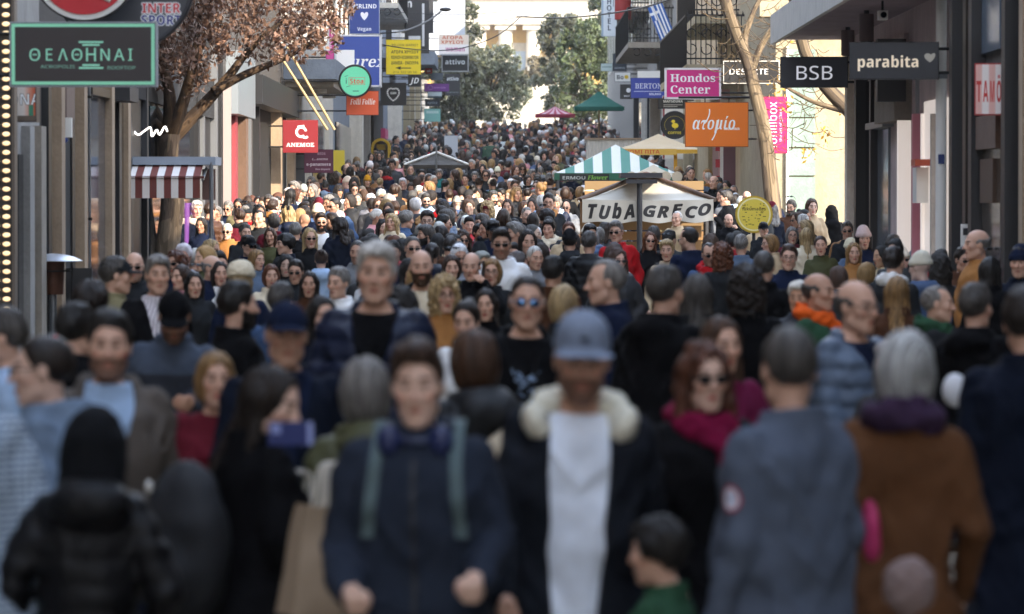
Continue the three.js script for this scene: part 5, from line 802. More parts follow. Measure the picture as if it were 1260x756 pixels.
{ // graffitied cart
  const d = 69, s = F / d, g0 = gy(d), X = (px) => wx(px, s), Y = (py) => wy(py, s), b = thing('market_cart', 'wooden market cart under a pale canopy with black graffiti lettering', 'market cart', [X(797), g0, -d]), o = b.position, y = (py) => Y(py) - g0, x = (px) => X(px) - o.x;
  const w = x(880) - x(714), eave = y(246), peak = y(214);
  hip(w, 2.0, peak - eave).forEach((g) => part('canopy_panel', g.translate(0, eave, -0.9), clothM('#b7b1a4'), b));
  for (const sx of [-1, 1]) for (const z of [0.1, -1.9]) { part('canopy_beam', rod([sx * w / 2, eave, z], [0, peak + 0.01, -0.9], 0.035, 0.035, 6), M.darkwood, b); part('post', rod([sx * (w / 2 - 0.06), 0, z - 0.08 * Math.sign(z + 0.9)], [sx * (w / 2 - 0.06), eave, z - 0.08 * Math.sign(z + 0.9)], 0.035, 0.035, 8), sx < 0 ? M.wood : M.dark, b); }
  part('mast', rod([-0.13, 0, 0.16], [-0.13, y(222), 0.16], 0.045, 0.045, 10), M.dark, b); part('mast_plate', box(-0.42, 0.22, y(219), y(213), -1.1, 0.3), M.dark, b); part('mast_plate', box(-0.34, 0.14, y(226), y(221), 0.1, 0.28), M.dark, b);
  const gm = faceMat((g, W, H) => { fill(g, W, H, '#b9b3a6'); g.lineJoin = g.lineCap = 'round'; g.font = 'italic bold ' + Math.round(H * 0.84) + 'px sans-serif'; g.fillStyle = '#1b191a'; g.strokeStyle = '#1b191a'; g.lineWidth = H * 0.05; [...'TUbA'].forEach((c, i) => { g.save(); g.translate(W * (0.06 + i * 0.098), H * (0.53 + 0.05 * Math.sin(i * 2.1))); g.rotate(0.08 * Math.sin(i * 1.7)); g.fillText(c, 0, 0); g.strokeText(c, 0, 0); g.restore(); }); [...'GRECO'].forEach((c, i) => { g.save(); g.translate(W * (0.5 + i * 0.105), H * (0.5 + 0.04 * Math.sin(i * 2.7))); g.rotate(0.06 * Math.sin(i * 2.3)); g.scale(1.15, 0.82); g.fillText(c, 0, 0); g.strokeText(c, 0, 0); g.restore(); }); }, 2.1, 0.3);
  { const g = new THREE.PlaneGeometry(w - 0.06, 0.34, 60, 6), p = g.attributes.position; for (let i = 0; i < p.count; i++) { const x = p.getX(i), f = 0.5 - p.getY(i) / 0.34; p.setXYZ(i, x, p.getY(i) - f * (0.014 * Math.sin(x * 11) + 0.012 * vn(x * 4, 1, 2)) - 0.02 * Math.sin(Math.PI * (x / w + 0.5)), f * (0.03 * Math.sin(x * 9 + 1) + 0.02 * vn(x * 7, f * 2, 3))); } g.computeVertexNormals(); gm.side = THREE.DoubleSide; part('lettered_valance', g.translate(0, eave - 0.16, 0.12), gm, b); }
  part('counter', box(-w / 2 + 0.05, w / 2 - 0.05, 0.78, 0.86, -1.9, 0.2), M.wood, b); part('counter_front', box(-w / 2 + 0.08, w / 2 - 0.08, 0.1, 0.78, 0.1, 0.16), M.darkwood, b);
  for (let k = 0; k < 7; k++) part('back_board', box(-w / 2 + 0.1, w / 2 - 0.1, 0.9 + k * 0.16, 1.04 + k * 0.16, -1.86, -1.82), k % 2 ? M.wood : mat('#77603f', 0.7), b);
  for (let k = 0; k < 3; k++) part('side_board', box(w / 2 - 0.5, w / 2 - 0.2, 0.9 + k * 0.22, 1.08 + k * 0.22, -0.3, -0.25), M.wood, b);
  const j = thing('white_crate', 'white slatted crate standing under the graffitied canopy', 'crate', [X(740), g0 + 0.86, -d + 0.02]); part('box', box(-0.3, 0.3, 0, 0.02, -0.2, 0.15), M.white, j); for (let k = 0; k < 4; k++) part('slat', box(-0.3, 0.3, 0.03 + k * 0.08, 0.09 + k * 0.08, 0.13, 0.15), M.white, j); for (const q of [-0.29, 0.27]) part('side', box(q, q + 0.02, 0, 0.36, -0.2, 0.13), M.white, j);
}
{ // green and white striped flower canopy
  const d = 94, s = F / d, g0 = gy(d), b = thing('flower_canopy', 'green and white striped canopy with a dark green border and name plate', 'canopy', [wx(759, s), g0, -d]), y = (py) => wy(py, s) - g0, w = 150 / s, eave = y(213), peak = y(177);
  hip(w, 2.4, peak - eave, 0.03).forEach((g, i) => { const q = g.attributes.position, u = g.attributes.uv; for (let k = 0; k < q.count; k++) u.setXY(k, (i % 2 ? q.getZ(k) / 2.4 : q.getX(k) / w) + 0.5, 0.5); part('canopy_panel', g.translate(0, eave, -1.2), new THREE.MeshStandardMaterial({ map: stripeTex('#e6e8e2', '#5f9488', 13), roughness: 0.85, side: THREE.DoubleSide }), b); });
  for (const [x0, x1, z0, z1] of [[-w / 2, w / 2, 0, 0.02], [-w / 2, w / 2, -2.42, -2.4], [-w / 2 - 0.02, -w / 2, -2.4, 0], [w / 2, w / 2 + 0.02, -2.4, 0]]) part('valance', box(x0, x1, eave - 0.15, eave, z0, z1), mat('#3c735a', 0.85), b);
  part('name_plate', box(-w / 2 + 0.08, -w / 2 + 1.12, eave - 0.17, eave - 0.02, 0.02, 0.04), M.black, b);
  part('lettering', new THREE.PlaneGeometry(1.0, 0.14).translate(-w / 2 + 0.6, eave - 0.095, 0.044), faceMat((g, W, H) => { fill(g, W, H, '#1f2420'); text(g, 'ERMOU', W * 0.28, H * 0.55, H * 0.66, '#eef2ec', 'sans-serif', '', W * 0.5); text(g, 'Flower', W * 0.77, H * 0.5, H * 0.82, '#8ed048', 'serif', 'italic bold', W * 0.42); }, 1.0, 0.14), b);
  for (const sx of [-1, 1]) for (const z of [-0.05, -2.35]) part('post', rod([sx * (w / 2 - 0.05), 0, z], [sx * (w / 2 - 0.05), eave, z], 0.03, 0.03, 8), M.alu, b);
  part('counter', box(-w / 2 + 0.1, w / 2 - 0.1, 0.05, 0.85, -2.2, -0.3), M.wood, b);
  const c = thing('cream_canopy', 'small cream scalloped canopy between the striped and graffitied ones', 'canopy', [wx(805, F / 82), gy(82), -82]), e = wy(217, F / 82) - gy(82); hip(1.05, 0.9, 0.22, 0.03).forEach((g) => part('canopy_panel', g.translate(0, e, -0.45), clothM('#d9ccb4'), c)); for (const sx of [-1, 1]) part('post', rod([sx * 0.48, 0, -0.45], [sx * 0.48, e, -0.45], 0.025, 0.025, 8), M.alu, c); for (let k = 0; k < 5; k++) part('scallop', new THREE.CylinderGeometry(0.1, 0.1, 0.015, 14).rotateX(Math.PI / 2).translate(-0.42 + k * 0.21, e - 0.01, 0), clothM('#d9ccb4'), c);
}
{ // beige bakery canopy
  const d = 108, s = F / d, g0 = gy(d), b = thing('beige_canopy', 'beige peaked canopy with an orange lettered yellow border', 'canopy', [wx(812, s), g0, -d]), y = (py) => wy(py, s) - g0, w = 108 / s, eave = y(184), peak = y(164);
  hip(w, 2.2, peak - eave, 0.03).forEach((g) => part('canopy_panel', g.translate(0, eave, -1.1), clothM('#d8c4a2'), b)); part('valance', box(-w / 2, w / 2, eave - 0.1, eave, 0, 0.02), mat('#e0b040', 0.8), b);
  part('lettering', new THREE.PlaneGeometry(w * 0.62, 0.15).translate(-w * 0.12, eave - 0.06, 0.025), faceMat((g, W, H) => { fill(g, W, H, '#e6bc58'); text(g, 'ΨΩΜΙ ΠΙΤΑ', W * 0.36, H * 0.5, H * 0.84, '#d4581c', 'sans-serif', 'bold', W * 0.66); }, 1.3, 0.15), b);
  for (const sx of [-1, 1]) for (const z of [-0.05, -2.15]) part('post', rod([sx * (w / 2 - 0.05), 0, z], [sx * (w / 2 - 0.05), eave, z], 0.03, 0.03, 8), M.alu, b); part('yellow_post', box(w * 0.16, w * 0.2, 0, eave, -0.2, -0.1), mat('#d8a030', 0.7), b); part('counter', box(-w / 2 + 0.1, w / 2 - 0.1, 0, 0.9, -2, -0.4), M.white, b);
}
{ // corrugated kiosk
  const d = 122, s = F / d, g0 = gy(d), b = thing('corrugated_kiosk', 'grey white corrugated box kiosk behind the beige canopy', 'kiosk', [wx(755, s), g0, -d]), y = (py) => wy(py, s) - g0, w = 66 / s; part('wall', box(-w / 2, w / 2, 0, y(172), -1.6, 0), M.whitewall, b); part('roof_edge', box(-w / 2 - 0.04, w / 2 + 0.04, y(172), y(170), -1.65, 0.05), M.beigeStone, b);
  const c = []; for (let k = 0; k < 18; k++) c.push(rod([-w / 2 + 0.04 + k * (w - 0.08) / 17, 0, 0], [-w / 2 + 0.04 + k * (w - 0.08) / 17, y(172), 0], 0.022, 0.022, 6)); part('corrugation', merge(c), M.whitewall, b);
}
function parasol(label, px, d, top, eave, width, c, stripes) {
  const s = F / d, g0 = gy(d), b = thing('parasol', label, 'parasol', [wx(px, s), g0, -d]), y = (py) => wy(py, s) - g0, w = width / s, h = y(top) - y(eave);
  hip(w, w, h, 0.04).forEach((g, i) => { let m = clothM(c); if (stripes) m = new THREE.MeshStandardMaterial({ map: stripeTex(c, stripes, 9), roughness: 0.85, side: THREE.DoubleSide }); part('canopy_panel', g.translate(0, y(eave), 0), m, b); });
  for (const q of [[-w / 2, w / 2, w / 2, w / 2 + 0.015], [-w / 2, w / 2, -w / 2 - 0.015, -w / 2], [-w / 2 - 0.015, -w / 2, -w / 2, w / 2], [w / 2, w / 2 + 0.015, -w / 2, w / 2]]) part('valance', box(q[0], q[1], y(eave) - 0.13, y(eave), q[2], q[3]), clothM(c), b);
  part('pole', rod([0, 0, 0], [0, y(top) + 0.08, 0], 0.035, 0.035, 10), M.wood, b); part('base', new THREE.CylinderGeometry(0.3, 0.34, 0.1, 20).translate(0, 0.05, 0), M.greyStone, b);
}
parasol('dark green square market parasol under the far signs', 737, 163, 112, 132, 60, '#1c6a58');
parasol('red and white striped parasol far up the street', 683, 188, 131, 141, 48, '#a03048', '#cfaab0');
{ // grey tilted cart canopy with white edges
  const d = 114, s = F / d, g0 = gy(d), b = thing('cart_canopy', 'dark grey low pitched cart canopy with white edges on a thin mast', 'canopy', [wx(537, s), g0, -d]), y = (py) => wy(py, s) - g0, e = y(203), p = y(188), w = 0.82;
  hip(w * 2, 1.3, p - e, 0.03).forEach((g) => part('canopy_panel', g.translate(0, e, -0.65), clothM('#4b4844'), b));
  for (const sx of [-1, 1]) { part('white_edge', rod([sx * w, e + 0.01, 0], [0, p + 0.02, -0.62], 0.03, 0.03, 6), M.white, b); part('valance', box(sx > 0 ? 0 : -w, sx > 0 ? w : 0, e - 0.1, e, 0.0, 0.02), M.bronze, b); part('post', rod([sx * (w - 0.05), 0, -0.6], [sx * (w - 0.05), e, -0.6], 0.022, 0.022, 6), M.alu, b); }
  part('mast', rod([0, 0, 0.04], [0, y(180), 0.04], 0.028, 0.022, 8), M.steel, b); part('counter', box(-0.6, 0.6, 0.1, 0.8, -1.1, -0.3), M.dark, b);
}
{ // striped awning by the brown tree
  const d = 54.2, s = F / d, b = thing('awning_kiosk', 'small kiosk with brown and white striped awning under the brown tree', 'kiosk', [wx(211, s), 0, -d - 1.2]), y = (py) => wy(py, s), x = (px) => wx(px, s) - b.position.x, n = 10, x0 = x(161), x1 = x(249);
  part('housing', box(x(160), x(265), y(203), y(193), 0.1, 1.22), mat('#8f9aa8', 0.5), b);
  for (let k = 0; k < n; k++) { const a = lerp(x0, x1, k / n), c = lerp(x0, x1, (k + 1) / n), m = k % 2 ? mat('#6c3630', 0.9) : mat('#d8d2ce', 0.9); const top = box(a, c, 0, 0.012, 0, 0.55); top.rotateX(0.28); top.translate(0, y(204), 1.12); part('stripe', top, m, b); part('valance_stripe', box(a, c, y(244), y(219), 1.62, 1.635), m, b); }
  part('arm', rod([x1 + 0.03, y(207), 0.9], [x1 + 0.03, y(222), 1.62], 0.018, 0.018, 6), M.alu, b); part('front_bar', box(x0, x1 + 0.05, y(219) - 0.01, y(217), 1.6, 1.64), mat('#5c2e2a', 0.7), b);
  part('side_panel', box(x1 - 0.02, x1 + 0.14, y(246), y(208), 0.9, 0.96), mat('#6b5048', 0.8), b); for (const q of [x0, x(260)]) part('post', rod([q, 0, 1.2], [q, y(200), 1.2], 0.025, 0.025, 8), M.alu, b);
}
{ // patio heater
  const d = 43.5, s = F / d, b = thing('patio_heater', 'patio heater with a shallow silver dome beside the bulb column', 'patio heater', [wx(65, s), 0, -d]), top = wy(312, s);
  const prof = [[0.001, 0.07], [0.1, 0.062], [0.2, 0.04], [0.285, 0.0], [0.29, 0.0], [0.285, -0.006], [0.2, 0.03], [0.001, 0.055]].map(([x, y]) => new THREE.Vector2(x, y)); part('dome', new THREE.LatheGeometry(prof, 36).translate(0, top - 0.07, 0), mat('#c9ccd4', 0.3, { metalness: 0.7 }), b);
  part('pole', rod([0, 0.1, 0], [0, top - 0.4, 0], 0.035, 0.035, 12), M.steel, b); part('burner', rod([0, top - 0.4, 0], [0, top - 0.06, 0], 0.1, 0.115, 20), mat('#5a3a2c', 0.5, { metalness: 0.5 }), b); part('base', rod([0, 0, 0], [0, 0.5, 0], 0.24, 0.22, 20), M.steel, b);
  for (const sx of [-1, 1]) part('guard_rod', rod([sx * 0.17, 0.5, 0.04], [sx * 0.19, top - 0.12, 0.04], 0.009, 0.009, 6), M.iron, b); part('guard_ring', new THREE.TorusGeometry(0.18, 0.008, 6, 30).rotateX(Math.PI / 2).translate(0, top - 0.17, 0), M.iron, b);
  const p = thing('menu_board', 'black menu board standing behind the patio heater', 'board', [wx(93, F / 45), 0, -45]), ph = wy(330, F / 45); part('board', box(-0.16, 0.16, 0.5, ph, -0.04, 0), M.black, p); part('leg', box(-0.14, -0.1, 0, 0.5, -0.04, 0), M.iron, p); part('leg', box(0.1, 0.14, 0, 0.5, -0.04, 0), M.iron, p);
}
{ // yellow niche
  const d = 140, s = F / d, b = thing('phone_booth', 'yellow arched phone booth hood against the white columns', 'phone booth', [wx(469, s), gy(d), -d]), y = (py) => wy(py, s) - gy(d), h = y(171), sh = new THREE.Shape(), hole = new THREE.Path(), r = 0.29; sh.moveTo(-r, 0.5); sh.lineTo(-r, h - r); sh.absarc(0, h - r, r, Math.PI, 0, true); sh.lineTo(r, 0.5); sh.closePath(); hole.moveTo(-r + 0.07, 0.57); hole.lineTo(-r + 0.07, h - r); hole.absarc(0, h - r, r - 0.07, Math.PI, 0, true); hole.lineTo(r - 0.07, 0.57); sh.holes.push(hole);
  part('hood', new THREE.ExtrudeGeometry(sh, { depth: 0.4, bevelEnabled: true, bevelSize: 0.015, bevelThickness: 0.015, bevelSegments: 2, curveSegments: 16 }), mat('#c8a01e', 0.5), b); part('back', box(-r, r, 0.5, h - 0.1, -0.03, 0), mat('#6d6250', 0.6), b); part('phone', box(-0.12, 0.12, 1.0, 1.5, 0.0, 0.14), mat('#8d9094', 0.4), b); part('label_plate', box(-0.14, 0.14, 1.62, 1.8, 0.0, 0.05), mat('#d8b83a', 0.5), b); part('post', box(-0.08, 0.08, 0, 0.55, 0.05, 0.3), M.dark, b);
}
{ const d = 139, s = F / d, b = thing('white_board', 'plain white back of a street board above the dark cart canopy', 'board', [wx(555, s), gy(d), -d]), y = (py) => wy(py, s) - gy(d); part('panel', box(-0.21, 0.21, 0.9, y(167), -0.03, 0), mat('#c4cad2', 0.6), b); for (const q of [-0.18, 0.15]) part('leg', box(q, q + 0.03, 0, 0.9, -0.03, 0), M.alu, b); }
{ const d = 72, s = F / d, b = thing('poster_stand', 'black framed street poster stand with crossed grey stripes', 'poster stand', [wx(329, s), gy(d), -d]), y = (py) => wy(py, s) - gy(d), w = 0.125; part('frame', box(-w, w, 0.6, y(264), -0.05, 0), M.black, b); part('poster', new THREE.PlaneGeometry(w * 1.7, y(264) - 0.68).translate(0, (y(264) + 0.6) / 2, 0.004), faceMat((g, W, H) => { fill(g, W, H, '#7d8796'); g.strokeStyle = '#dfe3e8'; g.lineWidth = W * 0.14; for (const q of [[0, 0, W, H], [W, 0, 0, H], [0, H / 2, W, H / 2]]) { g.beginPath(); g.moveTo(q[0], q[1]); g.lineTo(q[2], q[3]); g.stroke(); } g.fillStyle = '#e8eaec'; g.fillRect(0, 0, W, H * 0.16); }, 0.22, 0.6), b); for (const q of [-w, w - 0.03]) part('leg', box(q, q + 0.03, 0, 0.6, -0.05, 0), M.black, b); }
{ const d = 63, s = F / d, b = thing('round_board', 'round yellow sign board with small print at the foot of the plane tree', 'sign', [wx(928, s), gy(d), -d]), c = wy(264, s) - gy(d), r = 23 / s; part('disc', new THREE.CylinderGeometry(r, r, 0.05, 40).rotateX(Math.PI / 2).translate(0, c, -0.03), mat('#c8a82c', 0.5), b); part('face', new THREE.CircleGeometry(r - 0.02, 40).translate(0, c, 0.004), faceMat((g, W, H) => { fill(g, W, H, '#e6cf4c'); g.fillStyle = '#6d5c18'; for (let k = 0; k < 40; k++) g.fillRect(W * ran(0.12, 0.82), H * ran(0.15, 0.85), W * ran(0.02, 0.09), H * 0.022); text(g, 'lukumades', W * 0.5, H * 0.34, H * 0.13, '#5d4c10'); g.strokeStyle = '#f6eebc'; g.lineWidth = 8; g.beginPath(); g.arc(W / 2, H / 2, W * 0.46, 0, 7); g.stroke(); }, 0.5, 0.5), b); part('pole', rod([0, 0, -0.06], [0, c, -0.06], 0.025, 0.025, 8), M.iron, b); }
{ const d = 56, s = F / d, b = thing('shelf_rack', 'dark wire rack with red goods by the bright displays', 'rack', [wx(1103, s), 0, -d]), y = (py) => wy(py, s); part('rack', merge([...[-0.16, 0.16].flatMap((q) => [rod([q, 0, 0], [q, y(281), 0], 0.012, 0.012, 6), rod([q, 0, -0.3], [q, y(281), -0.3], 0.012, 0.012, 6)]), ...[0.4, 0.8, 1.2, y(281)].map((h) => box(-0.17, 0.17, h - 0.02, h, -0.31, 0.01))]), M.iron, b); part('goods', box(-0.1, 0.08, y(281), y(268), -0.22, -0.05), mat('#b43a30', 0.7), b); part('goods', box(-0.15, 0.14, 1.2, 1.36, -0.25, -0.03), M.white, b); }

// ---------------------------------------------------------------- the people nearest the camera, one by one: x and y are the photo's column and the row of the head's top, s the size in pixels per metre
const checks = new THREE.MeshStandardMaterial({ vertexColors: true, roughness: 0.95, map: (() => { const t = canvas(128, 128, (g, w, h) => { fill(g, w, h, '#93a3b5'); g.fillStyle = '#4c5c72'; for (let j = 0; j < 4; j++) for (let i = 0; i < 4; i++) { g.fillRect(i * 32 + 4, j * 32 + 4, 17, 17); } g.fillStyle = '#dfe8f0'; for (let j = 0; j < 4; j++) g.fillRect(0, j * 32 + 26, w, 3); }); t.wrapS = t.wrapT = THREE.RepeatWrapping; t.repeat.set(13, 13); return t; })() });
const stripedShirt = new THREE.MeshStandardMaterial({ vertexColors: true, roughness: 0.9, map: (() => { const t = canvas(64, 8, (q, w, h) => { fill(q, w, h, '#d6d2d6'); q.fillStyle = '#8a7c8c'; for (let k = 0; k < 4; k++) q.fillRect(k * 16, 0, 5, h); }); t.wrapS = t.wrapT = THREE.RepeatWrapping; t.repeat.set(9, 1); return t; })() });
const N = [];                                                  // hero records by key
const hero = (key, o) => { const r = person(o); N[key] = r; return r; };
hero('check', { x: -53, y: 386, s: 432, yaw: 200, hy: -20, sex: 'f', hair: 'bob', hc: 'salt', top: 'coat', tc: 'white', map: checks, pose: 'down', label: 'person in pale blue checked coat walking away, cut by the frame edge' });
hero('hooded', { x: 115, y: 497, s: 432, yaw: 178, hp: 6, sex: 'f', hat: 'hood', hatc: 'black', hair: 'long', hc: 'dark', top: 'hoodcoat', tc: 'jet', pose: 'pocket', label: 'person in black padded coat seen from behind with the hood up' });
hero('palehood', { x: 66, y: 408, s: 380, yaw: -98, hy: 8, sex: 'm', face: 'm2', hair: 'crop', hc: 'dark', glasses: 1, top: 'parka', tc: '#6c7c90', skin: 'e', pose: 'pocket', label: 'person in glasses and pale blue hooded parka turned in profile' });
hero('bearded', { x: 134, y: 380, s: 352, yaw: 8, hy: -4, sex: 'm', face: 'm1', hair: 'short', hc: 'black', stubble: 0.85, top: 'parka', tc: '#5a534e', open: 1, inner: 'shirt', ic: 'sky', pose: 'walk', label: 'person in open taupe hooded parka over a pale blue shirt, walking forward' });
hero('edgegrey', { x: 18, y: 377, s: 300, yaw: -85, sex: 'm', face: 'm1', hair: 'short', hc: 'salt', top: 'shirt', tc: 'sky', inner: 'shirt', ic: 'sky', pose: 'down', label: 'person in pale blue shirt collar at the frame edge, in profile by the heater' });
hero('reddark', { x: 112, y: 345, s: 245, yaw: 172, sex: 'm', hair: 'mop', hc: 'dark', top: 'hoodie', tc: 'red', pose: 'strap', label: 'person in bright red hooded top seen from behind below the heater' });
hero('darkback', { x: 82, y: 372, s: 285, yaw: 150, sex: 'm', hair: 'short', hc: 'black', top: 'jacket', tc: 'jet', pose: 'pocket', label: 'person in black jacket from behind, between the red hooded top and the edge' });
hero('capgrey', { x: 214, y: 350, s: 258, yaw: 4, hp: 22, sex: 'm', face: 'm1', hair: 'crop', hc: 'black', hat: 'cap', hatc: 'jet', stubble: 0.85, skin: 'c', top: 'jacket', tc: '#444c5a', pose: 'phone', label: 'person in black cap and blue grey panelled jacket looking down at the hands' });
hero('stripes', { x: 193, y: 313, s: 192, yaw: 14, sex: 'h', face: 'm1', hair: 'swept', hc: 'grey', top: 'jacket', tc: 'jet', open: 1, inner: 'shirt', imap: stripedShirt, pose: 'walk', label: 'person in open black jacket over a pale striped shirt, near the awning' });
hero('greycap', { x: 143, y: 315, s: 186, yaw: 100, sex: 'm', face: 'm1', hair: 'short', hc: 'salt', hat: 'cap', hatc: 'charcoal', top: 'jacket', tc: 'khaki', pose: 'pocket', label: 'person in grey flat cap and khaki jacket turned in profile beside the heater' });
hero('baldsun', { x: 165, y: 308, s: 158, yaw: 2, sex: 'm', face: 'm1', hair: 'bald', sun: 1, stubble: 0.6, top: 'jacket', tc: 'charcoal', pose: 'walk', label: 'person in sunglasses and charcoal jacket behind the grey cap' });
hero('darkprofile', { x: 296, y: 345, s: 244, yaw: 118, sex: 'm', face: 'm2', hair: 'short', hc: 'black', beard: 'black', top: 'jacket', tc: 'jet', pose: 'down', label: 'person in plain black jacket and beard in profile, looking toward the middle' });
hero('navycap', { x: 352, y: 369, s: 330, yaw: 8, sex: 'h', face: 'm1', hair: 'crop', hc: 'salt', hat: 'cap', hatc: 'navy', top: 'jacket', tc: 'ink', inner: 'shirt', open: 1, ic: 'navy', pose: 'walk', skin: 'b', label: 'person in navy baseball cap and dark navy open jacket walking forward' });
hero('phonelook', { x: 300, y: 444, s: 395, yaw: 120, hy: -52, hp: 14, sex: 'f', face: 'f0', hair: 'long', hc: 'dark', top: 'coat', tc: 'jet', pose: 'phone', skin: 'e', label: 'person in black coat looking down at a phone in a blue case' });
hero('fairleft', { x: 264, y: 430, s: 322, yaw: 12, sex: 'f', hair: 'bob', hc: 'blond', top: 'sweater', tc: 'maroon', pose: 'front', label: 'person in maroon sweater half hidden behind the one looking at a phone' });
hero('olive', { x: 447, y: 436, s: 384, yaw: -155, hy: -10, sex: 'f', hair: 'bob', hc: 'grey', top: 'hoodcoat', tc: 'olive', pose: 'down', label: 'person in dark olive hooded coat from behind carrying the beige paper bags' });
hero('raincoat', { x: 513, y: 415, s: 440, yaw: -6, hy: 2, hp: 4, sex: 'm', face: 'm2', hair: 'quiff', hc: 'brown', top: 'parka', tc: '#262c38', pose: 'fist', skin: 'e', label: 'person in navy raincoat with headphones round the neck and backpack straps' });
hero('shearling', { x: 715, y: 375, s: 420, yaw: 2, hp: 4, sex: 'm', face: 'm1', hair: 'crop', hc: 'black', hat: 'flatbrim', hatc: '#7c8698', stubble: 0.9, skin: 'b', top: 'parka', tc: '#1b1e25', open: 2, inner: 'tee', ic: 'tee', pose: 'walk', label: 'person in denim cap, white tee and black parka with white shearling collar' });
hero('whitehair', { x: 463, y: 296, s: 278, yaw: -3, sex: 'h', face: 'm1', hair: 'swept', hc: 'white', top: 'puffer', tc: 'navy', open: 1, inner: 'sweater', ic: 'jet', pose: 'walk', label: 'tall person in open navy padded jacket over a black sweater' });
hero('printtee', { x: 648, y: 334, s: 272, yaw: 2, sex: 'h', face: 'm1', hair: 'crop', hc: 'dark', sun: 2, top: 'jacket', tc: 'jet', open: 1, inner: 'tee', ic: 'jet', pose: 'walk', label: 'person in mirrored blue sunglasses and black tee with a pale blue print' });
hero('furhood', { x: 596, y: 402, s: 352, yaw: -140, hy: -14, sex: 'f', hair: 'bob', hc: 'chestnut', top: 'hoodcoat', tc: 'charcoal', pose: 'strap', label: 'person in charcoal padded hooded coat from behind between raincoat and shearling' });
hero('magenta', { x: 862, y: 417, s: 372, yaw: 16, sex: 'f', face: 'f1', hair: 'wavy', hc: 'auburn', sun: 1, top: 'coat', tc: 'jet', scarf: '#741238', pose: 'walk', skin: 'e', label: 'person in sunglasses, magenta scarf and black coat' });
hero('badge', { x: 960, y: 397, s: 430, yaw: -138, hy: -30, sex: 'h', face: 'm1', hair: 'receding', hc: 'salt', top: 'jacket', tc: '#525a69', pose: 'down', label: 'person in blue grey jacket from behind with a round badge on the sleeve' });
hero('suede', { x: 1115, y: 402, s: 412, yaw: 172, sex: 'f', hair: 'bob', hc: 'silver', top: 'coat', tc: '#583a25', scarf: '#3a2a40', pose: 'akimbo', label: 'person in rust brown suede coat and purple scarf from behind, elbow out' });
hero('bluevest', { x: 1040, y: 340, s: 272, yaw: 44, sex: 'h', face: 'm1', hair: 'fringe', hc: 'salt', glasses: 1, top: 'puffer', tc: 'slate', open: 1, inner: 'sweater', ic: 'navy', pose: 'walk', label: 'person in glasses and open slate padded jacket over a navy sweater' });
hero('greenscarf', { x: 1155, y: 350, s: 205, yaw: 82, sex: 'm', face: 'm1', hair: 'receding', hc: 'grey', top: 'jacket', tc: 'charcoal', scarf: 'green', pose: 'down', label: 'person in dark green scarf and charcoal jacket in profile above the suede coat' });
hero('hoodback', { x: 1199, y: 348, s: 245, yaw: 148, sex: 'm', hair: 'short', hc: 'salt', top: 'parka', tc: 'jet', pose: 'down', label: 'person in black hooded parka from behind, below the grey hooded one' });
hero('edgenavy', { x: 1262, y: 352, s: 335, yaw: 176, sex: 'h', hair: 'short', hc: 'dark', top: 'coat', tc: 'ink', pose: 'down', label: 'broad person in long dark navy coat from behind, cut by the frame edge' });
hero('darkhood', { x: 812, y: 326, s: 252, yaw: 146, sex: 'h', hair: 'short', hc: 'salt', top: 'parka', tc: 'jet', pose: 'down', label: 'person in black hooded jacket from behind beside the denim cap' });
hero('oldprofile', { x: 759, y: 317, s: 222, yaw: -84, sex: 'h', face: 'm1', hair: 'receding', hc: 'grey', top: 'jacket', tc: 'navy', pose: 'pocket', label: 'person in navy jacket with raised collar in profile above the denim cap' });
hero('blondback', { x: 692, y: 348, s: 222, yaw: 172, sex: 'f', hair: 'bob', hc: 'fair', top: 'coat', tc: 'charcoal', pose: 'down', label: 'person in charcoal coat from behind, just past the blue sunglasses' });
hero('curlyback', { x: 920, y: 327, s: 224, yaw: 182, sex: 'f', hair: 'curly', hc: 'dark', top: 'coat', tc: 'jet', pose: 'down', label: 'person in long black coat from behind, big loose curls, above the badge sleeve' });
hero('pinktop', { x: 880, y: 386, s: 302, yaw: 22, sex: 'f', face: 'f1', hair: 'long', hc: 'chestnut', top: 'sweater', tc: '#5f1838', pose: 'front', label: 'person in dark magenta sweater directly behind the magenta scarf' });
hero('greylong', { x: 857, y: 334, s: 226, yaw: 186, sex: 'f', hair: 'long', hc: 'salt', top: 'coat', tc: 'charcoal', pose: 'down', label: 'person in dark charcoal coat from behind, next to the black hooded jacket' });
hero('child', { x: 828, y: 648, s: 432, yaw: -115, child: 1, sex: 'm', hair: 'mop', hc: 'black', top: 'jacket', tc: 'green', pose: 'down', label: 'child in green jacket in profile, low beside the white tee' });
hero('brownprofile', { x: 1255, y: 300, s: 158, yaw: -18, sex: 'm', hair: 'short', hc: 'dark', hat: 'beanie', hatc: 'navy', top: 'jacket', tc: 'ink', pose: 'walk', label: 'person in navy beanie and dark jacket at the frame edge' });
hero('tanold', { x: 1207, y: 280, s: 145, yaw: -76, sex: 'h', face: 'm1', hair: 'fringe', hc: 'grey', top: 'jacket', tc: 'camel', pose: 'down', label: 'person in camel jacket in profile by the black window frames' });
hero('headshades', { x: 1215, y: 314, s: 160, yaw: 150, sex: 'f', hair: 'long', hc: 'black', sun: 3, top: 'jacket', tc: 'jet', pose: 'down', label: 'person in black jacket with sunglasses pushed up on the head' });
hero('greyhoodback', { x: 1142, y: 277, s: 108, yaw: 178, sex: 'm', hair: 'short', hc: 'dark', top: 'hoodie', tc: 'ash', pose: 'down', label: 'person in light grey hooded sweatshirt from behind by the drainpipe' });
hero('jetback', { x: 940, y: 307, s: 168, yaw: 172, sex: 'm', hair: 'receding', hc: 'salt', top: 'jacket', tc: 'jet', pose: 'down', label: 'person in plain black jacket from behind, below the round yellow board' });
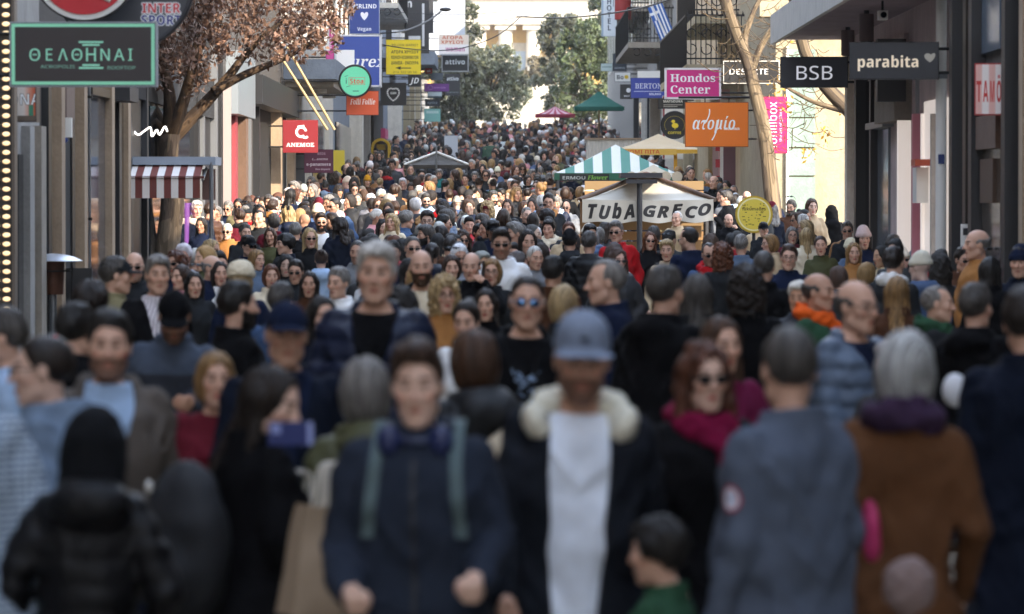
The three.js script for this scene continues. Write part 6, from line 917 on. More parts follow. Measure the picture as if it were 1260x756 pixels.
hero('orangehood', { x: 1003, y: 333, s: 205, yaw: 62, sex: 'm', hair: 'fringe', hc: 'salt', top: 'jacket', tc: 'green', scarf: 'orange', skin: 'b', pose: 'pocket', label: 'person in orange scarf and dark green jacket between badge sleeve and slate jacket' });
hero('honeyback', { x: 1104, y: 338, s: 185, yaw: 176, sex: 'f', hair: 'long', hc: 'blond', top: 'coat', tc: 'brown', pose: 'down', label: 'person in dark brown coat from behind, just above the suede coat' });
hero('whitecollar', { x: 1097, y: 303, s: 158, yaw: 150, sex: 'm', hair: 'short', hc: 'dark', top: 'jacket', tc: 'charcoal', scarf: 'white', pose: 'down', label: 'person in white scarf and charcoal jacket from behind near the rack' });
hero('beardcream', { x: 518, y: 304, s: 178, yaw: 2, sex: 'h', face: 'm1', hair: 'bald', beard: 'chestnut', top: 'jacket', tc: 'jet', open: 1, inner: 'sweater', ic: 'cream', pose: 'walk', label: 'person with full beard, cream sweater and open black jacket' });
hero('phonecall', { x: 580, y: 308, s: 152, yaw: -10, hp: 6, sex: 'm', face: 'm1', hair: 'fringe', hc: 'dark', top: 'jacket', tc: 'jet', pose: 'call', label: 'person in black jacket holding a phone to the ear' });
hero('smiling', { x: 605, y: 316, s: 152, yaw: -4, sex: 'f', face: 'f1', hair: 'bob', hc: 'blond', glasses: 1, top: 'coat', tc: 'charcoal', pose: 'down', label: 'person in glasses and charcoal coat next to the one phoning' });
hero('blondglasses', { x: 547, y: 339, s: 198, yaw: 12, sex: 'f', face: 'f1', hair: 'curly', hc: 'fair', glasses: 1, top: 'coat', tc: 'camel', pose: 'front', label: 'person in glasses and camel coat above the navy raincoat' });
hero('darkbrown', { x: 575, y: 366, s: 236, yaw: -14, hp: 8, sex: 'f', hair: 'bun', hc: 'dark', top: 'jacket', tc: 'white', pose: 'down', label: 'person in white jacket looking down, behind the raincoat' });
hero('darklong', { x: 600, y: 353, s: 188, yaw: -8, sex: 'f', face: 'f0', hair: 'long', hc: 'dark', top: 'coat', tc: 'jet', pose: 'down', label: 'person in black coat between camel coat and mirrored sunglasses' });
hero('whitehood', { x: 617, y: 280, s: 145, yaw: 0, sex: 'm', face: 'm1', hair: 'quiff', hc: 'dark', sun: 1, stubble: 0.7, skin: 'b', top: 'hoodie', tc: 'white', pose: 'walk', label: 'person in sunglasses and white hooded sweatshirt walking forward' });
hero('backdark', { x: 681, y: 314, s: 168, yaw: 168, sex: 'm', hair: 'short', hc: 'black', top: 'jacket', tc: 'brown', skin: 'b', pose: 'down', label: 'person in dark brown jacket from behind near the mirrored sunglasses' });
hero('pufferback', { x: 724, y: 284, s: 116, yaw: 170, sex: 'h', hair: 'short', hc: 'salt', top: 'puffer', tc: 'jet', pose: 'pocket', label: 'person in quilted black jacket from behind, below the graffitied cart' });
hero('hatback', { x: 701, y: 281, s: 112, yaw: 182, sex: 'm', hair: 'short', hc: 'dark', hat: 'beanie', hatc: 'black', top: 'hoodie', tc: 'charcoal', pose: 'down', label: 'person in black beanie from behind beside the quilted black jacket' });
hero('redjacketsun', { x: 760, y: 271, s: 108, yaw: -18, sex: 'm', face: 'm1', hair: 'quiff', hc: 'grey', sun: 1, top: 'jacket', tc: 'red', pose: 'walk', label: 'person in sunglasses and red jacket under the graffitied cart' });
hero('whitetopsun', { x: 821, y: 294, s: 116, yaw: -8, sex: 'f', face: 'f1', hair: 'swept', hc: 'fair', sun: 3, top: 'coat', tc: 'beige', pose: 'walk', label: 'person in beige coat with sunglasses on the head, past the cart' });
hero('redhairsun', { x: 800, y: 284, s: 104, yaw: 6, sex: 'f', hair: 'long', hc: 'ginger', sun: 1, top: 'coat', tc: 'jet', pose: 'walk', label: 'person in sunglasses and black coat at the cart counter' });
hero('whitecoatman', { x: 834, y: 259, s: 84, yaw: -30, sex: 'm', hair: 'receding', hc: 'white', top: 'jacket', tc: 'beige', pose: 'down', label: 'person in beige jacket under the far corner of the graffitied cart' });
hero('woolhat', { x: 1063, y: 277, s: 112, yaw: 4, sex: 'f', hair: 'long', hc: 'dark', hat: 'beanie', hatc: '#cbb3ae', top: 'coat', tc: 'navy', pose: 'down', label: 'person in pale pink knitted beanie and navy coat' });
hero('sunblond', { x: 1050, y: 297, s: 116, yaw: 4, sex: 'f', hair: 'long', hc: 'blond', top: 'coat', tc: 'camel', pose: 'walk', label: 'person in camel coat just below the pale pink beanie' });
hero('sunman', { x: 1043, y: 272, s: 98, yaw: -6, sex: 'm', hair: 'quiff', hc: 'grey', sun: 1, top: 'jacket', tc: 'charcoal', pose: 'walk', label: 'person in sunglasses and charcoal jacket beside the pale pink beanie' });
hero('facewoman', { x: 1010, y: 289, s: 110, yaw: -4, sex: 'f', face: 'f1', hair: 'tail', hc: 'brown', top: 'jacket', tc: 'olive', pose: 'walk', label: 'person in olive jacket facing forward before the cream wall' });
hero('blondlong', { x: 992, y: 279, s: 100, yaw: 186, sex: 'f', hair: 'long', hc: 'fair', top: 'coat', tc: 'cream', pose: 'down', label: 'person in cream coat from behind before the mint shutters' });
hero('blackhood', { x: 1023, y: 252, s: 78, yaw: 190, sex: 'm', hat: 'hood', hatc: 'jet', top: 'hoodie', tc: 'jet', pose: 'down', label: 'person with black hood up by the cream wall' });
hero('glassesman', { x: 971, y: 300, s: 134, yaw: -4, sex: 'm', face: 'm1', hair: 'short', hc: 'brown', glasses: 1, top: 'jacket', tc: 'navy', pose: 'walk', label: 'person in glasses and navy jacket facing forward near the plane tree' });
hero('gingercurl', { x: 889, y: 299, s: 130, yaw: 180, sex: 'f', hair: 'curly', hc: 'ginger', top: 'coat', tc: 'charcoal', pose: 'down', label: 'person in charcoal coat from behind with big curls by the yellow board' });
hero('greyshort', { x: 912, y: 288, s: 112, yaw: 178, sex: 'm', hair: 'short', hc: 'grey', top: 'jacket', tc: 'slate', pose: 'down', label: 'person in slate jacket from behind just under the yellow board' });
hero('manface', { x: 897, y: 262, s: 82, yaw: 10, sex: 'm', face: 'm1', hair: 'fringe', hc: 'dark', stubble: 0.7, top: 'jacket', tc: 'jet', pose: 'call', label: 'person in black jacket with a hand at the ear beside the yellow board' });
hero('capman', { x: 940, y: 273, s: 88, yaw: 12, sex: 'm', hair: 'short', hc: 'dark', hat: 'cap', hatc: 'black', top: 'jacket', tc: 'charcoal', pose: 'walk', label: 'person in black cap in front of the plane tree trunk' });
hero('greyglasses', { x: 974, y: 278, s: 98, yaw: 4, sex: 'f', face: 'f1', hair: 'bob', hc: 'grey', glasses: 1, top: 'coat', tc: 'maroon', pose: 'walk', label: 'person in glasses and maroon coat before the mint shutters' });
hero('blondprofile', { x: 954, y: 287, s: 106, yaw: -70, sex: 'f', hair: 'bob', hc: 'blond', glasses: 1, top: 'coat', tc: 'beige', pose: 'down', label: 'person in glasses and beige coat in profile by the plane tree' });
// between the awning and the middle
hero('blacklong', { x: 381, y: 332, s: 152, yaw: -2, sex: 'f', face: 'f0', hair: 'long', hc: 'dark', top: 'coat', tc: 'brown', skin: 'b', pose: 'walk', label: 'person in brown coat facing forward beside the navy cap' });
hero('whitehat', { x: 296, y: 322, s: 172, yaw: 170, sex: 'f', hat: 'fluffy', hatc: 'cream', hair: 'bob', hc: 'fair', top: 'coat', tc: 'navy', pose: 'down', label: 'person in fluffy cream hat and navy coat from behind' });
hero('smile1', { x: 270, y: 320, s: 142, yaw: 14, sex: 'f', hair: 'long', hc: 'dark', top: 'jacket', tc: 'white', pose: 'walk', label: 'person in white jacket facing forward next to the fluffy cream hat' });
hero('baldgrey', { x: 252, y: 312, s: 142, yaw: 62, sex: 'm', face: 'm1', hair: 'fringe', hc: 'grey', top: 'jacket', tc: 'navy', pose: 'down', label: 'person in navy jacket turned in profile under the striped awning' });
hero('smile2', { x: 238, y: 333, s: 152, yaw: 12, sex: 'f', face: 'f1', hair: 'long', hc: 'black', sun: 3, top: 'coat', tc: 'charcoal', pose: 'walk', label: 'person in charcoal coat with sunglasses on the head by the striped shirt' });
hero('brownleft', { x: 222, y: 324, s: 146, yaw: -40, sex: 'f', hair: 'long', hc: 'brown', top: 'coat', tc: 'rose', pose: 'walk', label: 'person in dusty pink coat behind the black cap, under the awning' });
hero('suncap', { x: 302, y: 289, s: 112, yaw: 40, sex: 'm', hair: 'short', hc: 'dark', hat: 'cap', hatc: 'black', sun: 1, top: 'jacket', tc: 'navy', pose: 'walk', label: 'person in black cap, sunglasses and navy jacket beyond the striped awning' });
hero('tallback', { x: 302, y: 275, s: 98, yaw: 20, sex: 'm', face: 'm1', hair: 'short', hc: 'salt', top: 'jacket', tc: 'charcoal', pose: 'walk', label: 'person in charcoal jacket behind the black cap with sunglasses' });
hero('profileboy', { x: 353, y: 287, s: 110, yaw: -74, sex: 'm', face: 'm2', hair: 'mop', hc: 'black', top: 'jacket', tc: 'ink', pose: 'down', label: 'person in ink blue jacket in profile in front of the poster stand' });
hero('blondsun', { x: 380, y: 279, s: 108, yaw: 14, sex: 'f', face: 'f1', hair: 'long', hc: 'fair', sun: 1, top: 'jacket', tc: 'black', pose: 'walk', label: 'person in sunglasses and black jacket, bright long hair, below the red sign' });
hero('beardsun', { x: 395, y: 261, s: 94, yaw: 4, sex: 'm', face: 'm1', hair: 'quiff', hc: 'dark', sun: 1, beard: 'dark', top: 'jacket', tc: 'charcoal', open: 1, ic: 'white', pose: 'walk', label: 'person with beard, sunglasses and open charcoal jacket below the red sign' });
hero('bluehood', { x: 395, y: 306, s: 118, yaw: 184, sex: 'f', hair: 'bun', hc: 'brown', top: 'parka', tc: 'sky', pose: 'down', label: 'person in pale blue hooded parka from behind in the packed crowd' });
hero('fairwoman', { x: 312, y: 306, s: 118, yaw: 40, sex: 'f', hair: 'bob', hc: 'blond', top: 'coat', tc: 'slate', pose: 'walk', label: 'person in slate coat past the fluffy cream hat' });
hero('redhair', { x: 333, y: 324, s: 138, yaw: 10, sex: 'f', hair: 'bob', hc: 'ginger', top: 'jacket', tc: 'cream', pose: 'walk', label: 'person in cream jacket beside the black bearded profile' });
hero('sunny', { x: 365, y: 319, s: 134, yaw: -6, sex: 'm', face: 'm1', hair: 'short', hc: 'dark', sun: 1, skin: 'b', top: 'jacket', tc: 'charcoal', pose: 'walk', label: 'person in sunglasses and charcoal jacket above the navy cap' });
hero('greyman', { x: 420, y: 328, s: 168, yaw: -30, sex: 'm', hair: 'short', hc: 'grey', top: 'jacket', tc: 'white', pose: 'walk', label: 'person in white jacket just beside the tall navy padded jacket' });
hero('headdark', { x: 345, y: 347, s: 208, yaw: 165, sex: 'm', hair: 'short', hc: 'salt', top: 'jacket', tc: 'denim', pose: 'down', label: 'person in denim blue jacket from behind, before the navy cap' });
hero('blackhaired', { x: 395, y: 362, s: 238, yaw: 20, sex: 'f', hair: 'long', hc: 'black', top: 'coat', tc: 'ink', pose: 'down', label: 'person in ink coat wedged between navy cap and navy padded jacket' });
hero('sun507', { x: 508, y: 289, s: 128, yaw: 10, sex: 'm', face: 'm1', hair: 'crop', hc: 'salt', sun: 1, top: 'jacket', tc: 'navy', pose: 'walk', label: 'person in sunglasses and navy jacket behind the cream sweater' });
hero('headshade2', { x: 555, y: 312, s: 142, yaw: 6, sex: 'f', hair: 'bob', hc: 'brown', sun: 3, top: 'jacket', tc: 'olive', pose: 'walk', label: 'person in olive jacket with sunglasses on the head next to the phone call' });
hero('cream2', { x: 482, y: 262, s: 92, yaw: -20, sex: 'f', hair: 'wavy', hc: 'fair', top: 'coat', tc: 'cream', pose: 'walk', label: 'person in cream coat above the tall navy padded jacket' });
// farther up, people that stand out
hero('vendor', { x: 505, y: 202, s: 52, yaw: 4, sex: 'h', face: 'm1', hair: 'crop', hc: 'salt', glasses: 1, top: 'jacket', tc: 'black', bc: 'denim', pose: 'front', label: 'person in black jacket and blue jeans standing under the dark cart canopy' });
hero('bluepuffer', { x: 467, y: 219, s: 55, yaw: 165, sex: 'm', hair: 'short', hc: 'fair', top: 'puffer', tc: 'navy', pose: 'down', label: 'person in dark blue quilted jacket from behind below the yellow booth' });
hero('boothone', { x: 456, y: 188, s: 42, yaw: 20, sex: 'f', hair: 'long', hc: 'dark', top: 'jacket', tc: 'navy', pose: 'pocket', label: 'person in navy jacket leaning by the yellow booth, farther from the middle' });
hero('boothtwo', { x: 467, y: 187, s: 42, yaw: -6, sex: 'f', hair: 'long', hc: 'black', top: 'coat', tc: 'charcoal', sun: 1, pose: 'pocket', label: 'person in charcoal coat standing in front of the yellow booth hood' });
hero('wallman', { x: 488, y: 167, s: 37, yaw: 60, sex: 'm', hair: 'short', hc: 'dark', top: 'jacket', tc: 'slate', pose: 'down', label: 'person in slate jacket against the white columns past the yellow booth' });
hero('greenshirt', { x: 604, y: 164, s: 38, yaw: 178, sex: 'h', hair: 'short', hc: 'brown', top: 'sweater', tc: '#46604f', pose: 'down', label: 'broad person in green sweater from behind high up the street' });
hero('yellowtop', { x: 573, y: 214, s: 56, yaw: -20, sex: 'm', hair: 'short', hc: 'dark', top: 'jacket', tc: 'charcoal', open: 2, ic: 'mustard', pose: 'walk', label: 'person in open charcoal jacket over a mustard sweater' });
hero('redwoman', { x: 430, y: 204, s: 54, yaw: 160, sex: 'f', hair: 'long', hc: 'dark', top: 'coat', tc: 'red', pose: 'down', label: 'person in bright red coat by the yellow poster' });
hero('goldhat', { x: 452, y: 215, s: 58, yaw: 10, sex: 'f', hair: 'bob', hc: 'blond', hat: 'beanie', hatc: 'mustard', top: 'coat', tc: 'brown', pose: 'walk', label: 'person in mustard beanie and brown coat by the yellow poster' });
hero('doorman1', { x: 850, y: 205, s: 60, yaw: 8, sex: 'm', face: 'm1', hair: 'crop', hc: 'dark', top: 'jacket', tc: 'jet', pose: 'down', label: 'person in black jacket raised at the doors beside the striped canopy' });
hero('doorman2', { x: 879, y: 215, s: 66, yaw: -30, sex: 'm', face: 'm1', hair: 'fringe', hc: 'salt', top: 'coat', tc: 'jet', pose: 'down', label: 'person in black coat before the mauve advertising panel' });
hero('doorsun', { x: 919, y: 234, s: 74, yaw: 4, sex: 'm', face: 'm1', hair: 'bald', sun: 1, top: 'jacket', tc: 'charcoal', pose: 'down', label: 'person in sunglasses and charcoal jacket above the yellow board' });

// extra pieces that single people wear
const cap3 = (geo, m, name, r) => part(name, geo, m, r.g);
{
  let r = N.shearling;                                        // shearling collar and lapels, cap badge
  cap3(net((x, y, z) => { const ax = Math.abs(x), zz = z + 0.03, r = Math.hypot(x, zz); let d = Math.hypot(Math.max(0, Math.abs(r - 0.1) - 0.014), Math.max(0, Math.abs(y - 1.48 + 0.1 * z) - 0.024)) - 0.02; d = smax(d, z - 0.03, 0.04); d = smin(d, ell(ax - 0.125 + 0.25 * (1.44 - y), y - 1.44, z - 0.045, 0.04, 0.058, 0.08), 0.04); return d + 0.004 * vn(x * 60, y * 60, z * 60) + 0.004 * vn(x * 130, y * 130, z * 130); }, [-0.26, 1.24, -0.22], [0.26, 1.6, 0.26], 0.007, clothTint), mat('#cfc9b6', 0.95, { vertexColors: true }, 'cloth'), 'shearling_collar', r);
  const hm = headMatrix(0, 4); const bd = part('cap_badge', new THREE.SphereGeometry(1, 12, 8).scale(0.016, 0.007, 0.003), mat('#1e2430', 0.6), r.g); bd.applyMatrix4(hm.multiply(new THREE.Matrix4().makeTranslation(0, 0.078, 0.108)));
  { const q = N.raincoat, sd = garmentSdf('parka', 'm', 'fist', 0, q.f); cap3(patch(sd, -0.006, 0.006, 0.8, 1.42, 'z', 30), mat('#0c0e14', 0.5), 'zip', q); for (const sx of [-1, 1]) cap3(patch(sd, sx * 0.07 - 0.008, sx * 0.07 + 0.03, 0.9, 0.912, 'z', 10), mat('#0c0e14', 0.5), 'pocket_flap', q); }
  r = N.printtee; const ts = garmentSdf('tee', 'h', 'walk', 0, r.f);
  cap3(patch(ts, -0.1, 0.12, 1.12, 1.36, 'z'), new THREE.MeshStandardMaterial({ roughness: 0.8, transparent: true, map: canvas(192, 192, (g, w, h) => { g.clearRect(0, 0, w, h); let q = 7; const rr = () => { q = (q * 16807) % 2147483647; return q / 2147483647; }; g.strokeStyle = '#8fa6c4'; for (let i = 0; i < 46; i++) { g.lineWidth = 2 + rr() * 6; g.globalAlpha = 0.35 + rr() * 0.6; g.beginPath(); const x = w * (0.2 + 0.6 * rr()), y = h * (0.1 + 0.8 * rr()); g.moveTo(x, y); g.quadraticCurveTo(x + 40 * (rr() - 0.3), y - 30 * rr(), x + 60 * (rr() - 0.3), y + 50 * (rr() - 0.5)); g.stroke(); } }) }), 'print', r);
  r = N.badge; const bs = garmentSdf('jacket', 'h', 'down', 0, r.f);
  cap3(patch(bs, -0.058, 0.012, 1.235, 1.318, 'x', 8), new THREE.MeshStandardMaterial({ roughness: 0.7, transparent: true, map: canvas(128, 128, (g, w, h) => { g.clearRect(0, 0, w, h); g.fillStyle = '#a03848'; g.beginPath(); g.arc(64, 64, 60, 0, 7); g.fill(); g.fillStyle = '#d8dcec'; g.beginPath(); g.arc(64, 64, 46, 0, 7); g.fill(); g.fillStyle = '#6a74a0'; g.beginPath(); g.arc(64, 64, 14, 0, 7); g.fill(); }) }), 'badge', r);
  r = N.capgrey; const js = garmentSdf('jacket', 'm', 'phone', 0, r.f); cap3(patch(js, -0.2, 0.2, 1.16, 1.33, 'z'), mat('#20242e', 0.9), 'chest_panel', r);
}
const local = (r, x, y, z) => r.g.localToWorld(new THREE.Vector3(x, y, z));
scene.updateMatrixWorld(true);
function put(name, label, category, r, p, turn = 0) { r.g.updateMatrixWorld(true); const o = thing(name, label, category, local(r, ...p).toArray(), r.g.rotation.y + turn); o.scale.setScalar(r.scale); return o; }
{ // headphones, backpacks, bags, phones
  let b = put('headphones', 'dark blue over ear headphones worn round the neck of the navy raincoat', 'headphones', N.raincoat, [0, 1.47, 0]);
  part('band', new THREE.TorusGeometry(0.092, 0.014, 8, 24, Math.PI * 1.15).rotateX(Math.PI / 2).rotateY(-0.23).translate(0, 0.0, 0.0), mat('#1c2748', 0.4), b); for (const s of [-1, 1]) part('ear_cup', new THREE.SphereGeometry(1, 16, 12).scale(0.035, 0.045, 0.026).translate(s * 0.075, 0.0, 0.085), mat('#1a2550', 0.4), b);
  const pack = (label, r, c, strap) => {
    const o = put('backpack', label, 'backpack', r, [0, 1.2, -0.2]); part('body', net((x, y, z) => smin(ell(x, y + 0.02, z, 0.165, 0.25, 0.1), ell(x, y + 0.1, z + 0.07, 0.12, 0.12, 0.06), 0.04) + 0.008 * vn(x * 14, y * 14, z * 14), [-0.2, -0.32, -0.17], [0.2, 0.28, 0.13], 0.016, clothTint), mat(c, 0.75, { vertexColors: true }, 'cloth'), o);
    const sd = garmentSdf(KINDS[r.o.top] ? r.o.top : 'jacket', r.k, r.pose, 0, r.f); for (const s of [-1, 1]) { const pts = []; for (let i = 0; i <= 14; i++) { let y = lerp(1.43, 1.2, clamp((i - 4) / 10, 0, 1)), z = i < 4 ? -0.1 + i * 0.03 : 0.5, x = s * lerp(0.105, 0.135, i / 14); if (i < 4) { y = 1.62; for (let q = 0; q < 200 && sd(x, y, z) > 0.012; q++) y -= 0.003; } else for (let q = 0; q < 300 && sd(x, y, z) > 0.012; q++) z -= 0.003; pts.push(new THREE.Vector3(x, y - 1.2, z + 0.2)); }
      const g = tube(pts, 0.012, 30, 6), p = g.attributes.position; part('strap', ribbon(pts, 0.036), mat(strap, 0.8, { side: THREE.DoubleSide }, 'strap'), o); }
    return o;
  };
  const ribbon = (pts, w) => { const P = [], T = []; pts.forEach((p, i) => { for (const [dx, dz] of [[-w / 2, 0], [w / 2, 0], [w / 2, -0.008], [-w / 2, -0.008]]) P.push(p.x + dx, p.y, p.z + dz + 0.004); if (i) { const o = i * 4; for (let k = 0; k < 4; k++) { const a = o - 4 + k, c = o - 4 + (k + 1) % 4; T.push(a, c, o + k, c, o + (k + 1) % 4, o + k); } } }); const g = new THREE.BufferGeometry(); g.setAttribute('position', new THREE.Float32BufferAttribute(P, 3)); g.setIndex(T); g.computeVertexNormals(); return g; };
  pack('navy backpack with grey green straps worn over the navy raincoat', N.raincoat, 'ink', '#4a5a5c');
  const bp1 = put('backpack', 'big black backpack with a small round white badge, worn by the phone looker', 'backpack', N.phonelook, [0.03, 1.13, -0.25]); part('body', net((x, y, z) => smin(ell(x, y, z, 0.2, 0.29, 0.13), ell(x, y + 0.1, z + 0.1, 0.15, 0.15, 0.06), 0.05) + 0.01 * vn(x * 12, y * 12, z * 12), [-0.25, -0.36, -0.22], [0.25, 0.34, 0.18], 0.016, clothTint), mat('#16181d', 0.8, { vertexColors: true }, 'cloth'), bp1); part('badge', new THREE.SphereGeometry(1, 12, 8).scale(0.022, 0.022, 0.008).translate(0.05, 0.2, -0.12), M.white, bp1);
  const bp2 = put('backpack', 'small beige and white backpack on the charcoal padded coat', 'backpack', N.furhood, [0, 1.24, -0.24]); part('body', net((x, y, z) => ell(x, y, z, 0.14, 0.15, 0.09) + 0.008 * vn(x * 20, y * 20, z * 20), [-0.18, -0.2, -0.13], [0.18, 0.2, 0.13], 0.012, clothTint), mat('#b3a48c', 0.85, { vertexColors: true }, 'cloth'), bp2); part('pocket', net((x, y, z) => ell(x, y + 0.05, z + 0.07, 0.1, 0.07, 0.05), [-0.13, -0.15, -0.14], [0.13, 0.04, 0], 0.012, clothTint), mat('#d9d5cc', 0.85, { vertexColors: true }, 'cloth'), bp2);
  const bag = (label, p, w, h, dp, turn, roll, c) => { const o = thing('paper_bag', label, 'shopping bag', p, turn); o.rotation.z = roll; const g = new THREE.BoxGeometry(w, h, dp, 6, 8, 3).translate(0, h / 2, 0), q = g.attributes.position; for (let i = 0; i < q.count; i++) { const y = q.getY(i) / h; q.setX(i, q.getX(i) * (0.96 + 0.05 * y)); q.setZ(i, q.getZ(i) * (1 - 0.45 * y) + 0.012 * vn(q.getX(i) * 14, y * 5, 3)); } g.computeVertexNormals(); part('body', g, mat(c, 0.75), o); for (const s of [-1, 1]) part('handle', tube([[-w * 0.2, h, s * dp * 0.2], [-w * 0.16, h + 0.13, s * 0.01], [w * 0.16, h + 0.13, s * 0.01], [w * 0.2, h, s * dp * 0.2]], 0.006, 16, 5), mat('#cfc8bc', 0.7), o); return o; };
  const dB = 13.6, P = (x, y, d = dB) => at(x, y, d).toArray();
  bag('tall beige paper bag with a white edge, closest to the navy raincoat', P(378, 762), 0.17, 0.34, 0.13, 0.5, -0.18, '#9c8770'); bag('tan paper bag leaning behind the white edged one', P(330, 770, 13.9), 0.18, 0.36, 0.12, 0.9, -0.34, '#8c745c'); bag('greyish beige paper bag nearest the olive coat', P(398, 768, 13.75), 0.16, 0.36, 0.1, 0.3, -0.1, '#857762');
  const ph = thing('phone', 'phone in a blue case held up by the black coat', 'phone', P(357, 534, 13.6), 0.15); part('case', box(-0.068, 0.068, -0.036, 0.036, -0.006, 0.004), mat('#1c2a66', 0.4), ph); part('camera_bump', box(-0.06, -0.03, 0.0, 0.03, 0.004, 0.008), mat('#8a94c8', 0.3), ph); part('screen', box(-0.064, 0.064, -0.033, 0.033, -0.009, -0.006), mat('#101218', 0.1), ph); part('edge', box(0.052, 0.068, -0.034, 0.034, 0.004, 0.007), mat('#9aa4d8', 0.3), ph);
  const call = put('phone', 'small dark phone held to the ear near the cream sweater', 'phone', N.phonecall, [0.115, 1.6, 0.1]); part('case', box(-0.006, 0.006, -0.07, 0.07, -0.035, 0.035), M.black, call); part('screen', box(-0.008, -0.006, -0.065, 0.065, -0.032, 0.032), M.darkglass, call);
  const pk = thing('pink_bag', 'hot pink padded bag hanging between the blue grey jacket and suede coat', 'bag', P(1073, 698, 13.3)); part('body', net((x, y, z) => smin(ell(x, y - 0.1, z, 0.04, 0.12, 0.09), ell(x + 0.01, y - 0.2, z, 0.032, 0.05, 0.07), 0.03) + 0.006 * vn(x * 22, y * 22, z * 22), [-0.09, -0.06, -0.13], [0.09, 0.3, 0.13], 0.01, clothTint), mat('#b02a60', 0.6, { vertexColors: true }, 'cloth'), pk);
  const fb = thing('fluffy_bag', 'pale beige fluffy handbag in front of the suede coat', 'bag', P(1120, 762, 12.6)); part('body', net((x, y, z) => ell(x, y - 0.09, z, 0.075, 0.085, 0.06) + 0.009 * vn(x * 60, y * 60, z * 60), [-0.11, -0.03, -0.1], [0.11, 0.21, 0.1], 0.01, clothTint), mat('#7d6a66', 0.95, { vertexColors: true }, 'cloth'), fb);
  const wb = thing('white_bag', 'small white round bag above the shoulder of the suede coat', 'bag', P(1176, 500, 17)); part('body', net((x, y, z) => ell(x, y - 0.06, z, 0.05, 0.065, 0.04), [-0.08, -0.03, -0.07], [0.08, 0.15, 0.07], 0.01), mat('#d6d8de', 0.6), wb);
}

// ---------------------------------------------------------------- the rest of the crowd
const MASK_W = 630, MASK_H = 378, mask = new Uint8Array(MASK_W * MASK_H);
function outline(X, d, H, paint) {                             // head and shoulders in the picture: returns the share of the head that is still open
  const s = F / d, cx = (CX + X * s) / 2, top = (HORIZON - (gy(d) + H - EYE) * s) / 2, r = 0.085 * s / 2, hh = 0.25 * s / 2; let open = 0, all = 0;
  for (let y = Math.max(0, Math.floor(top)); y < Math.min(MASK_H, top + 1.1 * s / 2); y++) {
    const head = y < top + hh, w = head ? r : (y < top + hh * 1.4 ? 0.17 : 0.23) * s / 2;
    for (let x = Math.max(0, Math.floor(cx - w)); x <= Math.min(MASK_W - 1, cx + w); x++) { const k = y * MASK_W + x; if (head) { all++; if (!mask[k]) open++; } if (paint) mask[k] = 1; }
  }
  return all ? open / all : 0;
}
for (const p of people.slice().sort((a, b) => a.d - b.d)) outline(p.X, p.d, p.H, true);
const heads = people.map((p) => { const s = F / p.d; return [CX + p.X * s, HORIZON - (gy(p.d) + p.H - EYE) * s, s, p.d]; });
const blocked = (X, d) => (Math.abs(X - 2.1) < 1.5 && d > 66.5 && d < 71.5) || (Math.abs(X - 2.2) < 1.5 && d > 91 && d < 97) || (Math.abs(X - 3.5) < 1.1 && d > 105 && d < 111) || (Math.abs(X - 2.8) < 0.85 && d > 120 && d < 125) || (Math.abs(X + 1.9) < 0.75 && d > 114 && d < 115.6) || (Math.abs(X + 4) < 0.75 && d < 58.5) || (X < -3.2 && d < 46.5) || Math.hypot(X - 3.2, d - 163) < 0.35 || Math.hypot(X - 4.2, d - 72) < 0.4 || (Math.hypot(X - 4.3, d - 63) < 0.4) || Math.hypot(X - 1.7, d - 82) < 0.7 || (X > 4.2 && d > 54 && d < 58);
const spots = [];
{
  const cell = new Map(), key = (X, d) => Math.floor(X / 0.7) + ',' + Math.floor(d / 0.7);
  const clear = (X, d, r) => { for (let i = -1; i <= 1; i++) for (let j = -1; j <= 1; j++) for (const q of cell.get((Math.floor(X / 0.7) + i) + ',' + (Math.floor(d / 0.7) + j)) ?? []) if (Math.hypot(q[0] - X, q[1] - d) < r) return false; return true; };
  const mark = (X, d) => { const k = key(X, d); if (!cell.has(k)) cell.set(k, []); cell.get(k).push([X, d]); };
  people.forEach((p) => mark(p.X, p.d));
  for (let k = 0; k < 14000; k++) {
    const d = 17 + Math.pow(rnd(), 0.85) * 190, lim = d > 60 && d < 78 ? 4.5 : 4.2, X = ran(-lim + (d < 60 ? 0.3 : 0), lim); if (blocked(X, d) || !clear(X, d, d < 60 ? 0.62 : d < 85 ? 0.7 : 0.85)) continue;
    if (d < 30 && rnd() < 0.4) continue;
    if (d > 85 && rnd() < 0.3) continue;
    if (rnd() > 0.75 + 0.6 * vn(X * 0.45, d * 0.22, 4)) continue;
    mark(X, d); spots.push({ X, d, H: clamp(1.68 + 0.075 * (rnd() + rnd() + rnd() - 1.5) * 2, 1.5, 1.9) });
  }
}
spots.sort((a, b) => a.d - b.d);
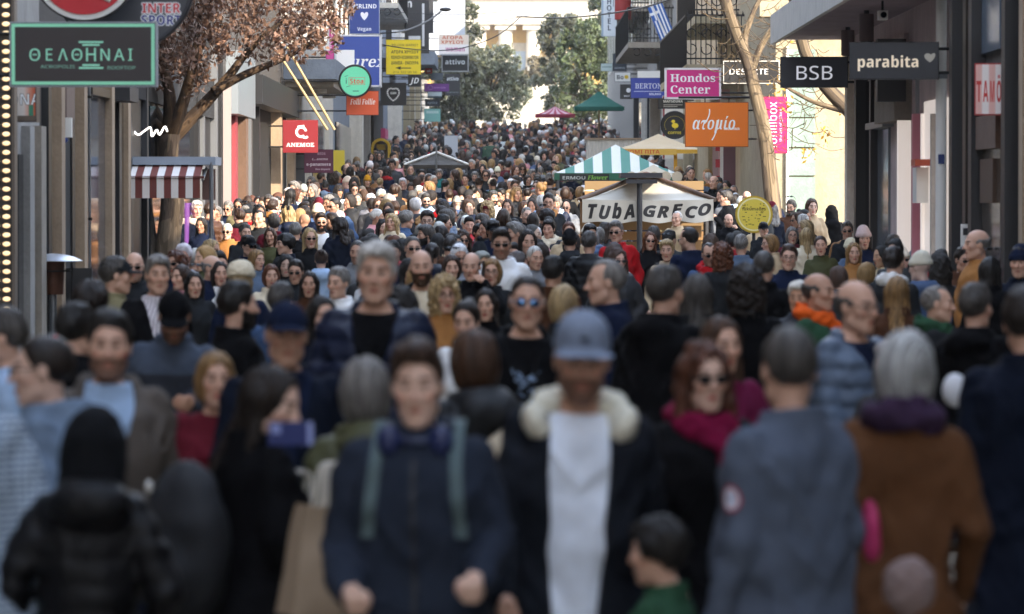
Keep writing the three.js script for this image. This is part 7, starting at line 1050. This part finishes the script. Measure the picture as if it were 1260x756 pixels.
const dress = () => {
  const sex = rnd() < 0.47 ? 'f' : rnd() < 0.3 ? 'h' : 'm', q = rnd(), tc = pick(['jet', 'jet', 'black', 'black', 'black', 'ink', 'navy', 'navy', 'charcoal', 'charcoal', 'charcoal', 'grey', 'slate', 'jet', 'black', 'ink', 'denim', 'brown', 'brown', 'olive', 'camel', 'beige', 'white', 'maroon', 'blue', 'sky', 'green', 'khaki', 'charcoal', 'black', 'black', 'navy', 'jet', 'ink', 'charcoal', pick(['red', 'rose', 'cream', 'grey', 'teal'])]);
  const away = rnd() < 0.4, yaw = away ? 180 + ran(-35, 35) : rnd() < 0.16 ? pick([-1, 1]) * ran(55, 95) : ran(-28, 28), bald = sex !== 'f' && rnd() < 0.05;
  const hair = bald ? 'bald' : sex === 'f' ? pick(['long', 'long', 'long', 'wavy', 'wavy', 'bob', 'bob', 'tail', 'bun', 'curly']) : pick(['short', 'short', 'short', 'crop', 'crop', 'quiff', 'quiff', 'receding', 'swept', 'swept', 'mop']);
  const hc = sex === 'f' ? pick(['black', 'black', 'dark', 'dark', 'dark', 'brown', 'brown', 'brown', 'chestnut', 'auburn', 'blond', 'fair', 'grey']) : pick(['black', 'black', 'dark', 'dark', 'brown', 'salt', 'salt', 'grey', 'grey', 'white']);
  return { sex, tc, yaw: Math.round(yaw), hair, hc, face: sex === 'f' ? pick(['f0', 'f1']) : sex === 'h' ? 'm1' : pick(['m0', 'm2', 'm1']), skin: pick(['a', 'a', 'e', 'b', 'b', 'c']), hy: pick([-32, 0, 0, 0, 32]), hp: 4, top: pick(sex === 'f' ? ['coat', 'coat', 'puffer', 'jacket', 'jacket', 'hoodcoat', 'sweater'] : ['jacket', 'jacket', 'puffer', 'puffer', 'coat', 'parka', 'hoodie']), open: 0, pose: pick(['down', 'walk', 'pocket', 'strap', 'front']), sun: rnd() < 0.24 ? 1 : rnd() < 0.08 ? 3 : 0, glasses: rnd() < 0.14 ? 1 : 0, stubble: sex !== 'f' && rnd() < 0.4 ? 0.6 : 0, beard: sex !== 'f' && rnd() < 0.16 ? pick(['dark', 'salt', 'black']) : 0, hat: rnd() < 0.07 ? pick(['beanie', 'cap', 'cap', 'beanie', 'pompom']) : 0, hatc: pick(['black', 'navy', 'charcoal', 'cream', 'maroon']), scarf: rnd() < 0.12 ? pick(['cream', 'charcoal', 'maroon', 'camel', 'sky', 'red']) : 0, q };
};
const MARKS = [[235, 225, 'the striped awning'], [65, 330, 'the patio heater'], [150, 250, 'the dark shopfront with beige piers'], [290, 220, 'the white and pink poster strip'], [329, 278, 'the street poster stand'], [370, 205, 'the red square sign'], [420, 225, 'the yellow poster'], [437, 160, 'the round mint sign'], [469, 190, 'the yellow booth'], [505, 160, 'the cream columns'], [537, 205, 'the dark cart canopy'], [555, 175, 'the white street board'], [615, 150, 'the grey green trees'], [683, 145, 'the red striped parasol'], [737, 145, 'the dark green parasol'], [757, 180, 'the corrugated kiosk'], [740, 215, 'the striped flower canopy'], [795, 265, 'the graffitied cart'], [815, 200, 'the beige canopy'], [885, 205, 'the mauve advertising panel'], [928, 265, 'the round yellow board'], [950, 240, 'the plane tree'], [985, 220, 'the mint shutters'], [1024, 220, 'the cream wall'], [1105, 270, 'the red goods rack'], [1165, 260, 'the white drainpipe'], [1225, 250, 'the black window frames'], [640, 230, 'the middle of the street'], [640, 290, 'the white hooded sweatshirt'], [520, 310, 'the cream sweater with beard'], [700, 300, 'the quilted black jacket'], [463, 330, 'the tall navy padded jacket'], [889, 320, 'the charcoal coat with curls'], [296, 340, 'the fluffy cream hat'], [395, 320, 'the pale blue hooded parka'], [1063, 300, 'the pale pink beanie'], [1040, 370, 'the slate padded jacket']];
const CNAME = { jet: 'jet black', black: 'black', ink: 'dark ink', navy: 'navy', slate: 'slate', denim: 'denim blue', sky: 'pale blue', rose: 'dusty pink', charcoal: 'charcoal' };
const TNAME = { jacket: 'jacket', puffer: 'padded jacket', coat: 'coat', parka: 'hooded parka', hoodie: 'hooded top', sweater: 'sweater', hoodcoat: 'padded coat', shirt: 'shirt' };
const labelled = new Set(people.map((p) => p.o.label));
function crowdLabel(o, X, d, H) {
  const s = F / d, px = CX + X * s, py = HORIZON - (gy(d) + H - 0.12 - EYE) * s, near = MARKS.map(([x, y, t]) => [Math.hypot((x - px), (y - py) * 1.4), t]).sort((a, b) => a[0] - b[0]);
  const yaw = ((o.yaw % 360) + 540) % 360 - 180, face = Math.abs(yaw) > 120 ? 'seen from behind' : Math.abs(yaw) > 48 ? 'in profile' : 'facing forward';
  const wear = (CNAME[o.tc] ?? o.tc) + ' ' + TNAME[o.top], extra = o.hat ? (CNAME[o.hatc] ?? o.hatc) + (o.hat === 'cap' ? ' cap and ' : ' beanie and ') : o.scarf ? (CNAME[o.scarf] ?? o.scarf) + ' scarf and ' : o.sun === 1 ? 'sunglasses and ' : o.glasses ? 'glasses and ' : '';
  for (const m of [near[0][1], near[1][1], near[2][1]]) for (const side of ['by ', 'close past ']) { const t = 'person in ' + extra + wear + ' ' + face + ' ' + side + m; if (side === 'by ' && t.split(/[ -]/).length <= 16 && !labelled.has(t)) { labelled.add(t); return t; } }
  let best = null, bd = 1e9; for (const p of people) { const q = Math.hypot(CX + p.X * F / p.d - px, (HORIZON - (gy(p.d) + p.H - 0.12 - EYE) * F / p.d - py)); if (q < bd && (p.o.tc !== o.tc || p.o.top !== o.top)) { bd = q; best = p; } }
  const t = 'person in ' + extra + wear + ' ' + face + ', near ' + (CNAME[best.o.tc] ?? best.o.tc).replace(/#\w+/, 'plain') + ' ' + (TNAME[best.o.top] ?? 'top'); labelled.add(t); return t;
}
const mass = [];
let singles = people.length;
for (const p of spots) {
  let ok = true;                                               // leave the faces placed by hand in view
  for (const [hx, hy, hs, hd] of heads) if (hd > p.d) { const s = F / p.d, px = CX + p.X * s, py = HORIZON - (gy(p.d) + p.H - EYE) * s; if (Math.abs(px - hx) < 0.17 * s + 0.07 * hs && py < hy + 0.22 * hs) { ok = false; break; } }
  if (ok && p.d < 40) for (const [hx, hy, hs, hd] of heads) if (hd < p.d) { const s = F / p.d, px = CX + p.X * s, py = HORIZON - (gy(p.d) + p.H - EYE) * s; if (Math.abs(px - hx) < 0.13 * hs && py > hy - 0.24 * s && py < hy + 10) { ok = false; break; } }
  { const s = F / p.d, px = CX + p.X * s, py = HORIZON - (gy(p.d) + p.H - EYE) * s; if (p.d < 69 && py < 268 && px > 708 && px < 886) continue; if (p.d < 43 && py < 400 && px < 130) continue; if (p.d < 63 && py < 276 && px > 900 && px < 956) continue; if (p.d < 114 && p.d > 40 && py < 205 && px > 490 && px < 585) continue; if (p.d < 94 && py < 222 && px > 680 && px < 836) continue; }
  if (!ok) continue;
  const open = outline(p.X, p.d, p.H, false), o = dress();
  if (open > 0.34 && singles < 300) { outline(p.X, p.d, p.H, true); singles++; Object.assign(o, { X: p.X, d: p.d, H: p.H }); if (p.d > 60) { o.hy = o.hy && 32 * Math.sign(o.hy); } o.label = crowdLabel(o, p.X, p.d, p.H); person(o); }
  else mass.push({ ...p, o });
}
// the far crowd: one mass of small figures
{
  const g = new THREE.Group(); g.name = 'crowd'; scene.add(g); tag(g, 'dense mass of people in dark winter clothes filling the street to the far square', 'crowd', null, 'stuff');
  const KV = 28, lists = Array.from({ length: KV }, () => []), paint = (geo, rgb) => { const c = geo.attributes.color ?? new THREE.BufferAttribute(new Float32Array(geo.attributes.position.count * 3).fill(1), 3); for (let i = 0; i < c.count; i++) c.setXYZ(i, c.getX(i) * rgb[0], c.getY(i) * rgb[1], c.getZ(i) * rgb[2]); geo.setAttribute('color', c); return geo; };
  const lin = (hex) => { const c = col(hex); return [c.r, c.g, c.b]; };
  const variants = Array.from({ length: KV }, (_, i) => {
    const o = dress(), k = o.sex === 'f' ? 'f' : o.sex === 'h' ? 'h' : 'm', hm = headMatrix(o.hy, o.hp), list = [];
    list.push(paint(headGeo(o.face, 0, 0.012).clone().applyMatrix4(hm), SKINS[o.skin]));
    if (o.hair !== 'bald') list.push(paint(headwear(o.hair, 0.014).clone().applyMatrix4(hm), lin(HAIRCOL[o.hc])));
    if (o.hat) list.push(paint(headwear(o.hat, 0.014).clone().applyMatrix4(hm), lin(o.hatc)));
    if (o.sun === 1) list.push(paint(sunglassesGeo.clone().applyMatrix4(hm), [0.01, 0.01, 0.012]));
    const id = 'far' + [o.top, k, o.pose].join(); if (!GARMENTS.has(id)) GARMENTS.set(id, net(garmentSdf(o.top, k, o.pose, 0, 0), [-0.48, 0.42, -0.4], [0.48, 1.6, 0.45], 0.034, clothTint));
    list.push(paint(GARMENTS.get(id).clone(), lin(COLORS[o.tc]))); if (o.scarf) list.push(paint(scarfGeo(false, 0).clone(), lin(o.scarf)));
    list.push(paint(trousers(k, o.pose, false).clone(), lin(pick(['ink', 'black', 'denim']))));
    const flat = list.map((q) => { const r = q.index ? q.toNonIndexed() : q; for (const n of Object.keys(r.attributes)) if (!['position', 'normal', 'color'].includes(n)) r.deleteAttribute(n); return r; });
    return joined(flat);
  });
  mass.forEach((p) => lists[Math.floor(rnd() * KV)].push(p));
  const fm = new THREE.MeshStandardMaterial({ vertexColors: true, roughness: 0.75 }); fm.name = 'winter clothes';
  const m4 = new THREE.Matrix4(), q4 = new THREE.Quaternion(), up = new THREE.Vector3(0, 1, 0), c = new THREE.Color();
  lists.forEach((list, i) => { if (!list.length) return; const im = new THREE.InstancedMesh(variants[i], fm, list.length); im.name = 'crowd_figures'; im.castShadow = im.receiveShadow = true; im.userData.kind = 'stuff'; list.forEach((p, k) => { const sc = p.H / 1.75; m4.compose(new THREE.Vector3(p.X, gy(p.d), -p.d), q4.setFromAxisAngle(up, R(p.o.yaw)), new THREE.Vector3(sc, sc, sc)); im.setMatrixAt(k, m4); const v = ran(0.7, 1.35); im.setColorAt(k, c.setRGB(v * ran(0.92, 1.08), v, v * ran(0.92, 1.08))); }); g.add(im); });
}
console.log('people', singles, 'crowd', mass.length, 'objects', scene.children.length);

renderer.render(scene, camera);
